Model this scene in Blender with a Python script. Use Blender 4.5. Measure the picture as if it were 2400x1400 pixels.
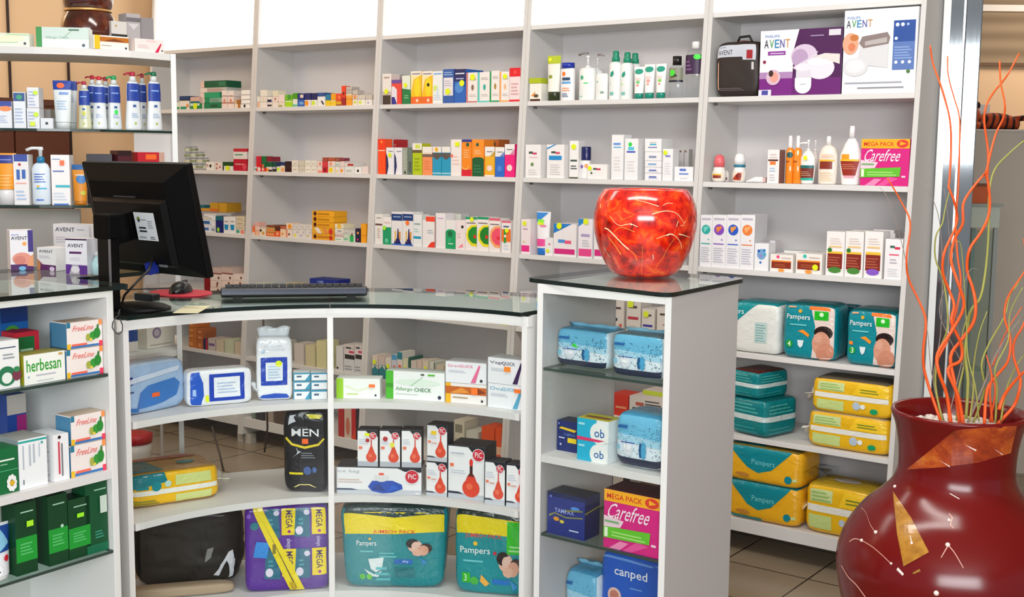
import bpy, bmesh, math, random
from mathutils import Vector, Matrix, noise
random.seed(11)
for _o in list(bpy.data.objects): bpy.data.objects.remove(_o)
SC = bpy.context.scene; COL = SC.collection

# ---------------------------------------------------------------- camera
FOC, PITCH, ROLL, EYE = 2799.12, 0.1181932, 0.0108122, 1.5      # focal length in pixels of a 2400 wide frame
CAM = Vector((0, 0, EYE))
FW = Vector((0, math.cos(PITCH), -math.sin(PITCH)))
_r, _u = Vector((1, 0, 0)), Vector((0, math.sin(PITCH), math.cos(PITCH)))
RT = math.cos(ROLL)*_r + math.sin(ROLL)*_u
UP = -math.sin(ROLL)*_r + math.cos(ROLL)*_u
cd = bpy.data.cameras.new('camera'); cam = bpy.data.objects.new('camera', cd); COL.objects.link(cam)
cam.matrix_world = Matrix(((RT.x, UP.x, -FW.x, CAM.x), (RT.y, UP.y, -FW.y, CAM.y), (RT.z, UP.z, -FW.z, CAM.z), (0, 0, 0, 1)))
cd.sensor_width = 36; cd.lens = 36*FOC/2400; cd.clip_start = 0.05; cd.clip_end = 100
SC.camera = cam
# ---------------------------------------------------------------- view, world, lights
SC.view_settings.view_transform = 'Standard'; SC.view_settings.look = 'None'
SC.view_settings.gamma = 1; SC.view_settings.use_curve_mapping = False
SC.view_settings.exposure = 0.08
w = bpy.data.worlds.new('world'); SC.world = w; w.use_nodes = True
w.node_tree.nodes['Background'].inputs[0].default_value = (0.86, 0.93, 1.0, 1)
w.node_tree.nodes['Background'].inputs[1].default_value = 0.48
def area(name, loc, target, sx, sy, power, col=(1, 1, 1)):
    l = bpy.data.lights.new(name, 'AREA'); l.shape = 'RECTANGLE'; l.size = sx; l.size_y = sy; l.energy = power; l.color = col
    o = bpy.data.objects.new(name, l); COL.objects.link(o); o.location = loc
    o.rotation_euler = (Vector(target)-Vector(loc)).to_track_quat('-Z', 'Y').to_euler()
    return o
area('shop_window_daylight', (-0.1, -2.4, 2.0), (0.6, 4.5, 1.2), 3.8, 0.95, 205, (0.95, 0.98, 1.0))
area('ceiling_light_front', (0.1, 2.55, 2.93), (0.5, 4.0, 0.6), 2.0, 0.5, 52, (1.0, 0.97, 0.92))
area('ceiling_light_rear', (-1.6, 4.3, 2.93), (-1.6, 4.4, 0), 1.6, 0.4, 14, (1.0, 0.95, 0.88))
area('ceiling_light_next_room', (3.2, 6.4, 2.8), (3.0, 6.6, 0), 1.5, 0.6, 27, (1.0, 0.86, 0.7))
area('ceiling_light_left', (-3.4, 4.8, 2.8), (-3.0, 6.5, 1.2), 1.2, 0.5, 21, (1.0, 0.82, 0.62))

# ---------------------------------------------------------------- plan of the shop: u along the shelf wall, v towards the shopper
UX = Vector((0.80461574, -0.59379585, 0)); VX = Vector((-0.59379585, -0.80461574, 0)); ORG = Vector((2.453001, 3.32390874, 0))
NB = -VX
def uvz(u, v, z=0.0): return ORG + UX*u + VX*v + Vector((0, 0, z))
RZ = math.atan2(UX.y, UX.x)
def proj(P):
    d = P-CAM
    return 1200+FOC*d.dot(RT)/d.dot(FW), 700-FOC*d.dot(UP)/d.dot(FW)
def ray(x, y): return FW + RT*((x-1200)/FOC) - UP*((y-700)/FOC)
def at(x, y, d): return CAM + ray(x, y)*d
def atz(x, y, z):
    r = ray(x, y); return CAM + r*((z-EYE)/r.z)
def solve_t(O, d, x):
    P = O-CAM
    return ((x-1200)*P.dot(FW)-FOC*P.dot(RT))/(FOC*d.dot(RT)-(x-1200)*d.dot(FW))
def height(P, y):
    q = P-CAM
    return -(FOC*q.dot(UP)+(y-700)*q.dot(FW))/(FOC*UP.z+(y-700)*FW.z)

# ---------------------------------------------------------------- materials
def lin(h):
    h = h.lstrip('#'); c = [int(h[i:i+2], 16)/255 for i in (0, 2, 4)]
    return tuple(x/12.92 if x <= 0.04045 else ((x+0.055)/1.055)**2.4 for x in c)
_M = {}
def M(col, rough=0.45, metal=0.0, coat=0.0, vary=0.04, spec=0.5):
    k = (col, rough, metal, coat, vary, spec)
    if k in _M: return _M[k]
    m = bpy.data.materials.new('paint_'+col.strip('#')); m.use_nodes = True; n = m.node_tree; b = n.nodes['Principled BSDF']
    b.inputs['Base Color'].default_value = lin(col)+(1,); b.inputs['Roughness'].default_value = rough
    b.inputs['Specular IOR Level'].default_value = spec; b.inputs['Metallic'].default_value = metal; b.inputs['Coat Weight'].default_value = coat
    if vary:
        t = n.nodes.new('ShaderNodeTexNoise'); t.inputs['Scale'].default_value = 9; r = n.nodes.new('ShaderNodeMapRange')
        r.inputs['To Min'].default_value = max(0.02, rough-vary); r.inputs['To Max'].default_value = rough+vary
        n.links.new(t.outputs['Fac'], r.inputs['Value']); n.links.new(r.outputs['Result'], b.inputs['Roughness'])
    if rough == 0.22:      # plastic film of soft packs: fine wrinkles
        t2 = n.nodes.new('ShaderNodeTexNoise'); t2.inputs['Scale'].default_value = 22; t2.inputs['Detail'].default_value = 3; t2.inputs['Distortion'].default_value = 1.5
        bp = n.nodes.new('ShaderNodeBump'); bp.inputs['Strength'].default_value = 0.35; bp.inputs['Distance'].default_value = 0.012
        tc = n.nodes.new('ShaderNodeTexCoord'); n.links.new(tc.outputs['Object'], t2.inputs[0]); n.links.new(t2.outputs['Fac'], bp.inputs['Height']); n.links.new(bp.outputs[0], b.inputs['Normal'])
    _M[k] = m; return m
def nodemat(name):
    m = bpy.data.materials.new(name); m.use_nodes = True; return m, m.node_tree, m.node_tree.nodes['Principled BSDF']
def glass(name, tint, rough=0.02, ior=1.5):
    m = bpy.data.materials.new(name); m.use_nodes = True; n = m.node_tree; n.nodes.clear()
    o = n.nodes.new('ShaderNodeOutputMaterial'); mx = n.nodes.new('ShaderNodeMixShader'); f = n.nodes.new('ShaderNodeFresnel'); f.inputs['IOR'].default_value = ior
    t = n.nodes.new('ShaderNodeBsdfTransparent'); t.inputs[0].default_value = tuple(tint)+(1,); g = n.nodes.new('ShaderNodeBsdfGlossy'); g.inputs['Roughness'].default_value = rough
    gm = n.nodes.new('ShaderNodeNewGeometry'); ml = n.nodes.new('ShaderNodeMath'); ml.operation = 'SUBTRACT'; ml.inputs[0].default_value = 1
    m2 = n.nodes.new('ShaderNodeMath'); m2.operation = 'MULTIPLY'; n.links.new(gm.outputs['Backfacing'], ml.inputs[1]); n.links.new(ml.outputs[0], m2.inputs[0]); n.links.new(f.outputs[0], m2.inputs[1])
    n.links.new(m2.outputs[0], mx.inputs[0]); n.links.new(t.outputs[0], mx.inputs[1]); n.links.new(g.outputs[0], mx.inputs[2]); n.links.new(mx.outputs[0], o.inputs[0])
    return m
GLASS = glass('clear_glass', (0.97, 0.985, 0.98)); GLASS_G = glass('green_shelf_glass', (0.80, 0.90, 0.87)); GLASS_TOP = glass('counter_glass', (0.92, 0.965, 0.95), 0.015, 1.75)
PLASTIC = glass('clear_plastic', (0.95, 0.97, 0.98), 0.1)
GEDGE = M('#0b1a18', 0.15)
WHITE = M('#e6e6e4', 0.42); LAM = M('#dedcda', 0.5); GREYP = M('#cfcdcc', 0.55)
def emit(name, col, s):
    m = bpy.data.materials.new(name); m.use_nodes = True; b = m.node_tree.nodes['Principled BSDF']
    b.inputs['Base Color'].default_value = lin(col)+(1,); b.inputs['Emission Color'].default_value = lin(col)+(1,); b.inputs['Emission Strength'].default_value = s; return m

# ---------------------------------------------------------------- mesh building
class MB:
    def __init__(s): s.bm = bmesh.new(); s.mats = []
    def mi(s, m):
        if m not in s.mats: s.mats.append(m)
        return s.mats.index(m)
    def face(s, pts, m, smooth=False):
        f = s.bm.faces.new([s.bm.verts.new(p) for p in pts]); f.material_index = s.mi(m); f.smooth = smooth; return f
    def grid(s, rows, m, close=False, smooth=True):
        V = [[s.bm.verts.new(p) for p in r] for r in rows]; k = s.mi(m)
        for i in range(len(V)-1):
            n = len(V[i])
            for j in range(n if close else n-1):
                a, b, c, d = V[i][j], V[i][(j+1) % n], V[i+1][(j+1) % n], V[i+1][j]
                f = s.bm.faces.new((a, b, c, d)); f.material_index = k; f.smooth = smooth
        return V
    def box(s, x0, x1, y0, y1, z0, z1, m, top=None, side=None, back=None):
        v = [s.bm.verts.new(p) for p in ((x0, y0, z0), (x1, y0, z0), (x1, y1, z0), (x0, y1, z0), (x0, y0, z1), (x1, y0, z1), (x1, y1, z1), (x0, y1, z1))]
        for ix, mm in (((0, 1, 5, 4), m), ((1, 2, 6, 5), side or m), ((2, 3, 7, 6), back or m), ((3, 0, 4, 7), side or m), ((4, 5, 6, 7), top or m), ((3, 2, 1, 0), m)):
            f = s.bm.faces.new([v[i] for i in ix]); f.material_index = s.mi(mm)
    def prism(s, pts, h0, h1, m, axis=2, edge=None):
        def P(p, h): return (p[0], p[1], h) if axis == 2 else ((h, p[0], p[1]) if axis == 0 else (p[0], h, p[1]))
        a = [s.bm.verts.new(P(p, h0)) for p in pts]; b = [s.bm.verts.new(P(p, h1)) for p in pts]; n = len(pts)
        k = s.mi(m); e = s.mi(edge or m)
        f = s.bm.faces.new(a[::-1]); f.material_index = k; f = s.bm.faces.new(b); f.material_index = k
        for i in range(n):
            f = s.bm.faces.new((a[i], a[(i+1) % n], b[(i+1) % n], b[i])); f.material_index = e
    def lathe(s, prof, m, seg=24, sx=1, sy=1, c=(0, 0), cap=True, smooth=True):
        rows = [[(c[0]+r*sx*math.cos(2*math.pi*j/seg), c[1]+r*sy*math.sin(2*math.pi*j/seg), z) for j in range(seg)] for r, z in prof]
        V = s.grid(rows, m, True, smooth)
        if cap:
            for ring, rev in ((V[0], True), (V[-1], False)):
                f = s.bm.faces.new(ring[::-1] if rev else ring); f.material_index = s.mi(m)
    def tube(s, pts, r, m, seg=8, r1=None):
        pts = [Vector(p) for p in pts]; rows = []; n = len(pts)
        for i, p in enumerate(pts):
            t = (pts[min(i+1, n-1)]-pts[max(i-1, 0)]).normalized()
            if i == 0: x = t.cross(Vector((0.13, 0.2, 1)) if abs(t.z) < 0.8 else Vector((1, 0.1, 0))).normalized()
            else: x = (x-t*x.dot(t)).normalized()
            y = t.cross(x); rr = r if r1 is None else r+(r1-r)*i/(n-1)
            rows.append([p+(x*math.cos(2*math.pi*j/seg)+y*math.sin(2*math.pi*j/seg))*rr for j in range(seg)])
        V = s.grid(rows, m, True)
        for ring in (V[0], V[-1]):
            try: f = s.bm.faces.new(ring); f.material_index = s.mi(m)
            except ValueError: pass
    def build(s, name, parent=None, loc=None, rz=0.0, bevel=0):
        bmesh.ops.recalc_face_normals(s.bm, faces=s.bm.faces[:]) if not getattr(s, 'keep', False) else None
        me = bpy.data.meshes.new(name); s.bm.to_mesh(me); s.bm.free()
        for m in s.mats: me.materials.append(m)
        o = bpy.data.objects.new(name, me); COL.objects.link(o)
        if parent: o.parent = parent
        if loc is not None: o.location = loc
        o.rotation_euler.z = rz
        if bevel:
            b = o.modifiers.new('bevel', 'BEVEL'); b.width = bevel; b.segments = 2; b.limit_method = 'ANGLE'
        return o
LABELS = {}
def tag(o, label, cat, group=None):
    for cut in (' from left', ' carton', ' with'):
        if len(label.split()) > 16: label = label.replace(cut, '' if cut == ' from left' else {' carton': ' box', ' with': ''}[cut], 1)
    if label in LABELS: print('DUPLICATE LABEL', label)
    nw = len(label.split())
    if nw < 4 or nw > 16: print('LABEL LENGTH', nw, label)
    LABELS[label] = o.name
    o['label'] = label; o['category'] = cat
    if group: o['group'] = group
    return o
def thing(name, label, cat, loc=(0, 0, 0), rz=0.0, group=None):
    o = bpy.data.objects.new(name, None); COL.objects.link(o); o.empty_display_size = 0.05
    o.location = loc; o.rotation_euler.z = rz
    return tag(o, label, cat, group)
def struct(o): o['kind'] = 'structure'; return o

# ---------------------------------------------------------------- printing: flat shapes and lettering laid on a surface
_T = {}
def text_mesh(s):
    if s in _T: return _T[s]
    bold = s.startswith('*')
    cu = bpy.data.curves.new('lettering', 'FONT'); cu.body = s.lstrip('*'); cu.resolution_u = 2; cu.offset = 0.009 if bold else 0.003
    ob = bpy.data.objects.new('lettering', cu); COL.objects.link(ob)
    bpy.context.view_layer.update(); dg = bpy.context.evaluated_depsgraph_get()
    me = bpy.data.meshes.new_from_object(ob.evaluated_get(dg))
    tb = bmesh.new(); tb.from_mesh(me); bmesh.ops.triangulate(tb, faces=tb.faces[:]); tb.to_mesh(me); tb.free()
    vs = [(v.co.x, v.co.y) for v in me.vertices]; fs = [tuple(p.vertices) for p in me.polygons]
    bpy.data.objects.remove(ob); bpy.data.curves.remove(cu); bpy.data.meshes.remove(me)
    x0 = min(v[0] for v in vs); x1 = max(v[0] for v in vs); y0 = min(v[1] for v in vs); y1 = max(v[1] for v in vs)
    _T[s] = ([((x-x0)/(x1-x0), (y-y0)/(y1-y0)) for x, y in vs], fs); return _T[s]
def shape_geo(sh, asp):
    k = sh[0]
    if k == 'r': _, a, b, c, d, col = sh; return [(a, b), (c, b), (c, d), (a, d)], [(0, 1, 2, 3)], col
    if k == 'p': return list(sh[1]), [tuple(range(len(sh[1])))], sh[2]
    if k == 'c': _, cx, cy, r, col = sh; n = 20; return [(cx+r*math.cos(2*math.pi*i/n), cy+r*asp*math.sin(2*math.pi*i/n)) for i in range(n)], [tuple(range(n))], col
    if k == 'e': _, cx, cy, rx, ry, col = sh; n = 20; return [(cx+rx*math.cos(2*math.pi*i/n), cy+ry*math.sin(2*math.pi*i/n)) for i in range(n)], [tuple(range(n))], col
    if k == 't':
        _, s, a, b, c, d, col = sh[:7]; she = sh[7] if len(sh) > 7 else 0; rot = sh[8] if len(sh) > 8 else 0
        vs, fs = text_mesh(s)
        if rot: vs = [(y, 1-x) for x, y in vs]
        return [(a+(c-a)*(x+she*y), b+(d-b)*y) for x, y in vs], fs, col
    if k == 'l':
        _, a, b, c, d, n, col = sh; vs = []; fs = []; st = (d-b)/n
        for i in range(n):
            y = b+st*i; e = c-(c-a)*(0.28*((i*37) % 5)/5); q = len(vs)
            vs += [(a, y), (e, y), (e, y+st*0.45), (a, y+st*0.45)]; fs.append((q, q+1, q+2, q+3))
        return vs, fs, col
def decals(mb, shapes, asp, fn, cuts=0, eps=0.0005, step=0.00022, rough=0.4):
    shapes = list(shapes); step = min(step, 0.0035/max(1, len(shapes)))
    for i, sh in enumerate(shapes):
        vs, fs, col = shape_geo(sh, asp)
        m = M(col, rough) if isinstance(col, str) else col
        e = eps+step*i
        if cuts:
            b = bmesh.new(); bv = [b.verts.new((x, y, 0)) for x, y in vs]
            for f in fs:
                try: b.faces.new([bv[q] for q in f])
                except ValueError: pass
            xs = [v[0] for v in vs]; ys = [v[1] for v in vs]
            for ax, lo, hi in ((0, min(xs), max(xs)), (1, min(ys), max(ys))):
                for q in range(1, cuts):
                    if lo < q/cuts < hi:
                        co = [0, 0, 0]; co[ax] = q/cuts; no = [0, 0, 0]; no[ax] = 1
                        bmesh.ops.bisect_plane(b, geom=b.verts[:]+b.edges[:]+b.faces[:], plane_co=co, plane_no=no)
            b.verts.index_update(); vs = [(v.co.x, v.co.y) for v in b.verts]; fs = [[v.index for v in f.verts] for f in b.faces]; b.free()
        V = [mb.bm.verts.new(fn(x, y, e)) for x, y in vs]; k = mb.mi(m)
        for f in fs:
            try: q = mb.bm.faces.new([V[j] for j in f]); q.material_index = k
            except ValueError: pass

# ---------------------------------------------------------------- goods
class Ctx: pass
C = Ctx()
ORD = ['first', 'second', 'third', 'fourth', 'fifth', 'sixth', 'seventh', 'eighth', 'ninth', 'tenth', 'eleventh', 'twelfth', 'thirteenth', 'fourteenth', 'fifteenth', 'sixteenth', 'seventeenth', 'eighteenth', 'nineteenth', 'twentieth', 'twenty-first', 'twenty-second', 'twenty-third', 'twenty-fourth']
def on(O, d, z, place, group=None):
    C.O = Vector((O[0], O[1], 0)); C.d = d.normalized(); C.n = Vector((-d.y, d.x, 0)).normalized(); C.z = z; C.place = place; C.i = 0; C.lim = None; C.group = group or ('goods on the '+place); C.rz = math.atan2(d.y, d.x)
def spot(x0, x1, yt, inset=0.012, z=None):
    z = C.z if z is None else z
    O = C.O + C.n*inset + Vector((0, 0, z)); t0 = solve_t(O, C.d, x0); t1 = solve_t(O, C.d, x1)
    if C.lim: t0 = min(max(t0, C.lim[0]), C.lim[1]-0.02); t1 = max(min(t1, C.lim[1]), C.lim[0]+0.02)
    P = O + C.d*((t0+t1)/2); return P, abs(t1-t0), height(P, yt)
def lab(desc, full=None):
    if full: return full
    s = '%s, %s from left, %s' % (desc, ORD[C.i] if C.i < len(ORD) else str(C.i), C.place); C.i += 1; return s
def stickers(parent, shapes, w, h, y, fn=None):
    for sh in shapes:
        if sh[0] != 's': continue
        mb = MB(); _, cx, cy, r, col = sh[:5]; g = fn or (lambda x, yy, e: ((x-0.5)*w, y-e, yy*h))
        if len(sh) > 5: decals(mb, [('r', cx-r, cy-sh[5], cx+r, cy+sh[5], col)], w/h, g, eps=0.0045)
        else: decals(mb, [('c', cx, cy, r, col)], w/h, g, eps=0.0045)
        st = mb.build('price_sticker', parent)
def carton_at(P, rz, w, d, h, label, bg, shapes=(), cat='box', name='medicine_box', group=None, side=None, top=None, sideshapes=(), topshapes=(), rot=0.0, left=()):
    mb = MB(); s = M(side) if side else M(bg); t = M(top) if top else None
    mb.box(-w/2, w/2, 0, d, 0, h, M(bg), t, s)
    if w > 0.07:
        for y, z in ((0.0, h), ): pass
    decals(mb, [q for q in shapes if q[0] != 's'], w/h, lambda x, y, e: ((x-0.5)*w, -e, y*h))
    decals(mb, sideshapes, d/h, lambda x, y, e: (w/2+e, x*d, y*h)); decals(mb, left, d/h, lambda x, y, e: (-w/2-e, d-x*d, y*h))
    decals(mb, topshapes, w/d, lambda x, y, e: ((x-0.5)*w, y*d, h+e))
    mb.keep = True
    o = mb.build(name, None, P, rz+rot); tag(o, label, cat, group); stickers(o, shapes, w, h, 0); return o
def carton(x0, x1, yt, desc, bg, shapes=(), dep=None, inset=0.012, full=None, z=None, rot=None, gap=0.0006, **k):
    P, w, h = spot(x0, x1, yt, inset, z)
    w -= gap*2; d = dep or min(0.11, max(0.035, w*1.1)); h = max(h, 0.008)
    rot = random.uniform(-0.02, 0.02) if rot is None else rot
    o = carton_at(P, C.rz, w, d, h, lab(desc, full), bg, shapes, group=k.pop('group', C.group), rot=rot, **k); C.top = P.z+h+0.0012; return o
def stack(x0, x1, layers, dep=None, inset=0.012):
    z = C.z; n = len(layers); st = C.i
    for j, L in enumerate(layers):
        yt, desc, bg = L[:3]; sh = L[3] if len(L) > 3 else (); k = dict(L[4]) if len(L) > 4 else {}
        a, b = k.pop('x', (x0, x1))
        P, w, h = spot(a, b, yt, inset, z)
        lev = {0: 'lowest', n-1: 'topmost'}.get(j, '%s up' % ORD[j]) if n > 1 else 'single'
        ful = '%s, %s, %s stack from left, %s' % (desc, lev, ORD[st] if st < len(ORD) else st, C.place)
        d = dep or min(0.10, max(0.035, w*1.3)); h = max(h, 0.006)
        carton_at(P, C.rz, max(w-0.0012, 0.006), d, h-0.0006, ful, bg, sh, group=C.group, rot=random.uniform(-0.025, 0.025), **k); z = P.z+h+0.0006
    C.i += 1; C.top = z
def lines(col='#9a9a9e', a=0.14, b=0.1, c=0.86, d=0.4, n=4): return ('l', a, b, c, d, n, col)
def bottle(x0, x1, yt, desc, prof, mats, labelspec=None, full=None, inset=0.03, flat=0.7, name='lotion_bottle', z=None, seg=24, group=None, caps=(), cat='bottle', yaw=0.0):
    # prof: list of (radius fraction, height fraction); caps: list of (part name, profile, material)
    P, w, h = spot(x0, x1, yt, inset, z); R = w/2
    P = P + C.n*(R*flat)
    e = thing(name, lab(desc, full), cat, P, C.rz+yaw, group or C.group)
    mb = MB(); mb.lathe([(r*R, zz*h) for r, zz in prof], mats, seg, 1, flat); mb.build('body', e)
    for cn, cp, cm in caps:
        mb = MB(); mb.lathe([(r*R, zz*h) for r, zz in cp], cm, 16, 1, max(flat, 0.85)); mb.build(cn, e)
    if labelspec:
        z0, z1, bg, shapes = labelspec[:4]; span = labelspec[4] if len(labelspec) > 4 else 2.2
        def rad(zz):
            for (ra, za), (rb, zb) in zip(prof, prof[1:]):
                if za <= zz <= zb and zb > za: return ra+(rb-ra)*(zz-za)/(zb-za)
            return prof[0][0]
        def fn(x, y, ee):
            a = -math.pi/2+(x-0.5)*span; zz = z0+(z1-z0)*y; r = rad(zz)*R+0.0012+ee
            return (r*math.cos(a), r*flat*math.sin(a)-ee*0.3, zz*h)
        mb = MB(); n = 12; ny = 8
        if bg: mb.grid([[fn(i/n, j/ny, 0) for i in range(n+1)] for j in range(ny+1)], M(bg))
        decals(mb, [q for q in shapes if q[0] != 's'], span*R/((z1-z0)*h), fn, 14); mb.build('label', e)
        stickers(e, shapes, 1, 1, 0, fn)
    return e
def pump_caps(z0, col, r=0.28):
    m = M(col, 0.35)
    return [('pump_collar', [(r, z0), (r, z0+0.05), (r*0.45, z0+0.06)], m), ('pump_stem', [(r*0.35, z0+0.05), (r*0.35, 0.97)], m), ('pump_head', [(r*0.2, 0.93), (r*0.75, 0.94), (r*0.75, 0.985), (r*0.3, 1.0)], m)]
def spout(e, w, h, z, col, left=True, ln=0.7):
    mb = MB(); s = -1 if left else 1
    mb.tube([(0, 0, z*h), (s*w*ln*0.6, -0.002, z*h), (s*w*ln, -0.002, z*h-w*0.12)], w*0.09, M(col, 0.35), 6); mb.build('pump_spout', e)
def squeeze_tube(x0, x1, yt, desc, bg, shapes, cap, capfrac=0.16, full=None, inset=0.02, name='cream_tube', top=None, up=True, group=None):
    P, w, h = spot(x0, x1, yt, inset); R = w/2; P = P+C.n*(R*0.7)
    e = thing(name, lab(desc, full), 'tube', P, C.rz, group or C.group)
    def fn(x, y, ee, full=False):
        f = capfrac+(1-capfrac)*y; rx = R*(0.80+0.2*y); ry = R*0.62*(1-y)**0.8+0.0012
        a = -math.pi+math.pi*x if not full else 2*math.pi*x
        return (rx*math.cos(a), (ry+ee)*math.sin(a), f*h)
    mb = MB(); mb.grid([[fn(i/24, j/10, 0, True) for i in range(24)] for j in range(11)], M(bg), True); mb.keep = True
    decals(mb, [q for q in shapes if q[0] != 's'], 1.2*R*2/h, fn, 12, 0.0012); mb.build('body', e)
    stickers(e, shapes, 1, 1, 0, fn)
    mb = MB(); mb.lathe([(R*0.74, 0), (R*0.76, capfrac*h*0.9), (R*0.7, capfrac*h)], M(cap, 0.3), 20, 1, 0.8); mb.build('cap', e); return e
def pack_at(P, rz, w, d, h, label, bg, shapes=(), name='diaper_pack', cat='pack', group=None, n=8.0, amp=0.02, top=None, seam=None, topshapes=(), sideshapes=(), mat=None, fin=0, finmat=None, leftshapes=(), taper=0.0, rough=0.22, side_fin=0, freq=2.2):
    sd = random.random()*50; k = 20
    def mp(p, e=0.0):
        x, y, z = p; q = (abs(x)**n+abs(y)**n+abs(z)**n)**(1/n); v = Vector((x/q, y/q, z/q))
        dv = noise.noise(Vector((v.x*freq*w/0.25+sd, v.y*freq*d/0.25, v.z*freq*h/0.25)))*amp + 0.4*amp*noise.noise(Vector((v.x*7+sd, v.y*7, v.z*7)))
        s = 1+dv; tp = 1+taper*v.z
        o = Vector((v.x*w/2*s*tp, v.y*d/2*s, v.z*h/2*(1+dv*0.5)))
        nn = Vector((v.x**(n-1) if v.x > 0 else -abs(v.x)**(n-1), (abs(v.y)**(n-1))*(1 if v.y > 0 else -1), (abs(v.z)**(n-1))*(1 if v.z > 0 else -1)))
        if nn.length > 1e-6: o += nn.normalized()*e
        return (o.x, o.y+d/2, max(o.z, -h/2)+h/2)
    mb = MB(); m = mat or M(bg, rough, 0, 0.12, 0.04, 0.4); mt = M(top, rough) if top else m
    idx = [2*i/k-1 for i in range(k+1)]
    for fc, mm in ((lambda a, b: (a, -1, b), m), (lambda a, b: (-a, 1, b), m), (lambda a, b: (1, a, b), m), (lambda a, b: (-1, -a, b), m), (lambda a, b: (a, b, 1), mt), (lambda a, b: (a, -b, -1), m)):
        mb.grid([[mp(fc(a, b)) for a in idx] for b in idx], mm)
    bmesh.ops.remove_doubles(mb.bm, verts=mb.bm.verts[:], dist=1e-5)
    rq = rough
    decals(mb, [q for q in shapes if q[0] != 's'], w/h, lambda x, y, e: mp((2*x-1, -1, 2*y-1), e), 20, 0.0012, 0.0003, rq)
    decals(mb, topshapes, w/d, lambda x, y, e: mp((2*x-1, 2*y-1, 1), e), 20, 0.0012, 0.0003, rq)
    decals(mb, sideshapes, d/h, lambda x, y, e: mp((1, 2*x-1, 2*y-1), e), 20, 0.0012, 0.0003, rq)
    decals(mb, leftshapes, d/h, lambda x, y, e: mp((-1, 1-2*x, 2*y-1), e), 20, 0.0012, 0.0003, rq)
    o = mb.build(name, None, P, rz); tag(o, label, cat, group)
    stickers(o, shapes, 1, 1, 0, lambda x, y, e: mp((2*x-1, -1, 2*y-1), e))
    fm = finmat or m
    if fin:
        mb = MB(); rows = []
        for j in range(4):
            f = j/3; rows.append([((i/10-0.5)*w*(0.82+0.12*f), d/2+math.sin(i*1.7+sd)*0.006*f, h*0.985+fin*f*(1-0.12*math.sin(i*1.1+sd)*f)) for i in range(11)])
        mb.grid(rows, fm); f = mb.build('top_seal', o); f.modifiers.new('thick', 'SOLIDIFY').thickness = 0.0012
    if side_fin:
        s = 1 if side_fin > 0 else -1; a = abs(side_fin); mb = MB(); rows = []
        for j in range(5):
            f = j/4; rows.append([(s*(w/2*0.985+a*f), d*0.12+d*0.76*i/8, h*(0.5-(0.30+0.1*math.sin(i*1.9+sd))*0.5*f)+0.0 + h*0.16*math.sin(i*1.3+sd)*f) for i in range(9)])
        mb.grid(rows, fm); f = mb.build('end_seal', o); f.modifiers.new('thick', 'SOLIDIFY').thickness = 0.0012
    return o
def pack(x0, x1, yt, desc, bg, shapes=(), dep=0.12, inset=0.015, full=None, z=None, rot=0.0, group=None, **k):
    P, w, h = spot(x0, x1, yt, inset, z); o = pack_at(P, C.rz+rot, w, dep, h, lab(desc, full), bg, shapes, group=group or C.group, **k); C.top = P.z+h-0.004; return o

# ================================================================ room shell
def floor_mat():
    m, n, b = nodemat('beige_floor_tiles'); L = n.links
    tc = n.nodes.new('ShaderNodeTexCoord'); mp = n.nodes.new('ShaderNodeMapping'); mp.inputs['Location'].default_value = (1.60, 0.15, 0)
    br = n.nodes.new('ShaderNodeTexBrick'); br.offset = 0; br.inputs['Scale'].default_value = 1; br.inputs['Brick Width'].default_value = 0.33; br.inputs['Row Height'].default_value = 0.33
    br.inputs['Mortar Size'].default_value = 0.004; br.inputs['Mortar Smooth'].default_value = 0.2; br.inputs['Bias'].default_value = -0.4
    br.inputs['Color1'].default_value = lin('#a2927c')+(1,); br.inputs['Color2'].default_value = lin('#978570')+(1,); br.inputs['Mortar'].default_value = lin('#43352a')+(1,)
    nz = n.nodes.new('ShaderNodeTexNoise'); nz.inputs['Scale'].default_value = 3; mx = n.nodes.new('ShaderNodeMix'); mx.data_type = 'RGBA'; mx.blend_type = 'MULTIPLY'; mx.inputs[0].default_value = 0.25
    L.new(tc.outputs['Object'], mp.inputs[0]); L.new(mp.outputs[0], br.inputs[0]); L.new(mp.outputs[0], nz.inputs[0]); L.new(br.outputs[0], mx.inputs[6]); L.new(nz.outputs['Fac'], mx.inputs[7]); L.new(mx.outputs[2], b.inputs['Base Color'])
    b.inputs['Roughness'].default_value = 0.22; return m
mb = MB(); mb.box(-9, 5.5, -7.5, 9, -0.05, 0, floor_mat()); struct(mb.build('floor', None, ORG, RZ))
CREAM = M('#efc89c', 0.6); DARKW = M('#2c1712', 0.5)
mb = MB(); mb.box(-5.84, -1.36, 0.345, 0.40, 0, 2.98, M('#d8d2cc', 0.7)); struct(mb.build('wall_back', None, ORG, RZ))
mb = MB(); mb.box(-5.84, -5.76, -4.2, 0.40, 0, 2.98, CREAM); struct(mb.build('wall_left', None, ORG, RZ))
mb = MB(); mb.box(-9, 5.5, -6.3, 9, 2.98, 3.03, M('#e8e4de', 0.8)); struct(mb.build('ceiling', None, ORG, RZ))
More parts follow.
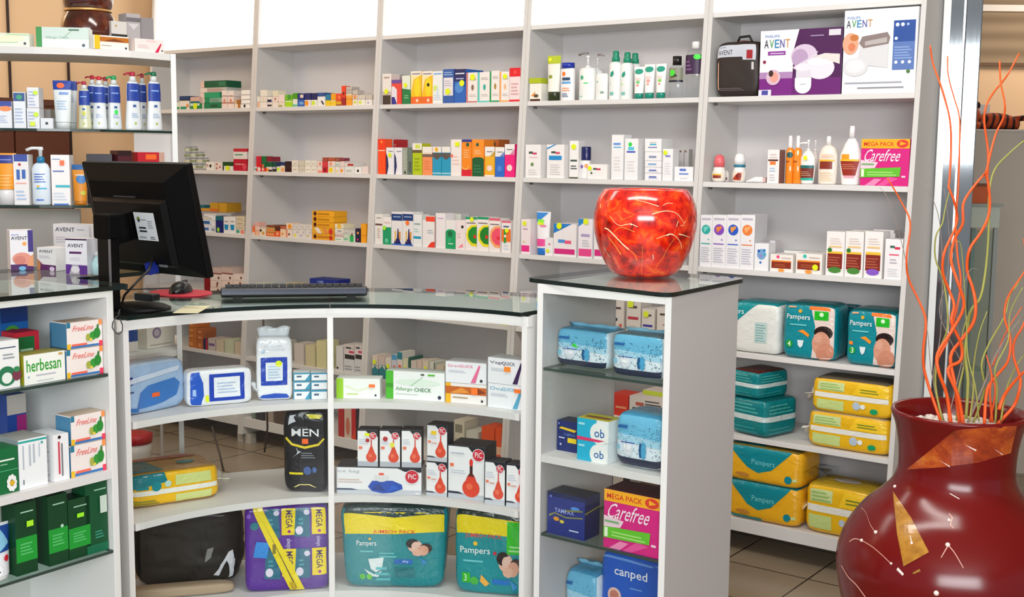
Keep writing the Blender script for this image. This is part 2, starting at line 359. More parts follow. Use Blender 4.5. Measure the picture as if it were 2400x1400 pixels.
# far wall of the next room: cream below, boarded brown above
def far_mat():
    m, n, b = nodemat('brown_boards'); L = n.links
    tc = n.nodes.new('ShaderNodeTexCoord'); wv = n.nodes.new('ShaderNodeTexWave'); wv.bands_direction = 'Z'; wv.inputs['Scale'].default_value = 3.2; wv.inputs['Distortion'].default_value = 0.6
    cr = n.nodes.new('ShaderNodeValToRGB'); cr.color_ramp.elements[0].color = lin('#7d6a52')+(1,); cr.color_ramp.elements[1].color = lin('#98846a')+(1,)
    L.new(tc.outputs['Object'], wv.inputs[0]); L.new(wv.outputs['Fac'], cr.inputs[0]); L.new(cr.outputs[0], b.inputs['Base Color']); b.inputs['Roughness'].default_value = 0.6; return m
PF = at(2330, 165, 7.6)
mb = MB(); mb.box(0.6, 6.2, 7.4, 7.5, 0, PF.z, M('#e6c39d', 0.7)); mb.box(0.6, 6.2, 7.38, 7.5, PF.z+0.02, 2.98, far_mat()); mb.box(0.6, 6.2, 7.37, 7.5, PF.z, PF.z+0.02, M('#6a513c')); struct(mb.build('wall_back_next_room'))
mb = MB(); mb.box(6.1, 6.2, 1.0, 7.5, 0, 2.98, M('#e0c4a4', 0.7)); struct(mb.build('wall_right'))
PP = at(2330, 303, 5.6)
mb = MB(); mb.box(1.9, 6.1, PP.y, PP.y+0.14, 0, PP.z, M('#b5ab9f', 0.6)); mb.box(1.88, 6.1, PP.y-0.01, PP.y+0.15, PP.z-0.01, PP.z, M('#c4bab0')); struct(mb.build('wall_partition'))
A = at(2400, 22, 6.6); mb = MB(); mb.box(1.7, 6.1, A.y-0.03, A.y+0.03, A.z-0.015, A.z+0.02, M('#cfcac6', 0.4)); struct(mb.build('trim_1'))
# dark vertical battens on the left wall
for i, x in enumerate((22, 160)):
    t = solve_t(uvz(-5.755, 0, 1.9), -VX, x); P = uvz(-5.755, 0, 0) - VX*t
    mb = MB(); mb.box(0.0, 0.008, -0.006, 0.006, 0.0, 2.97, DARKW); struct(mb.build('trim_%d' % (i+2), None, P, RZ))

# ================================================================ shelf wall: five bays
U = [-5.605, -4.751, -3.893, -3.040, -2.182, -1.350]; ZS = [1.736, 1.412, 1.085, 0.771, 0.457, 0.14]; VB = -0.335; TH = 0.019
def vf(z): return 0.0706606*(1-z)
BAYN = ['leftmost bay', 'second bay', 'middle bay', 'fourth bay', 'rightmost bay']; SHN = ['top shelf', 'second shelf', 'third shelf', 'fourth shelf', 'fifth shelf', 'bottom shelf']
SIDE = M('#d4d1ce', 0.5); BACK = M('#d4d0d0', 0.55); LIGHT = emit('backlit_white_panel', '#f7f9f6', 1.02)
def make_bay(i):
    u0, u1 = U[i], U[i+1]; uc = (u0+u1)/2; hw = (u1-u0)/2
    e = thing('shelving_unit', 'white wall shelving unit with lit header, the %s of five' % BAYN[i], 'shelf', uvz(uc, 0, 0), RZ, 'wall shelving units')
    # local: x along u, y = -v
    def side(x0, x1):
        mb = MB(); mb.prism([(-vf(0.05), 0.05), (-vf(2.5), 2.5), (-VB, 2.5), (-VB, 0.05)], x0, x1, SIDE, 0); return mb.build('side_panel', e, bevel=0.0015)
    side(-hw+0.0005, -hw+TH); side(hw-TH, hw-0.0005)
    mb = MB(); mb.box(-hw+TH, hw-TH, -VB-0.012, -VB, 0.05, 2.5, BACK); mb.build('back_panel', e)
    for z in ZS:
        mb = MB(); t = 0.02 if z > 0.3 else 0.05
        mb.box(-hw+TH, hw-TH, -vf(z)+0.004, -VB-0.012, z-t, z, LAM); mb.build('shelf', e, bevel=0.0015)
    mb = MB(); mb.box(-hw+TH, hw-TH, -vf(2.04)+0.004, -VB-0.012, 2.037, 2.056, LAM); mb.build('top_board', e, bevel=0.0015)
    mb = MB(); mb.prism([(-vf(2.056)+0.016, 2.057), (-vf(2.5)+0.016, 2.5), (-vf(2.5)+0.03, 2.5), (-vf(2.056)+0.03, 2.057)], -hw+TH, hw-TH, LIGHT, 0); mb.build('light_panel', e)
    mb = MB(); mb.box(-hw+TH, hw-TH, -vf(2.5)+0.004, -VB-0.012, 2.5, 2.52, LAM); mb.build('header_board', e)
    for s in (-1, 1):
        mb = MB(); mb.box(s*(hw-0.03)-0.02, s*(hw-0.03)+0.02, -vf(0)+0.03, -vf(0)+0.07, 0, 0.05, M('#bdb6ac')); mb.build('leg', e)
        for z in ZS[:3]:
            mb = MB(); mb.box(s*(hw-TH)-0.006*s-0.006, s*(hw-TH)-0.006*s+0.006, -vf(z)+0.05, -vf(z)+0.062, z-0.03, z-0.021, M('#77746f', 0.3, 0.6)); mb.build('shelf_peg', e)
for i in range(5): make_bay(i)

# ================================================================ glossy column right of the shelves
tA = solve_t(uvz(0, -0.24, 1.5), UX, 2202); PA = uvz(tA, -0.24, 0)
dc = Vector((0.958, -0.286, 0)).normalized()
wc = solve_t(PA+Vector((0, 0, 1.5)), dc, 2284)
col_ = thing('column', 'glossy pale metal column right of the shelves reflecting the window', 'column', PA, math.atan2(dc.y, dc.x))
GLOSS = M('#8f9396', 0.07, 0.85, 0, 0.015)
mb = MB(); mb.box(-0.012, 0.012, -0.012, 0.2, 0, 2.97, M('#e4e5e4', 0.3)); mb.build('edge_strip', col_)
mb = MB(); mb.box(0.0125, wc*0.5-0.004, 0, 0.2, 0, 2.97, GLOSS); mb.build('front_panel', col_)
mb = MB(); mb.box(wc*0.5-0.0035, wc*0.5+0.0035, -0.003, 0.2, 0, 2.97, M('#d8dcdd', 0.25, 0.5)); mb.build('divider_strip', col_)
mb = MB(); mb.box(wc*0.5+0.004, wc, 0, 0.2, 0, 2.97, GLOSS); mb.build('front_panel', col_, bevel=0.004)

# ================================================================ right cabinet
CU0, CU1, CV0, CV1 = -1.971, -1.533, 0.934, 1.338
cab = thing('display_cabinet', 'white open display cabinet with glass top carrying the red pot', 'cabinet', uvz((CU0+CU1)/2, CV1, 0), RZ)
hw = (CU1-CU0)/2; dpt = CV1-CV0
for x0, x1 in ((-hw, -hw+0.02), (hw-0.02, hw)):
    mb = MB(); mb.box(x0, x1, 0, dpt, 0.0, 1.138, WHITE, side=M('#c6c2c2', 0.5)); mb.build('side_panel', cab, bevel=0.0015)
for z0, z1, y1 in ((1.112, 1.138, 0.03), (0.0, 0.09, dpt)):
    mb = MB(); mb.box(-hw+0.02, hw-0.02, 0.001, y1, z0, z1, WHITE); mb.build('rail' if y1 < 0.1 else 'plinth', cab)
mb = MB(); mb.box(-hw+0.0205, hw-0.0205, 0.0012, 0.0034, 0.091, 1.111, GLASS); mb.build('front_glass', cab)
PL = uvz(CU0+0.03, CV1-0.01, 1.0); CZ = [1+height(PL, y) for y in (862, 1066, 1250)] + [0.09]
for k, z in enumerate(CZ[:3]):
    mb = MB()
    if k == 1: mb.box(-hw+0.02, hw-0.02, 0.004, dpt, z-0.022, z, LAM)
    else: mb.prism([(-hw+0.021, 0.006), (hw-0.021, 0.006), (hw-0.021, dpt), (-hw+0.021, dpt)], z-0.008, z, GLASS_G, 2, M('#33443f', 0.2))
    mb.build('white_shelf' if k == 1 else 'glass_shelf', cab)
def round_poly(pts, r, n=6):
    out = []
    for i in range(len(pts)):
        p = Vector(pts[i]); a = (Vector(pts[i-1])-p).normalized(); b = (Vector(pts[(i+1) % len(pts)])-p).normalized()
        for k in range(n+1):
            t = k/n; q0, q2 = p+a*r, p+b*r; out.append(tuple((1-t)**2*q0+2*t*(1-t)*p+t*t*q2))
    return out
uvl = lambda u, v: (u-(CU0+CU1)/2, CV1-v)
gp = round_poly([uvl(-2.028, 1.325), uvl(-1.505, 1.405), uvl(-1.53, 0.885), uvl(-2.0, 0.885)], 0.045)
mb = MB(); mb.prism(gp, 1.139, 1.151, GLASS_TOP, 2, GEDGE); mb.build('glass_top', cab)
mb = MB(); mb.box(-hw+0.0205, hw-0.0205, 0.031, dpt, 1.125, 1.1385, M('#d6d8d6', 0.4)); mb.build('top_board', cab)

# ================================================================ curved counter
KU, KV = -2.013, 2.132
def arc(R, z, a0=180, a1=270, n=40): return [((KU+R*math.cos(math.radians(a0+(a1-a0)*i/n))), (KV+R*math.sin(math.radians(a0+(a1-a0)*i/n)))) for i in range(n+1)]
ctr = thing('shop_counter', 'curved white shop counter with glass top and three open shelves', 'counter', uvz(KU, KV, 0), RZ)
L2 = lambda q: (q[0]-KU, -(q[1]-KV))
def sector(R0, R1, z0, z1, m, name, a0=180, a1=270, edge=None, ext=0.0):
    mb = MB(); i = arc(R0, 0, a0, a1); o = arc(R1, 0, a0, a1)
    if ext:
        i = [(KU-R0, KV+ext)]+i+[(KU+ext*0.6, KV-R0)]; o = [(KU-R1, KV+ext)]+o+[(KU+ext*0.6, KV-R1)]
    i = [L2(q) for q in i]; o = [L2(q) for q in o]; n = len(i)
    k = mb.mi(m); e = mb.mi(edge or m)
    V = [[mb.bm.verts.new((p[0], p[1], z)) for p in l] for l, z in ((i, z0), (o, z0), (o, z1), (i, z1))]
    for r in range(4):
        A_, B_ = V[r], V[(r+1) % 4]
        for j in range(n-1):
            f = mb.bm.faces.new((A_[j], A_[j+1], B_[j+1], B_[j])); f.material_index = k if r in (0, 2) else e; f.smooth = False
    for j in (0, n-1):
        f = mb.bm.faces.new([V[r][j] for r in range(4)]); f.material_index = e
    return mb.build(name, ctr)
for z in (0.751, 0.457, 0.155): sector(0.778, 1.14, z-0.02, z, LAM, 'shelf', 180.5, 269.5)
sector(0.775, 0.80, 1.012, 1.042, WHITE, 'top_rail', 180, 270, ext=0.04)
sector(0.785, 1.12, 0.0, 0.134, WHITE, 'plinth', 180.5, 269.5)
for nm, a in (('end_panel', 180), ('divider', 225), ('end_panel', 270)):
    mb = MB(); mb.box(0.774, 1.14, -0.009, 0.009, 0.0, 1.042, WHITE); p = mb.build(nm, ctr); p.rotation_euler.z = -math.radians(a)
    if a != 225:
        off = -0.012 if a == 180 else 0.0; p.location = (0, off, 0) if a == 180 else (-0.0+0.012, 0, 0)
for a0, a1 in ((181, 224.4), (225.6, 269)):
    sector(0.768, 0.7705, 0.02, 1.01, GLASS, 'front_glass', a0, a1)
sector(0.802, 1.19, 1.028, 1.0415, M('#ccd2cf', 0.4), 'top_board', 180, 270)
for a0, a1 in ((178.5, 224.9), (225.1, 271)):
    sector(0.755, 1.20, 1.043, 1.055, GLASS_TOP, 'glass_top', a0, a1, GEDGE)

# ================================================================ left cabinet
DL = Vector((math.cos(0.95918), math.sin(0.95918), 0)); NL = Vector((-DL.y, DL.x, 0)); PLC = Vector((-1.064, 3.163, 0)); RL = math.atan2(DL.y, DL.x)
lc = thing('display_cabinet', 'white display cabinet on the far left with dark edged glass top', 'cabinet', PLC, RL)
PQ = PLC - DL*0.02 + Vector((0, 0, 1)); LZ = [1+height(PQ, 876), 1+height(PQ, 1104), 1+height(PQ, 1290)]; LW = 0.75
for x0, x1 in ((-0.02, 0.0), (-LW, -LW+0.02)):
    mb = MB(); mb.box(x0, x1, 0, 0.42, 0, 1.138, WHITE); mb.build('side_panel', lc, bevel=0.0015)
mb = MB(); mb.box(-LW+0.02, -0.02, 0.40, 0.415, 0.0, 1.138, M('#c9cac6', 0.5)); 
mb.build('back_panel', lc)
mb = MB(); mb.box(-LW+0.02, -0.02, 0.001, 0.03, 1.118, 1.138, WHITE); mb.build('rail', lc)
mb = MB(); mb.box(-LW+0.02, -0.02, 0.002, 0.4, 0.0, 0.09, WHITE); mb.build('plinth', lc)
for k, z in enumerate(LZ):
    mb = MB()
    if k == 1: mb.box(-LW+0.02, -0.021, 0.003, 0.40, z-0.022, z, LAM)
    else: mb.prism([(-LW+0.021, 0.003), (-0.021, 0.003), (-0.021, 0.398), (-LW+0.021, 0.398)], z-0.008, z, GLASS_G, 2, M('#33443f', 0.2))
    mb.build('white_shelf' if k == 1 else 'glass_shelf', lc)
mb = MB(); mb.prism(round_poly([(-LW-0.03, -0.035), (0.03, -0.035), (0.03, 0.215), (0.55, 0.25), (0.62, 0.58), (-LW-0.03, 0.58)], 0.02), 1.139, 1.151, GLASS_TOP, 2, GEDGE); mb.build('glass_top', lc)
mb = MB(); mb.box(-LW+0.0205, -0.0205, 0.031, 0.399, 1.125, 1.1385, M('#c2c6c3', 0.4)); mb.build('top_board', lc)

# ================================================================ tall shelf unit behind the left cabinet
tall_px = [(-60, 123.4), (0, 124.6), (80, 126), (158, 128), (230, 131), (306, 135), (360, 139), (402, 142.5)]
tf = [atz(x, y, 1.81) for x, y in tall_px]; TO = Vector((tf[0].x, tf[0].y, 0))
tu = thing('shelf_unit', 'tall curved shelf unit with two glass shelves behind the left cabinet', 'shelf', TO, 0)
fr = [(p.x-TO.x, p.y-TO.y) for p in tf]
bk = [(p[0]-0.10, p[1]+0.34) for p in fr]; loop = fr+bk[::-1]
mb = MB(); mb.prism(loop, 1.81, 1.832, LAM); mb.build('top_shelf', tu)
for z in (1.574, 1.327): mb = MB(); mb.prism(loop, z-0.008, z, GLASS_G, 2, M('#16302a', 0.2)); mb.build('glass_shelf', tu)
mb = MB(); mb.prism(loop, 0.80, 0.82, LAM); mb.build('lower_shelf', tu)
ex, ey = fr[-1]
mb = MB(); vd = Vector((tf[-1].x, tf[-1].y, 0)).normalized(); vp = Vector((vd.y, -vd.x, 0)); q0 = Vector((ex, ey, 0)); pp = [q0-vd*.012-vp*.003, q0-vd*.012+vp*.014, q0+vd*.3+vp*.014, q0+vd*.3-vp*.003]
mb.prism([(p.x, p.y) for p in pp], 0, 1.832, M('#dcdcda', 0.4)); mb.build('side_panel', tu)
mb = MB(); b3 = bk[:4]; mb.prism(b3+[(p[0], p[1]+0.012) for p in b3[::-1]], 0.0, 1.3, M('#a8a19b', 0.5)); mb.build('back_panel', tu)

# ================================================================ goods on the shelf wall
def shelf(b, s, inset=0.0):
    z = ZS[s]; on(uvz(0, vf(z)-inset), UX, z+0.0005, '%s, %s' % (SHN[s], BAYN[b]))
    C.lim = (U[b]+TH+.003, U[b+1]-TH-.003); C.group = 'goods on the '+C.place.replace(',', ' of the')
YD = '#e6f218'   # neon price dot
OD = '#ff7a2a'
def wl(c='#8f8f95', lg='#4a4a55', acc=None):     # plain white carton print: a logo bar, small print, an accent bar
    r = [('r', .2, .72, .8, .78, lg), lines(c, .2, .2, .8, .55, 5)]
    if acc: r.append(('r', .15, .58, .85, .66, acc))
    return r
# ---------------- leftmost bay
shelf(0, 0)
stack(409, 421, [(240, 'small white green carton', '#dfe8d8', [('r', 0, 0, 1, .35, '#3f9a5c')])])
stack(421, 443, [(236, 'white carton with orange and green print', '#ece6da', [('r', .1, 0, .75, .3, '#12926a'), ('c', .85, .4, .12, '#f08a2a')]), (225, 'dark blue carton', '#173e6e', [('r', 0, 0, 1, .2, '#0e1e30')])])
stack(446, 468, [(242, 'green carton with yellow price dot', '#1f8a4a', [('r', 0, .55, 1, 1, '#cfe8cf'), ('s', .6, .5, .22, YD)]), (227, 'pink teal carton', '#d8b2a4', [('r', 0, 0, 1, .3, '#0f6f78')])])
gs = [('r', 0, 0, .18, 1, '#e3cabb'), ('l', .45, .25, .95, .8, 3, '#0a5a38')]
stack(470, 519, [(241, 'deep green carton', '#0d7c50', gs + [('r', .5, .3, .8, .7, '#0a4f36')], {'x': (470, 519)}), (230, 'pale green printed carton', '#8fb8a0', [('r', 0, 0, .2, 1, '#e3cabb'), ('r', .2, 0, .45, 1, '#0f8a5a'), lines('#51806a', .5, .1, .95, .9, 5)], {'x': (470, 519)}), (217, 'green carton', '#1aa06c', [('r', 0, 0, .2, 1, '#ead2c6')], {'x': (470, 516)}), (205, 'long pale grey striped carton', '#b9bdb4', [('r', 0, 0, .25, 1, '#e8d8cc'), lines('#c48a80', .3, .2, .95, .9, 3)], {'x': (470, 531)}), (189, 'long dark green carton', '#0b5a3c', [('r', 0, 0, .14, 1, '#e6c2b6'), ('r', .7, .2, .95, .8, '#2a7a58')], {'x': (471, 531)})], inset=0.03)
for k, (a, b) in enumerate(((519.5, 533), (534, 548))):
    stack(a, b, [(240, 'pink white carton with red flap', '#efdcd4', [('r', 0, .8, 1, 1, '#c8836e')]), (226, 'pink white carton with coral dot', '#f0ddd5', [('c', .5, .3, .2, '#e0907a')]), (212, 'white pink carton', '#f0e6e0', [('r', .1, 0, .9, .15, '#b98a7c')])])
stack(549.5, 563, [(243, 'small white carton with brown end', '#ead9c2', [('r', .6, 0, 1, 1, '#b26a2c')]), (234, 'brown carton', '#a96c30', [('r', 0, 0, .4, 1, '#d8b98a')])])
stack(565, 586, [(244, 'white carton with black dot', '#f4f2ee', [('c', .4, .5, .12, '#222222')])]+[(y, 'white carton with grey edge', '#f6f4f0', [('r', 0, 0, 1, .12, '#b8b2a8')]) for y in (234, 223, 211)])
shelf(0, 1)
for k, (a, b, zz) in enumerate(((428, 441, .03), (441, 454, .03), (455, 469, .03), (469, 481, .05))):
    z = C.z
    for j in range(4 if k < 2 else 3 if k == 2 else 2):
        C.z = z; P, w_, h_ = spot(a, b, 384, zz)
        P = P + C.n*w_/2; P.z = ZS[1]+0.0008+j*h_*1.0
        e = thing('glass_vial', 'clear glass vial, olive label, %s, %s pile from left, second shelf, leftmost bay' % (('lowest', 'second up', 'third up', 'topmost')[j], ORD[k]), 'vial', P, C.rz, 'clear vials on the leftmost bay')
        mb = MB(); mb.lathe([(w_*.44, 0), (w_*.46, h_*.15), (w_*.46, h_*.8), (w_*.34, h_*.9)], PLASTIC, 14); mb.build('jar', e)
        mb = MB(); mb.lathe([(w_*.36, h_*.84), (w_*.36, h_*.985)], M('#8d8f86'), 14); mb.build('cap', e)
        mb = MB(); mb.lathe([(w_*.468, h_*.25), (w_*.468, h_*.62)], M('#c9c8a4' if (j+k) % 2 else '#8a8f66'), 14, cap=False); mb.build('label', e)
    C.i += 1
z = None; shelf(0, 1); C.i = 4
stack(484, 503, [(379, 'white carton with black dot', '#efeae2', [('c', .5, .5, .13, '#151515'), ('c', .15, .55, .08, '#c84a4a')])])
stack(504, 521, [(380, 'white carton with red specks', '#eadbd2', [('c', .25, .75, .1, '#c0504a'), ('c', .7, .4, .1, '#c0504a'), ('c', .25, .25, .1, '#a04038')])])
stack(522, 546, [(389, 'white carton with yellow price dot', '#e8e8d8', [('r', .0, 0, .12, 1, '#27401e'), ('s', .55, .5, .18, YD)]), (379.5, 'dark green carton', '#1d4a1e')])
stack(547, 579, [(373, 'red carton with white lettering', '#c01030', [('t', 'Gabeel', .12, .5, .8, .66, '#f0d0d0'), ('c', .85, .35, .16, '#e04a5a')]), (356, 'white carton with green line', '#e4ded8', [('r', .1, .5, .7, .7, '#6aa08a')]), (348, 'thin red carton', '#c22a3c')])
shelf(0, 2)
stack(466, 492, [(526, 'white carton with blue stripe', '#e6e6ea', [('r', .3, .2, .9, .6, '#4a78b8')]), (514, 'white carton with blue band', '#e8e6e4', [('r', .4, .1, 1, .7, '#2f6aa8')]), (508, 'pale cream carton', '#dcd6c8')])
stack(478, 507, [(531, 'white blue carton', '#dfe2ea', [('r', .1, .2, .55, .8, '#6a86c2'), ('r', .6, .2, .9, .7, '#9a9aa8')]), (517, 'white carton with teal band', '#eceae8', [('r', .05, .15, .6, .7, '#2f88b8')]), (504, 'white carton with blue band', '#efeeee', [('r', .0, .05, .6, .55, '#2a78b0'), ('r', .0, .55, .4, .7, '#0f4a80')]), (502.5, 'flat pale carton', '#e8e4e0')], inset=0.02)
carton(506, 523, 507, 'navy carton with green dot', '#16236e', [('r', 0, .75, 1, 1, '#1d6a78'), ('e', .35, .18, .18, .14, '#9be03a')])
for a, b in ((524.5, 538), (538.5, 552)):
    carton(a, b, 508, 'white carton with blue cup', '#efece8', [('p', [(.2, .2), (.75, .2), (.85, .52), (.1, .52)], '#1590c4'), ('r', .2, .68, .8, .74, '#9a9090')])
stack(553.5, 573, [(538, 'white carton with green and coral patches', '#e9e2d8', [('r', .05, .2, .4, .9, '#35a88a'), ('r', .55, .1, .95, .9, '#f08a72')])]+[(y, 'beige carton', '#ded0b4', [('r', .1, .3, .8, .5, '#b8a47e')]) for y in (528, 517, 507)])
shelf(0, 2); C.i = 8; C.z = ZS[2]+0.099
carton(463, 505, 489, 'orange yellow carton lying at the back', '#dfa032', [('r', 0, 0, 1, .3, '#c8862a')], inset=0.16, dep=0.10, rot=0.1)
carton(492, 532, 476, 'large mustard carton standing on others at back', '#cf9a24', [('r', .0, .0, .5, .35, '#d8742a'), ('r', .5, 0, .55, 1, '#a87a1a')], inset=0.15, dep=0.1)
carton(462, 480, 481, 'dark teal carton at the back', '#14707a', inset=0.2, dep=0.06)
shelf(0, 3)
carton(479, 492, 645, 'dark red carton behind the mouse', '#8c1420', dep=0.09)
for k, (a, b) in enumerate(((493, 519), (519.5, 546), (546.5, 573))):
    stack(a, b, [(674, 'pink white carton', '#e6cfc4', [('c', .7, .4, .1, '#7a5040')]), (658, 'pink white dotted carton', '#ecd6cb', [('c', .65, .6, .09, '#7a4a3c'), ('c', .6, .25, .08, '#a0684c')]), (643, 'pale pink dotted carton', '#ead8ce', [('c', .75, .45, .09, '#80584a')])]+([(628, 'flat grey pink carton', '#c9b4aa', [('r', 0, 0, 1, .2, '#9a5a50')])] if k < 2 else []))
# ---------------- second bay
shelf(1, 0)
stack(597, 609, [(239, 'white carton with orange end', '#efe6da', [('r', .2, 0, .7, 1, '#f0a060')]), (226, 'white carton', '#eee6da')])
stack(610, 626, [(239, 'white carton', '#efe4da'), (226, 'cream carton', '#ece2d4', [('r', .45, .2, .5, .8, '#c8b8a0')]), (211, 'small white carton', '#efe9da')])
stack(627, 638, [(241, 'white carton with navy label', '#efe6dc', [('r', .0, .2, .9, .6, '#241a30')]), (227, 'white carton with navy end', '#eee6de', [('r', .0, .1, .9, .55, '#1e2450')])])
stack(639, 652, [(238, 'white carton', '#f0e2d8'), (226, 'white pink carton', '#f0e0d6', [('c', .5, .5, .15, '#b0604a')]), (212, 'pale cream carton', '#e6e0c4')])
stack(653, 667, [(239, 'cream carton with olive edge', '#ece0c8', [('r', 0, .0, .6, .4, '#a8a86a')]), (222, 'pale pink carton', '#f3dcd4')])
stack(668, 685, [(236, 'lime green carton', '#a8dc1c', [('r', 0, .8, 1, 1, '#dff0b0')]), (222, 'green and lime carton', '#79c22a', [('c', .6, .6, .25, '#3f9a2a')])])
stack(686, 697, [(232, 'white carton with teal base', '#e4e8d8', [('r', 0, 0, 1, .3, '#6ac0a0')]), (218, 'green carton', '#4a9a1c')])
stack(697.5, 713, [(234, 'blue carton with pale patch', '#2a62b8', [('r', .3, .3, .9, .7, '#7aa8e0')]), (219, 'navy carton with pale patch', '#1c2c7c', [('r', .4, .3, .9, .8, '#e8d8c8')])])
stack(714, 729, [(234, 'white carton with orange dot', '#e8dcd8', [('c', .3, .5, .3, '#f59a1e')]), (218, 'navy carton', '#182468')])
stack(730, 743, [(234, 'white carton with lime dot', '#eaeada', [('c', .35, .5, .28, '#cfe81c')]), (218, 'deep navy carton', '#101a58')])
stack(744, 762, [(226, 'white carton with black print', '#ecebea', [('p', [(.45, .5), (.6, .6), (.9, .2), (.75, .1)], '#1a1a1a')]), (217, 'blue carton', '#234a8c')])
stack(763, 775, [(235, 'yellow carton', '#e8c41c'), (221, 'teal carton', '#1a7aa0')])
stack(775.5, 787, [(235, 'yellow carton with pale edge', '#f0c62a', [('r', 0, .85, 1, 1, '#f8eab0')]), (219, 'amber carton', '#eea21c')])
stack(788, 800, [(237, 'amber carton with dark base', '#e0a020', [('r', 0, 0, 1, .25, '#8a3a1a')]), (219, 'red carton', '#e84a2e', [('c', .6, .5, .2, '#f08a3a')])])
stack(800.5, 810, [(230, 'dark red carton', '#a01a2a'), (216, 'red carton with dark spot', '#e23a1e', [('c', .5, .8, .25, '#5a1a14')]), (201, 'tall red carton', '#f0401e')])
stack(811, 825, [(232, 'orange carton', '#f5a02a'), (220, 'orange carton with pale edge', '#f0a848', [('r', 0, .7, 1, 1, '#f5e0b8')]), (211, 'grey carton', '#b8b0a6'), (203, 'flat grey carton', '#c2b8ae')])
stack(826, 838, [(233, 'white carton with yellow dot', '#e8e4d0', [('c', .5, .5, .22, '#d8d83a')]), (222, 'orange white carton', '#e8d0b8', [('c', .5, .5, .3, '#e0905a')]), (211, 'pale grey carton', '#c6bcb2')])
stack(839, 856, [(233, 'white carton with lime dot', '#ecead8', [('c', .3, .5, .18, '#d6e03a')]), (222, 'beige carton', '#d4cabc')])
stack(857, 872, [(233, 'white carton', '#eae6e0', [('c', .4, .4, .14, '#b0a0c8')]), (222, 'taupe carton', '#c8beb2')])
shelf(1, 1)
stack(592, 600, [(391, 'small white carton with green print', '#e6e2da', [('r', .1, .2, .6, .7, '#4a9a80')])])
stack(600.5, 612, [(394, 'red white carton', '#e02a2a', [('c', .6, .7, .3, '#f2e2da')]), (379, 'red carton', '#d8202c'), (366, 'crimson carton', '#d0203a')])
stack(613, 624, [(393, 'red carton with pale dot', '#d8302a', [('c', .3, .6, .25, '#f0b8a0')]), (379, 'dark green carton', '#0c6a3c', [('c', .3, .3, .25, '#e86a4a')]), (366, 'green carton', '#0c7038')])
stack(624.5, 638, [(391, 'white carton with orange dot', '#e2d8d0', [('c', .2, .3, .22, '#f58a1e'), ('r', .4, 0, 1, .4, '#1c1c1c')]), (379, 'deep green carton', '#0d5c34'), (367, 'dark red carton', '#8e1a34')])
stack(638.5, 648, [(391, 'dark carton with pale top', '#2a2426', [('r', .1, .55, .9, .95, '#c8c4d8')]), (379, 'bottle green carton', '#0f4a3c')])
stack(648.5, 657, [(390, 'white carton with lime dot', '#e8e8d0', [('c', .45, .45, .36, '#c6ee1a')]), (380, 'navy carton', '#16305c')])
stack(657.5, 667, [(388, 'cream carton with orange base', '#ead6c0', [('c', .5, .3, .35, '#f0a060')]), (381, 'navy blue carton', '#1a3568')])
stack(668, 683, [(391, 'dark brown carton', '#3a1414', [('r', .3, .1, .8, .5, '#1c0c0c')]), (378, 'black brown carton', '#2c1418')])
for a, b, c in ((683.5, 699, '#ece4d6'), (700, 714, '#d2cbb8'), (715, 728, '#efe8da'), (729, 742, '#e8e2d6')):
    stack(a, b, [(389, 'cream carton with faint print', c, [('r', .2, .3, .8, .5, '#c8beac')]), (376, 'cream carton with a pale lid', c, [('r', .2, .2, .8, .6, '#d8d0c0')])])
stack(743, 755, [(390, 'white carton with coral base', '#ecd8ce', [('r', .2, 0, 1, .35, '#f08a72')]), (378, 'white coral carton', '#efd2c8', [('c', .6, .5, .2, '#e0705c')])])
stack(755.5, 768, [(392, 'red carton with dark centre', '#d82434', [('c', .5, .55, .3, '#8a1422')]), (379, 'red carton', '#d83a40'), (369, 'dark red flat carton', '#a84a3c')])
stack(769, 785, [(390, 'white carton with yellow dot', '#ecdfca', [('c', .4, .45, .28, '#f0cf1c')]), (378, 'pale carton with coral dot', '#eadace', [('c', .4, .5, .22, '#f09a80')]), (369, 'flat rust carton', '#b4583c')])
stack(786, 796, [(391, 'white carton with yellow base', '#ece2d8', [('c', .4, .3, .25, '#e8d88a')]), (379, 'white green carton', '#dcdcd2', [('r', .1, .2, .8, .6, '#a8c0a8')]), (370, 'flat brown carton', '#a05a48')])
stack(797, 807, [(391, 'white carton with orange flower', '#ecdcd6', [('c', .4, .4, .32, '#f5a03a')]), (378, 'pale pink carton', '#e8d2ca'), (370, 'thin plum carton', '#8a3a48')])
stack(808, 830, [(390, 'white carton with grey print', '#e4e6e0', [lines('#a8aaa4', .1, .2, .8, .6, 2)]), (382, 'white carton with red band', '#e0dcd6', [('r', .3, .1, .95, .8, '#b8423c')])])
carton(831, 847, 391, 'white carton with black dot', '#eeecea', [('c', .5, .4, .16, '#141414')]); carton(848, 863, 390, 'pale pink carton', '#e8d8d2')
shelf(1, 2)
stack(588, 597, [(534, 'orange carton', '#f07a3a', [('r', 0, 0, 1, .4, '#e8d8c8')]), (529, 'small coral carton', '#ee8468')])
stack(598, 608, [(540, 'peach carton', '#f0b898'), (530, 'pale pink carton', '#f0cabc'), (521, 'pink carton', '#e8b0a4')])
stack(608.5, 623, [(535, 'cream carton with black dot', '#ecdcc4', [('c', .2, .7, .16, '#1a1a1a'), ('c', .6, .35, .2, '#d8a04a')])])
stack(624, 644, [(545, 'orange carton', '#f0703a', [('r', .1, .3, .9, .8, '#e8a060')]), (533, 'olive orange carton', '#c8a05a', [('r', .1, .2, .9, .6, '#f08a4a')]), (528, 'flat brown carton', '#8a4a2c')])
stack(645, 656, [(541, 'red orange carton', '#f26a3a', [('c', .5, .5, .2, '#f8c8a0')]), (532, 'dark brown carton', '#5a2a1c')])
stack(657, 670, [(537, 'cream carton with orange edge', '#f2d4b0', [('c', .4, .4, .2, '#f0a050')]), (531, 'flat coral carton', '#c86a4a')])
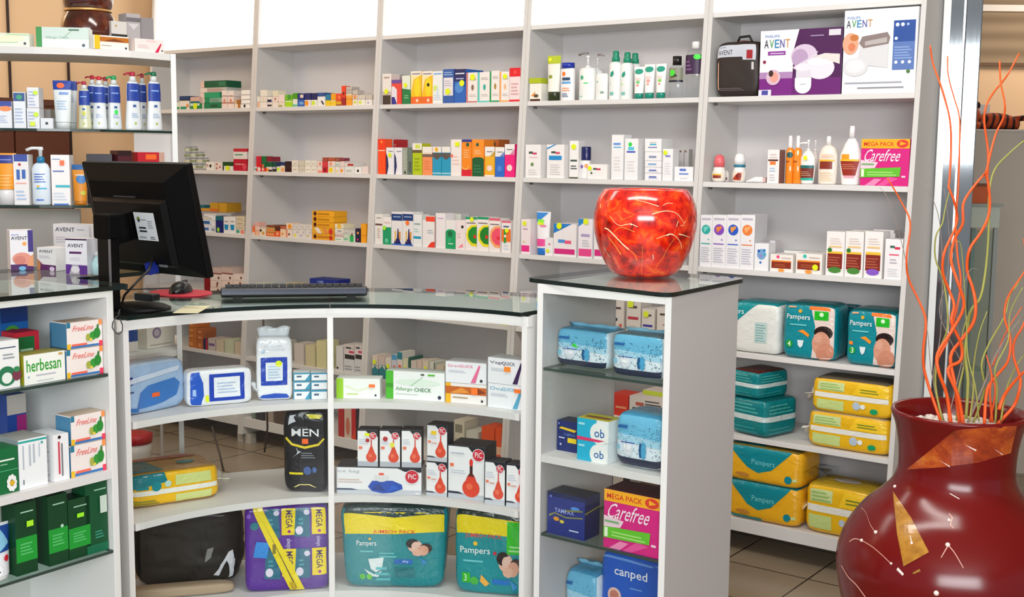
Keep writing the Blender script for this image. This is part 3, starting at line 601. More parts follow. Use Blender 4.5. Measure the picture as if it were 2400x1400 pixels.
stack(671, 686, [(538, 'white carton with dark red dot', '#f0e0d2', [('c', .45, .4, .14, '#6a2420'), ('r', 0, 0, .2, 1, '#f08a6a')]), (523, 'white orange carton', '#f4d8c0', [('c', .55, .45, .28, '#f09a2a')])])
for k, (a, b, cc) in enumerate(((687, 701, '#f0e84a'), (701.5, 716, '#c8c0d0'), (716.5, 731, '#d8c8a0'))):
    stack(a, b, [(538, 'white speckled carton', '#e6e0da', [('c', .35, .3, .2, cc), ('c', .7, .7, .12, '#b8b0c0')]), (526, 'pale speckled carton', '#e2dcd8', [('c', .6, .5, .14, '#d0c8a8'), ('c', .25, .6, .1, '#bcb4cc')])])
ys = [('c', .13, .5, .07, '#4a1a10'), ('r', .25, .3, .78, .65, '#c8821a')]
yw = [('p', [(.25, 0), (.45, 0), (.3, 1), (.1, 1)], '#f0e2d2'), ('p', [(.6, 0), (.75, 0), (.6, 1), (.45, 1)], '#e89048'), ('c', .85, .4, .1, '#d8382a')]
stack(732, 783, [(548, 'amber carton with diagonal stripes', '#eca428', ys+[('c', .86, .4, .08, '#c8301c')]), (534, 'amber white striped carton', '#eeb02e', yw), (521, 'amber carton with dark print', '#f0a81e', ys), (508, 'amber carton with dark print', '#f2ac20', ys), (495, 'amber carton with brown print', '#f4ae22', ys)], dep=0.09)
stack(785, 805, [(556, 'white carton with green line', '#e4e6dc', [('r', .1, .3, .8, .5, '#8ab09a')]), (546, 'white carton with red lines', '#ece2da', [('r', 0, .2, 1, .35, '#c0606a'), ('r', 0, .6, 1, .7, '#c88a8a')]), (536, 'white carton with grey print', '#ebe6dc', [('r', .3, .3, .8, .55, '#8a8a8a')]), (525, 'white yellow carton', '#f0e6c4', [('c', .5, .5, .25, '#f0c04a')])])
stack(806, 818, [(549, 'pale green carton', '#cfdcc8', [('r', 0, .2, .8, .5, '#8ac09a')]), (541, 'white carton with grey line', '#d8d4cc', [('r', .1, .3, .9, .5, '#a8aca4')])])
stack(818.5, 832, [(547, 'green carton with white side', '#e2e8dc', [('r', .1, 0, .8, .8, '#2aae5a'), ('c', .5, .85, .16, '#8a3a24')]), (540, 'pale grey carton', '#d2ccc4')])
carton(833, 845, 536, 'navy carton with orange and pink dots', '#1a1c3c', [('c', .5, .68, .2, '#f0a04a'), ('c', .45, .2, .16, '#e02a6a')]); carton(846, 858, 525, 'tall amber carton', '#f5a41c', [('r', 0, .35, 1, .4, '#e08a10')])
shelf(1, 3)
P = spot(726, 788, 655, 0.03)
carton(727, 789, 668, 'white carton under the blue one', '#dfe6ec', [('r', 0, .5, .7, 1, '#3a86d0')], dep=0.1, z=ZS[3]+.0005, inset=0.05)
carton(728, 788, 655, 'dark blue carton with pale lettering', '#142a84', [('t', 'U&B', .28, .3, .5, .7, '#9ac0e8'), ('p', [(.6, 0), (1, 0), (1, .5)], '#4a8ad8')], z=C.top, dep=0.1, rot=0.08, inset=0.05)
for k, (a, b, c) in enumerate(((600, 622, '#c8ccc0'), (622, 640, '#8a98a0'), (642, 668, '#d0ccb8'), (670, 695, '#c2b896'), (697, 722, '#d2c6b0'))):
    carton(a, b, 664+k % 3*4, ('pale flat carton', 'grey blue carton', 'pale grey carton', 'olive beige carton', 'beige carton')[k], c, dep=0.08)
# ---------------- middle bay
shelf(2, 0)
carton(896, 917, 173, 'white carton with brown base', '#eae2dc', [('r', .05, 0, .95, .3, '#3c302c'), ('r', 0, .3, 1, .42, '#c8b8b0'), ('r', .2, .85, .8, .9, '#b09a90'), ('s', .5, .42, .22, YD)])
carton(918, 941, 187, 'red blue carton with purple lid', '#e8463a', [('r', 0, .85, 1, 1, '#6a4a9a'), ('r', 0, 0, .5, .3, '#2a2a8a'), ('p', [(.0, .3), (.3, .3), (.55, .0), (.55, .6), (.2, .75), (0, .7)], '#e8e0ea')], full=None)
carton(919, 942, 175, 'grey carton behind the red one', '#a8a09a', inset=0.11, dep=0.08)
carton(942.5, 962, 177, 'green carton with white top', '#157a44', [('p', [(0, .55), (1, .5), (1, 1), (0, 1)], '#e4e8dc'), ('l', .25, .2, .8, .35, 2, '#7ac08a'), ('s', .45, .66, .22, YD)])
for d_, dot in (('plain', None), ('black dotted', '#1a1a10')):
    a = 963 if dot is None else 989
    carton(a, a+25, 167, '%s yellow carton with orange base' % d_, '#f6c21c', [('r', 0, .87, 1, 1, '#f2ead8'), ('r', .1, .9, .9, .94, '#8a84a0'), ('p', [(0, .3), (0, .87), (.95, .87), (.3, .75)], '#f8e6a8'), ('e', .62, .5, .3, .3, '#f2d824'), ('r', 0, 0, 1, .22, '#ee6a2c'), ('c', .6, .1, .12, '#f6d8c0')]+([('c', .6, .58, .13, dot)] if dot else []))
carton(1014, 1037, 167, 'white carton with blue line and lime patch', '#eceeea', [('r', .1, .9, .9, .94, '#6aa0e0'), ('r', .1, .4, .5, .55, '#d6ea6a'), ('l', .1, .1, .9, .3, 3, '#c8d4ea'), ('r', .4, .2, .6, .5, '#cfe0ee')])
carton(1038, 1064, 162, 'blue carton with white window', '#2f5ca8', [('r', .05, .22, .92, .75, '#e6e2e6'), ('l', .15, .5, .8, .7, 3, '#c0b8cc'), ('l', .1, .82, .9, .95, 2, '#9ab8e0'), ('s', .48, .34, .22, YD)])
carton(1064.5, 1091, 162, 'blue carton with navy top', '#1f62b8', [('r', 0, .64, 1, 1, '#141c5a'), ('l', .1, .85, .9, .93, 1, '#e0e6f4'), ('l', .15, .7, .85, .78, 1, '#a8b0e0'), ('e', .45, .45, .4, .16, '#4a8ad0'), ('s', .72, .58, .22, YD)], dep=0.13)
for (a, b, y, e_, acc, nm) in ((1092, 1119, 170, '#c87a7a', '#8a6a5a', 'white carton with pink side'), (1119.5, 1147, 169, '#5ac8bc', '#3ab0a4', 'white carton with mint side'), (1147.5, 1170, 166, '#2a9a5c', '#b0883a', 'white carton with green side'), (1170.5, 1193, 168, '#f5a860', '#f0b88a', 'white carton with orange side')):
    carton(a, b, y, nm, '#efe8e4', [('r', 0, 0, .16, 1, e_), ('r', 0, 0, 1, .05, e_), ('e', .58, .5, .12, .1, acc), ('l', .3, .75, .9, .85, 2, '#b8b0ac'), ('l', .3, .2, .9, .3, 2, '#c8c0bc')]+([('s', .62, .84, .22, YD)] if e_ in ('#c87a7a', '#f5a860') else []))
carton(1194, 1219, 159, 'pink white carton with red top', '#f0dcdc', [('r', 0, .74, 1, 1, '#e01c28'), ('c', .5, .87, .14, '#f04a3a'), ('l', .15, .2, .85, .6, 4, '#d8a8a8'), ('r', 0, 0, 1, .06, '#e0303a')], rot=0.06)
shelf(2, 1)
carton(880, 903, 326, 'bright orange tall carton', '#ff4f1a', [('r', 0, .66, 1, .69, '#ffd0b0'), ('r', 0, .69, 1, 1, '#f23a1a'), ('c', .5, .92, .14, '#ff9a3a')])
carton(900, 923, 327, 'dark red carton behind the swoosh cartons', '#b81a22', [('l', .1, .75, .9, .9, 2, '#e08a80')], inset=0.12, dep=0.08)
for a in (905, 924.5):
    carton(a, a+18, 346, 'white carton with navy curve%s' % (' and yellow dot' if a < 910 else ''), '#ecebf0', [('p', [(0, 0), (.12, 0), (.32, .3), (.22, .62), (0, .8)], '#1a2a60'), ('l', .3, .84, .9, .92, 1, '#8a8aa0')]+([('s', .55, .72, .22, YD)] if a < 910 else []))
carton(943.5, 955, 346, 'grey green carton', '#9aa294', [('l', .2, .2, .8, .9, 8, '#b8bcae'), ('c', .5, .08, .2, '#3a3a30')]); carton(955.5, 966, 347, 'dark grey green carton', '#6a7a70', [('r', .2, .1, .8, .5, '#52605a')])
carton(966.5, 989, 336, 'lime carton with brown band', '#b4c81c', [('r', 0, .79, 1, 1, '#eeeae0'), ('r', .3, .84, .8, .96, '#d8e25a'), ('r', 0, .7, 1, .79, '#6a5638'), ('l', .2, .15, .8, .6, 4, '#98ac14')])
carton(990, 1013, 344, 'salmon carton with brown band', '#f4925e', [('r', 0, .8, 1, 1, '#eeeae2'), ('r', 0, .64, 1, .74, '#7a6054'), ('r', 0, .74, 1, .8, '#e8d8c8'), ('l', .2, .2, .8, .55, 4, '#e8844e')])
for a in (1013.5, 1035):
    carton(a, a+21, 344, 'teal carton with brown band', '#1e9ac0', [('r', 0, .8, 1, 1, '#eeeae2'), ('r', 0, .66, 1, .78, '#5c5450'), ('p', [(0, .66), (1, .66), (.5, .54)], '#5c5450'), ('r', 0, .05, 1, .1, '#9ad0dc')]+([('c', .45, .9, .2, '#f0b83a')] if a < 1020 else []))
carton(1056.5, 1081, 327, 'white carton with faint pink print', '#f0e8e4', [('l', .15, .3, .85, .6, 3, '#ecc8c0'), ('c', .1, .55, .14, '#f08070'), ('s', .65, .87, .2, YD, .06)])
carton(1082, 1105, 327, 'orange carton with navy top and red base', '#f58a1e', [('r', 0, .93, 1, 1, '#2a3a8a'), ('r', 0, 0, 1, .18, '#d81c34'), ('e', .4, .27, .36, .1, '#f8c46a'), ('e', .4, .3, .34, .1, '#f58a1e'), ('c', .6, .86, .16, '#1c5a40'), ('l', .2, .5, .8, .75, 4, '#f8c080')])
carton(1106, 1134, 327, 'orange carton with dark green base', '#f8922a', [('r', .02, 0, 1, .46, '#0c5a34'), ('e', .5, .47, .48, .05, '#0c5a34'), ('c', .45, .86, .12, '#1c5a40'), ('l', .2, .6, .8, .74, 3, '#fcc890'), ('l', .15, .1, .85, .35, 3, '#2a7a50')])
for a in (1133, 1151):
    carton(a, a+17, 327, 'brown orange carton at the back%s' % (', nearer the pink carton' if a > 1140 else ''), '#b8622a', [('c', .4, .88, .2, '#3a4a34')], inset=0.12, dep=0.08)
for a, b, y, c, t, nm in ((1136, 1159, 344, '#f0b02a', '#c8a040', 'yellow carton with white top'), (1160, 1182, 345, '#2a6ac8', '#6a8ac0', 'blue carton with white top'), (1182.5, 1206, 338, '#f01c7c', '#d88aa8', 'hot pink carton with white top')):
    carton(a, b, y, nm, c, [('r', 0, .68, 1, 1, '#eeeae8'), ('l', .2, .82, .8, .88, 1, '#6a6a6a'), ('p', [(.5, .68), (1, .68), (1, .86)], t), ('e', .5, .28, .28, .1, '#f4d8d0' if nm[0] != 'b' else '#4a86d8'), ('r', 0, 0, 1, .05, '#eeeae8' if nm[0] == 'y' else c)])
shelf(2, 2)
carton(875.5, 897, 502, 'white carton with brown line', '#e9e6e2', [('r', .05, .62, .95, .68, '#6a4a44'), ('l', .2, .86, .8, .92, 1, '#8a8a8a'), ('l', .3, .2, .7, .55, 5, '#c8b0a0')])
carton(897.5, 917, 509, 'white carton with green base', '#eeeae8', [('r', 0, 0, 1, .63, '#109a68'), ('l', .15, .78, .85, .84, 1, '#d8a0a0'), ('c', .45, .14, .2, '#6ac8a8'), ('s', .25, .6, .2, '#a6f23a')])
for a in (918, 943.5):
    carton(a, a+25, 497, 'white carton with navy top and blue figure%s' % (' and orange dot' if a > 930 else ''), '#e9e6e6', [('r', 0, .74, 1, .94, '#123a78'), ('l', .15, .84, .85, .9, 1, '#a8c0e0'), ('p', [(.2, 0), (.95, 0), (.72, .2), (.64, .5), (.56, .5), (.5, .2), (.3, .15)], '#141c66'), ('p', [(.3, .15), (.3, .4), (.42, .45), (.4, .1)], '#f0b83a'), ('p', [(.66, .4), (.85, .42), (.85, .15), (.7, .2)], '#d8923a'), ('r', 0, 0, 1, .04, '#2a6ac0')]+([('s', .5, .68, .17, OD)] if a > 930 else []))
carton(969, 989, 503, 'white carton with teal bar', '#e6e8e8', [('r', 0, .24, .9, .32, '#1a9ac0'), ('l', .1, .68, .8, .78, 1, '#8aa0a4'), ('l', .1, .45, .6, .6, 2, '#a8d0d0')])
carton(990, 1019, 507, 'white carton with red top and red curve', '#eae6e4', [('r', .28, .83, 1, .99, '#f04a34'), ('r', 0, .88, .28, 1, '#b8c8c0'), ('l', .4, .45, .9, .6, 2, '#a8b8c0'), ('p', [(.4, 0), (1, 0), (1, .2), (.7, .16)], '#e83a26')], side='#b08070')
carton(1020.5, 1044, 500, 'white carton with lilac lid', '#ece6e8', [('l', .2, .84, .8, .9, 1, '#c09ad0'), ('r', .04, .05, .1, .95, '#d8d0d4')])
carton(1046, 1080, 501, 'long pale grey carton lying behind', '#d6dad4', [('l', .2, .4, .8, .7, 2, '#a8aca8')], inset=0.13, dep=0.06)
carton(1044.5, 1068, 516, 'white carton with green lower half', '#e9e6e4', [('r', 0, 0, 1, .6, '#0c9c5e'), ('e', .5, .6, .45, .08, '#0c9c5e'), ('c', .45, .52, .24, '#0a6a44'), ('l', .25, .16, .75, .24, 1, '#bfe8d0'), ('c', .4, .3, .14, '#2ab07a')])
carton(1068.5, 1090, 516, 'white carton with black dot and pink corner', '#ecdfde', [('c', .7, .77, .14, '#16241c'), ('p', [(.2, .05), (.8, .08), (.75, .2), (.5, .14)], '#f08a98'), ('l', .15, .4, .5, .6, 2, '#e0c0c0')])
for a, c1, c2, nm, y in ((1090.5, '#0e8a2c', '#e8d81c', 'white carton with watermelon slice', 509), (1118, '#0e7e26', '#ecdc22', 'white carton with second watermelon slice', 509), (1145.5, '#f0506a', '#f5a86a', 'white carton with pink citrus slice', 512)):
    carton(a, a+27, y, nm, '#eee6e2', [('r', 0, .93, 1, 1, '#18966a' if 'melon' in nm else '#e06078'), ('l', .1, .8, .9, .88, 1, '#8a7a7a'), ('p', [(1, .12), (.5, .14), (.14, .3), (.06, .46), (.16, .64), (.5, .76), (1, .78)], c2), ('p', [(1, .2), (.6, .22), (.3, .34), (.24, .46), (.3, .58), (.6, .7), (1, .72)], c1), ('c', .84, .42, .13, '#d82a2a' if 'melon' in nm else '#e8203c')]+([('s', .6, .93, .16, YD)] if a < 1100 else []))
carton(1175, 1197, 518, 'white carton with orange and green bands', '#efe8e6', [('r', 0, .94, 1, 1, '#e06078'), ('r', 0, .34, 1, .74, '#f2722a'), ('r', .25, .3, .5, .74, '#0e9a3a'), ('c', .4, .52, .12, '#f2efe8'), ('l', .2, .8, .8, .9, 1, '#4a5a8a'), ('l', .25, .1, .75, .3, 2, '#c8dce8'), ('s', .62, .7, .2, YD)])
shelf(2, 3)
for k, (a, b, y, c, s_) in enumerate(((876, 913, 722, '#d8d4a8', 'pale yellow carton'), (914, 961, 726, '#c8b418', 'mustard yellow carton'), (963, 992, 730, '#d8983a', 'amber carton'), (994, 1022, 728, '#e4cdb8', 'cream carton with dark print'), (1023, 1052, 732, '#dccabc', 'beige carton with dark print'), (1053, 1078, 734, '#c2203c', 'crimson carton'), (1078.5, 1101, 735, '#b01830', 'dark crimson carton'), (1103, 1126, 744, '#d8d060', 'pale lime carton'), (1127, 1157, 736, '#0f5a74', 'dark teal carton'), (1160, 1170, 745, '#c8b8d0', 'narrow lilac carton'), (1171, 1190, 742, '#cfd23a', 'lime yellow carton'))):
    carton(a, b, y, s_, c, [('r', .1, .1, .9, .35, '#6a4a2c'), ('c', .6, .6, .12, '#3a2a20')] if 'dark print' in s_ else [('r', 0, 0, 1, .2, '#b8a81a')] if 'teal' in s_ else [], dep=0.09)
shelf(2, 4)
for k, (a, b, y, c, s_, sh) in enumerate(((872, 886, 833, '#d8c8bc', 'pale carton with lime dot', [('s', .5, .7, .3, YD)]), (887, 902, 836, '#cbb8b0', 'pink grey carton', []), (903, 917, 839, '#dcd2c8', 'pale carton with second lime dot', [('s', .5, .6, .3, YD)]), (918, 930, 832, '#c8ccd8', 'pale blue carton with coral dot', [('c', .5, .5, .28, '#f0603a'), ('r', 0, .8, 1, 1, '#4a9ac8')]), (931, 943, 826, '#dcd4cc', 'white carton with teal top', [('r', 0, .75, 1, 1, '#0f7a8a'), ('c', .5, .5, .28, '#f05030')]), (944, 956, 842, '#d4d0b0', 'pale carton with yellow dot', [('s', .5, .6, .3, YD)]), (957, 962, 838, '#0f5a4a', 'narrow dark green carton', []), (963, 976, 846, '#cfc4b8', 'beige carton with dark disc', [('c', .45, .5, .34, '#2a2a30'), ('c', .45, .45, .18, '#b8d23a')]), (977, 989, 846, '#d6bfb4', 'pink beige carton', []), (990, 1004, 846, '#d8ccb8', 'beige carton with yellow dot', [('s', .6, .7, .24, YD)]), (1006, 1019, 849, '#cdd0c4', 'pale grey carton with dark edge', [('r', .85, 0, 1, 1, '#4a4a44')]), (1022, 1040, 856, '#c8bca8', 'low beige carton', []), (1042, 1060, 858, '#c4b8aa', 'low taupe carton', []))):
    carton(a, b, y, s_, c, sh, dep=0.09)
for k, (a, b) in enumerate(((872, 887), (888, 903))):
    carton(a, b, 858, 'teal carton in front%s' % (', nearer the green test box' if k else ''), '#0d7a86', [('p', [(0, .7), (.5, 1), (1, .7), (1, 1), (0, 1)], '#d8cfc0')], inset=-0.0, dep=0.03, z=ZS[4]+.0005)
shelf(2, 5)
carton(1064, 1088, 986, 'tall beige carton with grey top', '#cfc8b4', [('r', .1, .7, .8, .9, '#8a8474'), ('l', .1, .2, .8, .6, 4, '#a8a090')], dep=0.1)
for k, (a, b, y) in enumerate(((1128, 1158, 1002), (1160, 1190, 1006))):
    carton(a, b, y, 'orange red carton with pale band%s' % (', nearer the upright' if k else ''), '#e0501e', [('r', 0, .35, 1, .55, '#e8b89a'), ('r', 0, 0, 1, .3, '#d0ccd4')], dep=0.1)
carton(1092, 1120, 1012, 'low pale grey carton', '#c8c8bc', dep=0.1)
# second bay, low shelves seen through the counter glass
shelf(1, 4)
carton(788, 804, 812, 'white carton with black dot', '#dedada', [('c', .2, .12, .14, '#1a1a2a')], dep=0.1)
for k, (a, b) in enumerate(((806, 830), (831, 856))):
    stack(a, b, [(842, 'white carton with grey print', '#d6d6d8', [lines('#9a9aa0', .1, .2, .8, .6, 2)]), (832, 'black and white carton', '#16161c', [('r', 0, 0, .1, 1, '#d8d0d0')]), (818, 'pink white carton', '#e4d4d4', [('r', .5, .3, 1, .7, '#c83a64')]), (808, 'grey white carton', '#d4ccc8', [('r', .2, 0, .7, .4, '#3a3a40')])])
for k, (a, b, y, c, s_) in enumerate(((600, 618, 792, '#c8c2ba', 'grey beige carton'), (620, 642, 797, '#d0c4bc', 'pale carton'), (645, 665, 800, '#c4bcb0', 'taupe carton'), (690, 712, 806, '#d2c8c0', 'pale pink carton'), (716, 738, 810, '#d4caa0', 'pale yellow carton'), (742, 764, 800, '#d8d2a0', 'lime tinted carton'))):
    carton(a, b, y, s_, c, dep=0.09)
shelf(1, 5)
carton(793, 806, 956, 'red carton with pale print', '#b81e24', dep=0.1); carton(807, 824, 958, 'beige carton with coral figure', '#d8bfae', [('e', .5, .4, .3, .3, '#c8705a')], dep=0.1); carton(824, 834, 954, 'red carton with orange base', '#c01a22', [('p', [(0, 0), (1, 0), (1, .4)], '#e0401c')], dep=0.1); carton(835.5, 848, 953, 'dark navy carton', '#1a1830', dep=0.1)
for k, (a, b, y, c, s_) in enumerate(((600, 618, 955, '#3a3a44', 'dark grey carton'), (622, 640, 958, '#a89a8c', 'taupe carton'), (644, 664, 962, '#5a4a44', 'brown carton'), (590, 598, 954, '#7a8a80', 'grey green carton'))):
    carton(a, b, y, s_, c, dep=0.09)
shelf(0, 4)
stack(443, 461, [(y, 'orange brown carton', '#c8702a', [('r', .1, .2, .5, .6, '#e09a4a')]) for y in (793, 780, 767, 755)], dep=0.09)
stack(462, 476, [(y, 'brown orange carton', '#b4602a', [('r', .2, .2, .7, .6, '#d88a4a')]) for y in (797, 784, 771)], dep=0.09)
carton(477, 487, 795, 'navy red carton', '#1c1c50', [('r', .6, 0, 1, 1, '#c02030')], dep=0.08); carton(488, 505, 794, 'pale carton with lilac print', '#c8b8b4', [('r', .1, .4, .9, .6, '#7a5a8a')], dep=0.09); carton(507, 525, 797, 'cream carton', '#cfc0a8', dep=0.09); carton(527, 548, 797, 'pale green carton', '#c8ccb0', dep=0.09); carton(550, 571, 803, 'beige carton', '#cdbca4', dep=0.09)
# ---------------- fourth bay
shelf(3, 0)
carton(1241, 1269, 196, 'white cream carton with lime lid', '#efede2', [('r', .05, .0, .9, .12, '#4a1e12'), ('p', [(.1, .3), (.5, .55), (.4, .25)], '#f5923a'), ('e', .55, .3, .2, .1, '#5a4a38')])
C.top += 0; carton(1240, 1268, 183, 'lime green lid carton', '#b0bf14', z=C.top, full='lime green carton resting on the white cream carton, top shelf of fourth bay')
squeeze_tube(1275, 1306, 130, 'white tube with lime top and dark cap', '#efede4', [('r', 0, .78, 1, 1, '#b4c414'), ('c', .4, .42, .12, '#8a9a2a'), ('c', .3, .9, .12, YD)], '#2a3414', 0.2)
BP = [(.92, 0), (1, .03), (1, .78), (.8, .83)]
bottle(1308, 1340, 147, 'white bottle with blue cap', [(.95, 0), (1, .02), (1, .82), (.9, .86)], M('#efeff0', .3), (.02, .8, None, [('c', .4, .88, .12, OD), ('r', .3, .66, .8, .76, '#2a4a6a'), ('r', .25, .55, .85, .62, '#5aa8e0'), ('l', .3, .3, .8, .45, 2, '#f0a070'), ('l', .3, .1, .7, .25, 3, '#4a6a9a')]), flat=.6, caps=[('cap', [(.85, .86), (.85, 1.0)], M('#1c34a8', .3))])
e = bottle(1350, 1388, 129, 'large white pump bottle with green label', [(.95, 0), (1, .02), (1, .68), (.85, .72), (.35, .74)], M('#eef0ee', .3), (.05, .62, None, [('c', .35, .8, .1, '#4ab08a'), ('r', .45, .56, .7, .6, '#4ae07a'), ('r', .2, .04, .4, .08, '#8ad0c0')]), flat=.65, caps=pump_caps(.72, '#e8ebea'))
spout(e, .05, .2, .97, '#8a8480', True, .9)
e = bottle(1382, 1406, 135, 'white pump bottle standing behind', [(.95, 0), (1, .68), (.35, .74)], M('#eaeceb', .3), None, flat=.65, inset=0.13, caps=pump_caps(.72, '#d8dad8')); spout(e, .04, .2, .97, '#9a8a88', False, .8)
bottle(1391, 1419, 172, 'short white bottle with faint print', [(.95, 0), (1, .02), (1, .92), (.9, 1.0)], M('#eef0ee', .3), (.05, .9, None, [('c', .3, .75, .07, '#9ac8b4'), ('r', .55, .22, .8, .32, '#8aa89a')]), flat=.6)
for a, y, dn in ((1421, 119, 'tall white mousse bottle with green cap'), (1448, 122, 'tall white mousse bottle with lime mark'), (1466, 124, 'white mousse bottle standing behind')):
    bottle(a, a+27, y, dn, [(.95, 0), (1, .01), (1, .7), (.9, .76), (.62, .78)], M('#eef1ef', .3), (.02, .7, None, [('p', [(.35, .78), (.55, .85), (.6, .75), (.5, .66), (.3, .68)], '#1a9a80'), ('r', .3, .1, .6, .2, '#7abcb0'), ('c', .35, .45, .06, '#a8e870' if 'lime' in dn else '#c8e0d8')]), flat=.85, inset=0.03 if 'behind' not in dn else 0.13, caps=[('cap', [(.62, .77), (.60, .87), (.45, .9), (.5, .95), (.42, 1.0)], M('#0e8a6a', .35))])
for a, y, dn, cc in ((1480, 156, 'white tube with green oval', '#78c878'), (1504, 150, 'white tube with green oval and red mark', '#f0a0a0'), (1531, 149, 'wide white tube with green oval', '#8ad060')):
    squeeze_tube(a, a+25, y, dn, '#eef1ef', [('e', .5, .82, .3, .1, '#119a80'), ('c', .5, .42, .13, cc), ('c', .5, .3, .08, '#f08a7a'), ('l', .3, .5, .7, .6, 2, '#f0c8c0')], '#0f8a74', .17)
bottle(1562, 1594, 131, 'clear bottle with black cap', [(.92, 0), (1, .02), (1, .74), (.6, .8)], PLASTIC, (.38, .72, '#8a8a78', [('p', [(.3, .3), (.5, .7), (.7, .4)], '#3a3a2a'), ('r', 0, 0, 1, .14, '#14182a'), ('c', .4, .65, .16, '#4ae03a')], 2.6), flat=.8, caps=[('cap', [(.6, .79), (.6, 1.0)], M('#1a1614', .3))])
bottle(1598, 1640, 96, 'large clear bottle with white cap and purple label', [(.92, 0), (1, .02), (1, .75), (.8, .85), (.4, .88)], PLASTIC, (.42, .76, '#3a1c44', [('l', .1, .2, .5, .8, 3, '#7a5a8a'), ('s', .72, .88, .14, '#2ae82a')], 2.6), flat=.8, caps=[('cap', [(.42, .87), (.42, .98), (.35, 1.0)], M('#ecebe8', .35))])
shelf(3, 1)
HL = [('r', .22, .72, .48, .79, '#3f4f48'), ('r', .48, .70, .74, .76, '#d03a68')]
carton(1231, 1267, 339, 'white carton with green oval', '#f0edec', HL+[('l', .25, .6, .8, .66, 1, '#e0b0b8'), ('c', .45, .4, .1, '#6a8a58'), lines('#d8d4d4', .2, .08, .8, .28, 3)])
carton(1281, 1322, 339, 'white carton with blue ribbon and blue band', '#f0edec', [('p', [(0, .85), (.55, 1), (.42, 1), (0, .9)], '#2a8ad0'), ('r', .25, .74, .5, .8, '#3f4f48'), ('r', .5, .72, .75, .78, '#d04a68'), ('r', .12, .54, .86, .67, '#1f8ed0'), lines('#d4d0d0', .2, .1, .8, .45, 5)])
carton(1322, 1336, 345, 'grey carton behind the ribboned carton', '#b8b4b2', inset=0.12, dep=0.05)
carton(1334, 1355, 330, 'white carton with yellow dot', '#f0eeec', [('r', .1, .45, .85, .5, '#4a5a5a'), ('l', .15, .25, .85, .38, 2, '#3f4a50'), ('r', 0, 0, 1, .04, '#5a5a4c'), ('s', .5, .84, .26, YD)])
bottle(1357, 1377, 344, 'white roll on bottle with navy cap', [(.95, 0), (1, .02), (1, .5), (.9, .58)], M('#f0eeee', .3), (.1, .5, None, [('c', .3, .7, .16, '#7a4ab0'), ('c', .8, .75, .2, '#f0a060')]), flat=.9, caps=[('cap', [(.98, .58), (1, .6), (1, .97), (.9, 1.0)], M('#161c58', .25))])
carton(1377, 1423, 385, 'flat white carton with yellow dot', '#f0edeb', [('r', .28, .62, .46, .74, '#3f4f48'), ('r', .46, .6, .66, .72, '#d03a5a'), ('c', .2, .4, .05, '#4a5a4a'), ('s', .13, .72, .1, YD)])
carton(1432, 1460, 316, 'tall white carton with blue line', '#f0eff0', [('r', .15, .77, .75, .82, '#6a9ae0'), ('r', .15, .71, .8, .735, '#5ab0e0'), lines('#e0dada', .2, .2, .8, .55, 5)])
carton(1463, 1494, 325, 'white carton with green mark', '#f0eff0', [('c', .4, .86, .14, '#2ad84a'), ('r', .25, .72, .7, .8, '#5ac8e0'), ('r', .15, .66, .8, .7, '#4a5ac0'), lines('#e0dada', .2, .2, .8, .5, 4)])
for k, a in enumerate((1488, 1496)):
    carton(a, a+10, 328+k*3, 'thin grey white carton behind%s' % (', farther right one' if k else ''), '#dcdada', inset=0.11+k*.03, dep=0.05)
fl = [('r', .25, .35, .7, .6, '#6a78b8'), ('r', .2, .2, .8, .3, '#b8bcd8')]
stack(1511, 1550, [(406, 'flat white carton with blue print', '#efeef0', fl), (392, 'flat white carton with blue print', '#efeef0', fl), (377, 'flat white carton with pale blue print', '#f0eff0', [('r', .2, .3, .7, .6, '#8ab0d8')]), (356, 'flat white carton with grey print', '#efeff0', [('r', .25, .3, .7, .55, '#8a92b0')]), (325, 'white carton with blue and teal print', '#f0f0f0', [('r', .3, .5, .7, .62, '#4ab0d8'), ('r', .2, .3, .75, .36, '#3a4aa8'), ('l', .3, .7, .7, .8, 1, '#c8a890')])], dep=0.09)
carton(1501, 1512, 357, 'white carton standing behind the flat stack', '#e6e4e6', inset=0.13, dep=0.05)
carton(1552, 1576, 349, 'white carton with yellow dot and lilac print', '#f0eff0', [('r', .25, .74, .75, .8, '#8a8ad0'), lines('#dcd8dc', .2, .2, .8, .6, 5), ('s', .28, .88, .2, YD)])
for a in (1578, 1590, 1602):
    carton(a, a+11, 350, 'slim grey carton behind the flat carton', '#c4c0be', [('r', .1, .9, .5, .96, '#7a5a50')], inset=0.14, dep=0.03)
carton(1580, 1624, 391, 'flat white carton with blue lettering', '#f0f0f2', [('r', .28, .7, .62, .86, '#5a78d0'), ('r', .25, .45, .75, .55, '#6a8ad8'), ('l', .3, .15, .7, .3, 1, '#d8d4d8')])
shelf(3, 2)
carton(1218, 1243, 514, 'white pink carton with yellow dot', '#efe2e4', [('r', .05, .07, .9, .25, '#e82a88'), ('l', .2, .7, .7, .78, 1, '#b890b0'), ('c', .3, .35, .1, '#d8c890'), ('s', .4, .88, .2, YD)])
squeeze_tube(1249, 1282, 497, 'white blue tube with pink band', '#f0eef0', [('p', [(.05, .98), (.75, .98), (.3, .72), (.05, .72)], '#2a86d8'), ('r', .05, .05, .95, .25, '#e84a98'), ('r', .4, .58, .7, .64, '#e88ab0'), ('s', .42, .74, .16, '#8af03a', .05), ('s', .42, .68, .16, YD, .04)], '#1a74cc', .16)
carton(1277, 1296, 558, 'small white carton with yellow dot', '#f0eef0', [('r', .4, .6, .7, .7, '#e08aa0'), ('s', .4, .28, .2, YD)])
BT = lambda x: [('p', [(0, .7), (0, 1), (x, 1)], '#1f7ed0'), ('r', .2, .42, .5, .52, '#4a90d8'), ('r', .5, .4, .78, .5, '#e85a80'), ('r', .04, .08, .94, .24, '#d82a80')]
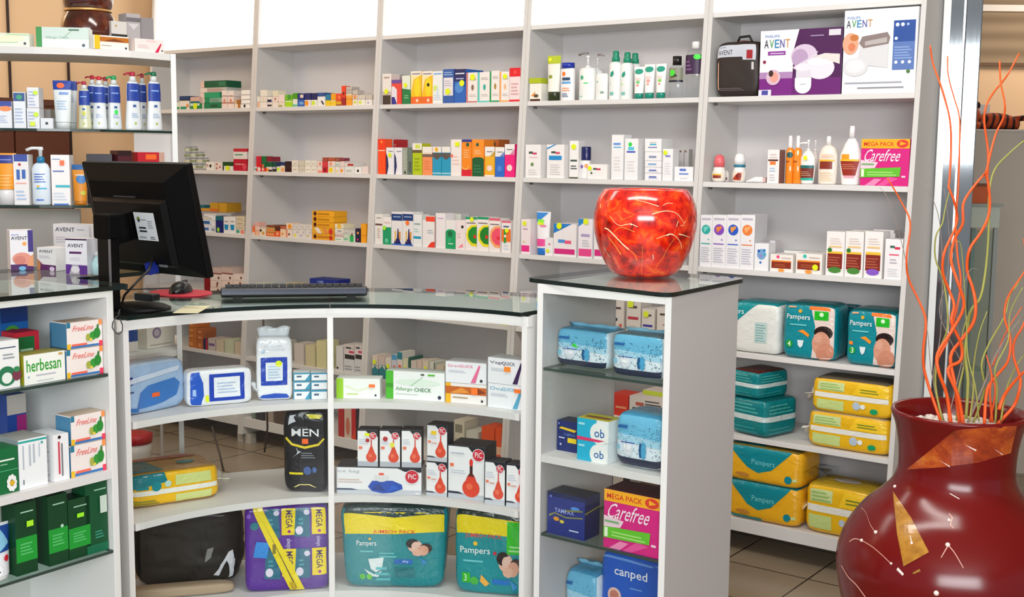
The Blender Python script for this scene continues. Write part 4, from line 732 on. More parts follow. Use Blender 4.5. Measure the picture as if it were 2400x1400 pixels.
carton(1297, 1350, 525, 'white carton with blue corner and pink bar', '#efeaec', BT(.8)+[('s', .26, .93, .12, YD)])
carton(1354, 1388, 514, 'white carton with pink bar beside the red pot', '#efeaf0', [('p', [(0, .8), (0, 1), (.7, 1)], '#2a8ad0'), ('r', .05, .05, .95, .24, '#e8488c'), ('r', .2, .55, .8, .62, '#b0a0c8'), lines('#c8c8d0', .3, .3, .8, .5, 3), ('s', .55, .94, .18, YD)])
carton(1391, 1440, 515, 'white carton partly hidden behind the red pot', '#eeeaec', BT(.6))
carton(1560, 1600, 560, 'white carton right behind the red pot', '#eeecec', wl())
shelf(3, 3)
carton(1217, 1243, 685, 'white carton with lime dot above the counter glass', '#d9d4d6', [('s', .45, .3, .2, YD), ('l', .2, .6, .8, .8, 2, '#b8a8c8')])
for k, (a, b, y, s_) in enumerate(((1433, 1461, 706, 'white carton with red spots'), (1467, 1500, 702, 'white carton with red line and yellow tab'), (1503, 1533, 725, 'white carton with purple line and yellow dot'), (1538, 1572, 722, 'white carton with brown print'))):
    ss = [('r', .2, .78, .75, .84, '#5a4038')]
    if k == 0: ss += [('c', .35, .5, .13, '#101010'), ('c', .2, .35, .13, '#d8603c'), ('c', .75, .35, .13, '#d8603c')]
    if k == 1: ss += [('r', .1, .5, .85, .57, '#c02a3c'), ('s', .3, .9, .2, YD, .1)]
    if k == 2: ss += [('r', .1, .45, .85, .52, '#3a2a9a'), ('s', .35, .84, .22, YD)]
    if k == 3: ss += [('r', .4, .5, .9, .54, '#c88a8a')]
    carton(a, b, y, s_, '#e2d8d0', ss+[lines('#c8bcb4', .2, .1, .8, .4, 3)], dep=0.09)
shelf(3, 4)
for k, (a, b, y, c, s_) in enumerate(((1216, 1238, 838, '#d8a040', 'amber carton'),)):
    carton(a, b, y, s_, c, dep=0.09)
carton(1430, 1472, 925, 'red carton with orange print', '#d8301c', [('r', .3, .35, .9, .45, '#f0a070'), ('r', 0, 0, .15, 1, '#c8d0b0')], dep=0.1); carton(1474, 1512, 930, 'white carton with dark print', '#dcd4ce', [('r', .2, .3, .7, .5, '#3a4a5a'), ('r', .4, .6, .9, .75, '#c05a4a')], dep=0.1); carton(1505, 1560, 918, 'white carton with lime lid', '#e0d2ca', [('r', 0, .85, 1, 1, '#c8d83a'), ('l', .1, .5, .8, .7, 2, '#5a5a5a'), ('c', .75, .2, .12, '#7a5ac8')], dep=0.1)
shelf(3, 5)
carton(1416, 1432, 1110, 'narrow blue carton', '#14309a', dep=0.1); carton(1436, 1476, 1112, 'white carton with dark flap', '#c8c0b8', [('r', .6, .6, 1, 1, '#1c1612')], dep=0.1); carton(1500, 1540, 1122, 'brown carton', '#5a4438', dep=0.1)
# ---------------- rightmost bay
shelf(4, 0)
P, w_, h_ = spot(1674, 1776, 82, 0.02); bag = thing('carry_bag', 'black padded baby bag with white tag on top shelf of rightmost bay', 'bag', P, C.rz)
mb = MB(); sd_ = 3.3; hb = h_*.9
def bagpt(p, e=0):
    n_ = 7; x, y, z = p; q = (abs(x)**n_+abs(y)**n_+abs(z)**n_)**(1/n_); v = Vector((x/q, y/q, z/q)); dv = noise.noise(v*2.1+Vector((sd_, 0, 0)))*.04
    return (v.x*w_/2*(1+dv), v.y*.06*(1+dv)+.06-(e if y < 0 else 0), (v.z*hb/2*(1+dv*.4))+hb/2)
ii = [i/6-1 for i in range(13)]
for fc in (lambda a, b: (a, -1, b), lambda a, b: (-a, 1, b), lambda a, b: (1, a, b), lambda a, b: (-1, -a, b), lambda a, b: (a, b, 1), lambda a, b: (a, -b, -1)): mb.grid([[bagpt(fc(a, b)) for a in ii] for b in ii], M('#2a1f1b', .55))
bmesh.ops.remove_doubles(mb.bm, verts=mb.bm.verts[:], dist=1e-5); mb.build('body', bag)
mb = MB(); mb.tube([(-.03, .06, hb*.98), (-.02, .06, h_*.99), (.02, .06, h_), (.035, .06, hb*.98)], .005, M('#14100f', .5)); mb.build('handle', bag)
mb = MB(); mb.tube([(-w_*.4, .05, hb*.97), (0, .05, hb*1.015), (w_*.4, .05, hb*.97)], .004, M('#5a2a26', .3)); mb.build('zip', bag)
mb = MB(); fb = lambda x, y, e: bagpt((2*x-1, -1, 2*y-1), e+.0015)
decals(mb, [('p', [(.0, .72), (.62, .72), (.64, .66), (.95, .66), (.95, .98), (.0, .96)], '#c4c8d2'), ('t', 'AVENT', .06, .76, .4, .85, '#33323e'), ('r', .72, .68, .86, .84, '#a01c26'), ('l', .08, .9, .24, .93, 1, '#5a6a9a')], w_/hb, fb, 12); decals(mb, [('l', .1, .1, .7, .17, 2, '#6a5f5c'), ('r', .84, .48, .9, .62, '#c8c4c4'), ('p', [(.05, .1), (.09, .1), (.07, .65), (.04, .6)], '#d8a888')], w_/hb, fb, 12); mb.build('paper_tag', bag)
C.i += 1
PH = '#5a8ac8'
def avent(x0, y0, x1, y1): # letters, each in its colour
    w5 = (x1-x0)/5; o = []
    for k, (c, col) in enumerate(zip('AVENT', ('#2c3040', '#3a9a4a', '#2a86b8', '#4a4aa0', '#c8904a'))): o.append(('t', '*'+c, x0+k*w5, y0, x0+(k+.84)*w5, y1, col))
    return o
carton(1778, 1970, 68, 'white and purple breast pump box', '#f0ecf0', [('r', 0, 0, 1, .26, '#7a1f82'), ('r', 0, .26, 1, .36, '#b088b8'), ('p', [(.41, 0), (1, 0), (1, 1), (.48, 1), (.42, .7)], '#4a1250'), ('p', [(.41, 0), (1, 0), (1, .25), (.41, .28)], '#6a1a70'),
  ('t', '*PHILIPS', .06, .89, .24, .93, PH)]+avent(.05, .73, .38, .86)+[('r', .1, .62, .32, .68, '#8a3a9a'), ('l', .13, .64, .3, .67, 1, '#e0c8e8'), ('c', .06, .52, .02, '#8a1c4a'),
  ('e', .55, .6, .16, .17, '#d8c4dc'), ('e', .5, .56, .1, .14, '#b89cc0'), ('p', [(.41, .42), (.6, .55), (.72, .66), (.66, .5), (.46, .38)], '#dcd0e0'), ('e', .75, .4, .17, .17, '#e8e2ec'), ('e', .75, .5, .16, .06, '#f4f0f6'), ('r', .46, .22, .64, .42, '#dcd6e2'), ('e', .55, .42, .1, .06, '#e8e4ee'), ('e', .55, .14, .1, .12, '#f0eef2'), ('r', .45, .14, .65, .26, '#f0eef2'), ('t', 'AVENT', .51, .15, .59, .17, '#6a6a78'),
  ('p', [(.68, .58), (.8, .62), (.98, .6), (.98, .45), (.8, .53)], '#e2dcd8'), ('r', .84, .88, .98, .97, '#dcd8e0'), ('l', .62, .88, .78, .92, 1, '#a08ab0'),
  ('c', .18, .28, .09, '#d8b8cc'), ('e', .19, .28, .05, .08, '#e8a090'), ('e', .15, .34, .03, .05, '#3a2420'), ('r', 0, .0, .16, .09, '#e4e0ee'), ('r', .04, .01, .12, .08, '#4a4aa0')], dep=.12, name='product_box', rot=0, side='#3a1040')
carton(1972, 2148, 20, 'tall white steriliser box with blue panel', '#eeeef0', [('t', '*PHILIPS', .04, .89, .22, .925, PH)]+avent(.03, .79, .4, .88)+[('r', .68, .27, .97, .85, '#5a78b8'), ('r', .68, .6, .97, .85, '#1f4a9a'), ('l', .7, .4, .94, .56, 5, '#8aa4d4'), ('c', .73, .8, .025, '#dce6f4'), ('c', .8, .8, .025, '#dce6f4'), ('c', .87, .8, .018, '#a8c0e4'), ('c', .72, .64, .022, '#dce6f4'), ('c', .73, .36, .022, '#e8eef8'), ('c', .82, .36, .022, '#e8eef8'), ('c', .91, .36, .022, '#e8eef8'),
  ('e', .1, .6, .11, .13, '#e8a888'), ('e', .15, .67, .06, .04, '#c8763c'), ('e', .12, .56, .05, .05, '#d8805a'), ('p', [(.2, .35), (.62, .3), (.62, .66), (.24, .62)], '#d9d9dd'), ('p', [(.26, .68), (.6, .72), (.64, .66), (.62, .58), (.28, .54), (.22, .6)], '#8a7a78'), ('p', [(.3, .62), (.6, .66), (.6, .6), (.3, .57)], '#b8b0ae'), ('e', .18, .32, .17, .11, '#dcdce0'), ('e', .18, .33, .13, .08, '#e6e6ea'), ('c', .9, .25, .025, '#4a7a3a'),
  ('l', .04, .12, .82, .155, 1, '#a8aab8'), ('l', .22, .06, .85, .09, 1, '#8a8a98')], dep=.13, name='product_box', rot=0)
shelf(4, 1)
RO = [(.7, 0), (.95, .05), (1, .3), (.8, .5), (.72, .55)]
bottle(1663, 1693, 362, 'roll on bottle with pink dome cap', RO, M('#f0e8e0', .3), (.08, .34, '#efe0c8', [('r', .2, .2, .85, .7, '#8a2a1c'), ('r', .2, .6, .85, .8, '#e8b03a')], 2.0), flat=.9, caps=[('cap', [(.75, .52), (.8, .75), (.62, .93), (.2, 1.0)], M('#e86a70', .25))])
bottle(1692, 1706, 400, 'small white bottle behind the roll on', [(.9, 0), (1, .05), (1, .7), (.5, 1.0)], M('#e8e2dc', .3), (.1, .5, None, [('r', .2, .2, .8, .7, '#6a3a2a')]), inset=0.1)
bottle(1711, 1741, 359, 'roll on bottle with white dome cap and blue ring', RO, M('#f0ece8', .3), (.06, .36, '#f0dcc8', [('p', [(.1, .1), (.8, .0), (.85, .9), (.6, .9)], '#b03a1c'), ('c', .65, .5, .2, '#8a1c14')], 2.0), flat=.9, caps=[('ring', [(.86, .52), (.86, .6)], M('#1a7a98', .3)), ('cap', [(.8, .6), (.82, .8), (.62, .95), (.2, 1.0)], M('#f2f2f2', .25))])
P, w_, h_ = spot(1746, 1784, 414, 0.03); e = thing('cream_tube', 'white tube lying down on second shelf of rightmost bay', 'tube', P+C.n*.02, C.rz, C.group)
mb = MB(); mb.grid([[(w_*(i/8-.5), math.cos(2*math.pi*j/14)*h_*.6*(.6+.4*min(1, (8-i)/3)), h_*.5*min(1, .25+i/5)*(1+math.sin(2*math.pi*j/14))) for j in range(14)] for i in range(9)], M('#f0eeec', .3), True); mb.build('body', e)
mb = MB(); mb.box(w_*.5, w_*.5+.012, -h_*.35, h_*.35, h_*.1, h_*.9, M('#d8b8b4')); mb.build('cap', e); C.i += 1
carton(1797, 1825, 351, 'white carton with orange mark and brown line', '#f0eceb', [('r', .05, .66, .9, .71, '#5a2a14'), ('r', .2, .55, .7, .65, '#f0803a'), ('l', .2, .35, .7, .5, 2, '#a8c0e0'), ('l', .2, .75, .8, .92, 2, '#d8c8c0'), lines('#d0ccd4', .2, .08, .7, .3, 3)], side='#8a5a50')
for k, a in enumerate((1837, 1855)):
    bottle(a, a+18, 318, 'orange spray bottle with white cap', [(.95, 0), (1, .01), (1, .7), (.5, .75)], M('#f58a1c', .12, 0, .5), (.05, .66, None, [('r', .2, .65, .6, .7, '#a8501c')]+([('c', .62, .9, .3, '#1f5a5a')] if not k else []), 2.4), flat=.85, caps=[('cap', [(.55, .73), (.5, .8), (.5, .95), (.4, 1.0)], M('#f0eceb', .35))])
BO = [(.7, 0), (.85, .03), (1, .35), (.95, .6), (.5, .72), (.3, .75)]
e = bottle(1870, 1905, 327, 'white oval pump bottle with teal and brown label', BO, M('#f2efec', .3), (.08, .42, '#7a2a1c', [('r', 0, .8, 1, 1, '#1a6a68'), ('r', 0, 0, 1, .16, '#1fae9c'), ('l', .15, .3, .8, .65, 3, '#b88a70')], 2.2), flat=.6, caps=pump_caps(.74, '#f0eeec', .25)); spout(e, .045, .155, .965, '#efeceb', True, .8)
stickers(e, [('s', 0, 0, .008, YD)], 1, 1, 0, lambda x, y, e_: (x, -.022-e_, .095+y))
e = bottle(1897, 1914, 328, 'pump bottle behind the oval pump bottle', [(.9, 0), (1, .6), (.4, .74)], M('#eadfdc', .3), None, inset=.12, caps=pump_caps(.74, '#f0e8e6', .3))
bottle(1912, 1956, 319, 'cream shower bottle with brown label', [(.85, 0), (.95, .03), (1, .3), (.98, .6), (.75, .75), (.3, .82)], M('#f0e6da', .3), (.04, .62, None, [('r', .15, .48, .8, .75, '#8a2e1c'), ('r', .1, .75, .9, .82, '#f0b83a'), ('l', .2, .05, .85, .4, 5, '#f0d0a8'), ('r', .25, .88, .85, 1, '#f2c8b0')], 2.2), flat=.55, caps=[('cap', [(.28, .81), (.26, .95), (.2, 1.0)], M('#f2f0ee', .35))])
bottle(1961, 2014, 295, 'large white shower bottle with red brown label', [(.72, 0), (.78, .02), (1, .4), (.96, .52), (.6, .7), (.28, .8)], M('#f3f2f0', .3), (.1, .52, None, [('p', [(.2, .14), (.8, .14), (.92, .72), (.08, .72)], '#9a2c1e'), ('r', .08, .72, .92, .8, '#f0c22a'), ('r', .15, .8, .5, 1.0, '#f5a020'), ('r', .25, .04, .75, .13, '#f0a8b8'), ('l', .2, .4, .8, .64, 3, '#c87a5a')], 2.2), flat=.5, caps=[('cap', [(.26, .79), (.24, .95), (.2, 1.0)], M('#f4f4f4', .35))])
CARE = [('p', [(0, .0), (1, 0), (1, .8), (0, .8)], '#d81c80'), ('p', [(.1, .0), (.3, 0), (.45, .14), (.3, .15)], '#f08ab8'), ('p', [(.35, .0), (.5, 0), (.8, .16), (.6, .2)], '#e8509a'), ('p', [(0, .35), (.3, .38), (.36, .5), (0, .55)], '#f0d0dc'), ('r', 0, .8, 1, 1, '#f8b01c'), ('t', '*MEGA PACK', .05, .85, .68, .94, '#d8281c'), ('e', .85, .9, .12, .085, '#e03a2a'), ('p', [(.8, .86), (.8, .95), (.93, .9)], '#f8b01c'), ('t', 'Carefree', .04, .52, .78, .78, '#f8e4ee', .12), ('l', .02, .44, .28, .52, 1, '#7ab07a'), ('p', [(.0, .17), (.82, .2), (.84, .4), (.0, .36)], '#62c02a'), ('r', .02, .19, .08, .35, '#e8f4d8'), ('l', .15, .22, .75, .33, 2, '#a8e07a'), ('r', .86, .18, .94, .22, '#f4d0e0')]
carton(2015, 2143, 326, 'pink pantyliner box with yellow banner', '#d81c80', CARE, name='product_box', dep=.11, rot=0, full='pink pantyliner box with yellow banner beside the white shower bottle on wall shelf')
shelf(4, 2)
for k, (c1, c2) in enumerate((('#2ab0a8', '#7ad8cc'), ('#8a4ac0', '#f0883a'), ('#2a5ac8', '#f09a4a'), ('#f0823a', '#f8b070'))):
    a = 1634+k*33
    carton(a, a+33, 504, 'tall white carton with %s disc' % ('teal', 'purple and orange', 'blue and orange', 'orange')[k], '#efeef2', [('r', .1, .9, .85, .94, '#c0bccc'), ('c', .48, .72, .36, c1), ('p', [(.3, .72), (.6, .8), (.7, .76), (.35, .66)], c2), ('c', .4, .74, .14, c2), ('c', .7, .53, .05, c1), ('l', .1, .44, .85, .48, 1, c1), lines('#c8c8d4', .12, .1, .82, .4, 7)], dep=.05 if k < 3 else .11, rot=0, side='#d8d6da', gap=.0004)
carton(1767, 1800, 571, 'small white carton with blue spots', '#f0f0f2', [('e', .5, .6, .32, .2, '#7aa8d8'), ('c', .3, .72, .1, '#2a5ab0'), ('c', .7, .75, .1, '#3a86c8'), ('c', .45, .55, .1, '#9a8ac8'), ('c', .45, .3, .08, '#2a6ac0'), ('c', .75, .6, .1, '#4ab0c0')])
carton(1802, 1815, 564, 'small pale bottle carton behind', '#dcd6da', inset=.1, dep=.05)
for a, b, y, acc, nm in ((1804, 1858, 597, '#f04a80', 'flat white carton with brown band and pink mark'), (1864, 1926, 595, '#3ac0b4', 'flat white carton with brown band and yellow dot')):
    carton(a, b, y, nm, '#f2ece6', [('r', .06, .2, .92, .58, '#8a2c16'), ('r', .06, .58, .92, .66, '#f08a2a'), ('c', .34, .86, .07, acc), ('l', .5, .78, .9, .9, 1, '#c8b0a8'), ('l', .2, .3, .7, .5, 2, '#b05a38'), ('e', .5, .1, .14, .1, '#f0a04a')]+([('s', .76, .34, .11, YD)] if a > 1850 else []))
carton(1836, 1905, 589, 'flat pale carton lying behind the brown banded ones', '#dcdcda', inset=.11, dep=.06)
for k, a in enumerate((1934, 1978, 2023)):
    carton(a, a+43, 543, ('white carton with brown label and green disc', 'second white carton with brown label and green disc', 'white carton with brown label and purple base')[k], '#f2eeec', [('r', .08, .16, .9, .5, '#84241a'), ('r', .08, .5, .9, .55 if k < 2 else .56, '#f0c43a'), ('l', .12, .22, .8, .46, 4, '#b05a40'), ('e', .5, .13, .36, .07, '#4a8a3a' if k < 2 else '#8a5ac8'), ('l', .2, .72, .85, .88, 3, '#e0d0c8'), ('r', .15, .64, .85, .68, '#f0c88a')]+([('c', .2, .58, .12, '#2a7a2a')] if k < 2 else []), rot=0)
carton(2071, 2122, 561, 'white carton with green and red logo', '#f0eef0', [('r', .28, .78, .55, .84, '#3a6a58'), ('r', .55, .75, .85, .81, '#d8284a'), ('r', .25, .6, .8, .63, '#e8486a'), ('l', .3, .4, .7, .55, 2, '#b8b4bc'), lines('#d8d8dc', .2, .08, .8, .3, 4)])
for k, (a, b) in enumerate(((1998, 2045), (2046, 2094))):
    carton(a, b, 540-k, 'flat white carton lying at the back%s' % (', nearer the end panel' if k else ''), '#e4e0e0', [('r', .1, .3, .3, .6, '#8a6a60')], inset=.17, dep=.06, z=ZS[2]+.115)
    Pz = spot(a, b, 560, .17, ZS[2])[0]
    carton(a, b, 548-k, 'white carton supporting the flat one%s' % (', nearer the end panel' if k else ''), '#dedada', inset=.171, dep=.058)
# soft packs of nappies on the low shelves
TEAL = '#128a98'
def swirl(num): return [('p', [(.56, 0), (1, 0), (1, .98), (.52, .98), (.62, .6)], '#e8d4cc'), ('e', .78, .5, .18, .12, '#2a1a18'), ('e', .74, .3, .17, .22, '#d89a80'), ('e', .83, .12, .18, .2, '#cf8c72'), ('e', .68, .4, .07, .08, '#e0a890'), ('r', .5, .9, .9, .98, '#f07a2a'), ('r', .6, .72, .86, .88, '#22b822'), ('c', .73, .82, .04, '#d8f4d0'), ('p', [(.3, .5), (.4, .53), (.52, .45), (.5, .4), (.4, .46)], '#f5942a'),
  ('t', 'Pampers', .08, .68, .52, .8, '#f2f6f6'), ('c', .33, .86, .035, '#e8b02a'), ('l', .14, .6, .46, .65, 1, '#7ad0d4'), ('c', .15, .26, .07, '#1aa03a'), ('t', num, .12, .21, .18, .31, '#e0f4e0'), ('p', [(.3, .34), (.42, .34), (.4, .24), (.36, .2), (.32, .24)], '#e4f0f4'), ('r', .1, .92, .24, .95, '#f0a878')]
shelf(4, 3)
pack(1712, 1824, 709, 'white and teal nappy pack beside the cabinet', '#e9ebe6', [('p', [(0, .5), (.55, 1), (0, 1)], '#18959c'), ('t', 'Pampers', -.22, .72, .26, .86, '#e8f4f4'), ('r', .5, .22, .75, .62, '#c4dad8'), ('l', .52, .25, .72, .6, 7, '#8ab8b8')], dep=.17, top='#1b8a92')
pack(1700, 1768, 705, 'dark green pack behind the white nappy pack', '#0e5a60', (), dep=.08, inset=.2)
pack(1832, 1955, 712, 'teal nappy pack with number four', TEAL, swirl('4'), dep=.16, top='#0e5c62', seam=1, rot=.05)
pack(1978, 2112, 727, 'teal nappy pack with number three', TEAL, swirl('3')+[('r', .08, .36, .16, .42, '#f58a2a')], dep=.17, top='#0e5c62', rot=-.02)
C.z = ZS[3]+0.0005; pack(1893, 2002, 716, 'teal nappy pack standing behind the front two', '#0f5f68', [('r', .4, .6, .9, .68, '#c85a2a'), ('r', .2, .3, .8, .5, '#0a4850')], dep=.11, inset=.20, fin=.006)
shelf(4, 4)
tl = [('r', 0, .42, 1, .56, '#cfe0e0'), ('l', .1, .62, .8, .9, 3, '#4ab0ac'), ('l', .1, .1, .8, .3, 2, '#2a9aa0')]
pack(1700, 1800, 932, 'teal nappy pack, lower of two lying beside the cabinet', '#0d8086', tl, dep=.20, top='#0a5c60', sideshapes=tl, side_fin=0, n=7, rot=-.25, full='teal nappy pack, lower of the two lying beside the cabinet on fifth shelf')
pack(1700, 1782, 868, 'x', '#0e8288', tl, dep=.19, top='#5a2420', sideshapes=tl, n=7, z=C.top-.001, rot=-.25, full='teal nappy pack with dark red top, upper of two beside the cabinet on fifth shelf')
yl = [('r', 0, .44, 1, .58, '#ecece4'), ('r', .06, .64, .42, .9, '#cddc9a'), ('r', .06, .1, .42, .38, '#c8da8a'), ('l', .1, .66, .4, .88, 3, '#9ac06a'), ('p', [(.52, .6), (.6, .92), (1, .9), (1, .6)], '#f8cc2a'), ('l', .62, .68, .85, .82, 2, '#7a8a2a'), ('c', .58, .3, .05, '#b8c8d8'), ('e', .8, .2, .05, .08, '#1aa06a'), ('c', .66, .3, .03, '#e8f0f0')]
pack(1888, 2098, 972, 'yellow nappy pack, lower of two on fifth shelf', '#ecb81e', yl, dep=.16, top='#b8a888', topshapes=[('p', [(.2, .1), (.5, .1), (.4, .8), (.3, .8)], '#d0a0a0')], side_fin=-.03, finmat=M('#e8e6e0', .25), full='yellow nappy pack, lower of two lying behind the large vase', n=7)
pack(1899, 2102, 892, 'x', '#edbb20', yl, dep=.16, z=C.top-.001, top='#6a6050', side_fin=-.035, finmat=M('#e4e2dc', .25), full='yellow nappy pack with dark top, upper of two lying behind the large vase', n=7)
shelf(4, 5)
yt = [('p', [(.0, 1), (.9, 1), (.62, .42), (.45, .3), (.3, .42)], '#108a98'), ('t', 'Pampers', .36, .48, .66, .66, '#7ad0d8'), ('e', .24, .2, .1, .06, '#c88a3a'), ('c', .84, .24, .05, '#128a9a'), ('r', .9, .2, .97, .28, '#c8e0a0')]
pack(1700, 1872, 1134, 'x', '#f0b222', yt+[('r', 0, 0, .5, .1, '#108a90')], dep=.2, top='#0f7a86', full='yellow and teal nappy pack, lower of two on bottom shelf', inset=.01, n=8, finmat=PLASTIC, side_fin=.02)
pack(1698, 1876, 1050, 'x', '#f2b424', yt, dep=.2, z=C.top-.001, top='#7a6a2c', topshapes=[('p', [(0, .1), (.5, .1), (.3, .9), (0, .9)], '#0f7a86'), ('c', .7, .5, .08, '#0f7a86')], full='yellow and teal nappy pack with loose clear wrapping, upper of two on bottom shelf', n=8, inset=.01, finmat=PLASTIC, side_fin=.08)
pack(1882, 2040, 1142, 'x', '#ecba1c', yl, dep=.19, top='#b89a28', topshapes=[('e', .5, .5, .2, .16, '#b8b0a8')], full='yellow nappy pack lying alone beside the big vase on bottom shelf', side_fin=-.03, finmat=M('#e8e6e0', .25), n=7)

# ================================================================ goods in the curved counter
def edge(x0, y0, x1, y1, z, place, group=None):
    a, b = atz(x0, y0, z), atz(x1, y1, z); on(a, b-a, z+0.0005, place, group); C.inv = 0
def kedge(x0, y0, x1, y1, z, place, group=None):
    edge(x0, y0, x1, y1, z, place, group)
    # keep the goods on the shelf board, just behind its curved front
    c = uvz(KU, KV); a, b = atz(x0, y0, z), atz(x1, y1, z); m = Vector(((a.x+b.x)/2-c.x, (a.y+b.y)/2-c.y))
    rmin = min((Vector((q.x, q.y))-Vector((c.x, c.y))).length for q in (a, b))
    rq = 0.784 + (b-a).length**2/6.2
    if rmin < rq: C.O = C.O + (Vector((m.x, m.y, 0)).normalized())*(rq-rmin)
KG = 'goods in the curved counter'
def K(x0, y0, x1, y1, z, yt, label, bg, sh=(), dep=0.06, fn=carton, **k):
    kedge(x0, y0, x1, y1, z, '', KG); return fn(x0, x1, yt, '', bg, sh, dep=dep, inset=0.0, full=label, **({'rot': 0} if fn is carton else {}), **k)
Z1, Z2, Z3 = 0.751, 0.457, 0.155
wipe = [('r', .27, .14, .88, .86, '#1238b8'), ('r', .34, .24, .81, .76, '#e8ecf4'), ('l', .4, .36, .74, .66, 4, '#b8c4e0')]
K(293, 980, 440, 951, Z1, 846, 'pale blue wipes pack lying at the left end of the counter top shelf', '#a8c4e6', [('p', [(.18, .08), (.24, .42), (.36, .54), (.78, .62), (.88, .5), (.82, .26), (.6, .16)], '#3f7cc8'), ('r', 0, .0, .2, .12, '#2f78c4'), ('r', 0, .6, .12, .76, '#152a80'), ('l', .0, .44, .14, .5, 1, '#3a4a80'), ('r', .42, .3, .54, .38, '#ff6a2a'), ('p', [(.0, .7), (.9, .86), (.86, .76), (.0, .6)], '#d4e0f2')], dep=.09, fn=pack, name='wipes_pack', top='#c4d4ea', n=6, amp=.04, side_fin=.03, finmat=M('#cfdcee', .2))
K(438, 957, 592, 944, Z1, 866, 'white wipes pack lying on its side with blue framed window and blue end', '#eef0f4', [('p', [(.03, .02), (.2, .02), (.26, .3), (.25, .65), (.18, .98), (.03, .98)], '#1a58c8'), ('l', .08, .3, .14, .7, 1, '#a8c8f4'), ('r', .34, .12, .88, .88, '#1440b4'), ('r', .41, .22, .81, .78, '#eef2f8'), ('l', .46, .34, .76, .68, 4, '#b4c8e4'), ('r', .28, .12, .33, .3, '#e8f21a')], dep=.07, fn=pack, name='wipes_pack', n=8, side_fin=.02, finmat=M('#e4e6ea', .2))
K(602, 941, 686, 938, Z1, 790, 'white wipes pack standing upright with blue framed window', '#eef0f4', [('r', .12, .24, .86, .68, '#1440b4'), ('r', .26, .31, .73, .6, '#e4ecf4'), ('l', .32, .35, .68, .57, 5, '#b0c8e0'), ('p', [(.02, .0), (.15, .08), (.5, .11), (.85, .09), (.95, .0)], '#1a50c0'), ('l', .15, .75, .24, .86, 1, '#a8c8e0'), ('c', .62, .58, .09, '#e0ee1a'), ('l', .2, .8, .8, .9, 2, '#dce0e8')], dep=.06, fn=pack, name='wipes_pack', fin=.03, finmat=M('#e4e8ec', .2), n=8)
for k, (a, b) in enumerate(((687, 727), (728, 767))):
    z = Z1
    for j, yt in enumerate((914, 893, 874)):
        kedge(a, 937, b, 936, Z1, '', KG); C.z = z+.0006
        carton(a, b, yt, '', '#f0f2f4', [('r', 0, .8, 1, 1, '#1f8ab0'), ('r', 0, 0, .06, 1, '#2a9ac0'), ('r', .2, .4, .5, .6, '#3a5a7a')]+([('p', [(.7, 0), (1, 0), (1, .8)], '#2a9ac0')] if k == 0 else []), dep=.06, inset=0, full='small white and teal carton, %s of three in the %s stack beside the counter divider' % (('lowest', 'middle', 'topmost')[j], ('left', 'right')[k]), rot=0); z = C.top
K(300, 1200, 520, 1166, Z2, 1102, 'yellow and teal nappy pack lying on the middle shelf of the counter', '#f4be1c', [('p', [(.0, .55), (.42, .7), (.38, 1), (0, 1)], '#0f7f8c'), ('r', 0, .36, 1, .5, '#eeeee6'), ('r', .5, .56, .9, .86, '#d2dc8a'), ('r', .5, .08, .9, .3, '#d6de8e'), ('r', .08, .54, .22, .62, '#0f8a96'), ('c', .3, .6, .05, '#0f8a96'), ('c', .42, .64, .035, '#bfe0d0'), ('l', .02, .1, .32, .26, 2, '#7a8a3a')], dep=.20, fn=pack, top='#b0843c', topshapes=[('p', [(0, .1), (.4, .1), (.3, .9), (0, .9)], '#0f6f7c'), ('e', .7, .4, .1, .1, '#0f7f7c'), ('p', [(.1, .7), (.9, .7), (.8, .95), (.2, .95)], '#a04a3c')], n=7, side_fin=.04, finmat=M('#eceade', .25))
K(664, 1155, 767, 1157, Z2, 960, 'black pack for men standing upright beside the counter divider', '#10131c', [('t', '*MEN', .2, .68, .82, .77, '#eef0f4'), ('p', [(.52, .97), (.95, .97), (.84, .9), (.62, .9)], '#e4d81c'), ('p', [(.03, .66), (.2, .57), (.5, .53), (.82, .57), (.98, .66), (.94, .67), (.8, .595), (.5, .56), (.22, .595), (.07, .68)], '#e8d02a'), ('r', .44, .59, .58, .65, '#ff6a2a'), ('p', [(.12, .82), (.3, .86), (.24, .92), (.3, .96), (.14, .95)], '#d8dce4'), ('p', [(.2, .42), (.35, .48), (.3, .55), (.36, .5), (.42, .5)], '#dfe4ec'), ('l', .42, .42, .74, .5, 3, '#7a8088'), ('r', .14, .22, .46, .245, '#e8d81c'), ('e', .56, .27, .09, .05, '#3a5a9a'), ('e', .72, .28, .05, .035, '#4a6aa8'), ('p', [(.22, .05), (.36, .1), (.62, .1), (.78, .05), (.74, .05), (.6, .085), (.38, .085), (.27, .05)], '#e8d88a')], dep=.08, fn=pack, name='pad_pack', fin=.012, n=7)
AL = [('r', 0, 0, 1, 1, '#5a2a9a')]
for r, y in enumerate((.68, .2)):
    for c_, x in enumerate((.44, .8)):
        AL += [('p', [(x-.21, y-.04), (x-.02, y-.05), (x-.03, y+.3), (x-.19, y+.3)], '#1a6a86'), ('c', x-.06, y+.24, .035, '#e0dcf0'), ('e', x-.15, y+.03, .045, .05, '#e6dff0'), ('r', x, y-.02, x+.18, y+.3, '#f0d81c'), ('t', '*MEGA', x+.05, y+.06, x+.13, y+.27, '#3a1c5a', 0, 1), ('c', x+.09, y+.02, .02, '#a02a8a'), ('l', x-.16, y+.1, x-.1, y+.2, 2, '#4aa0b0')]
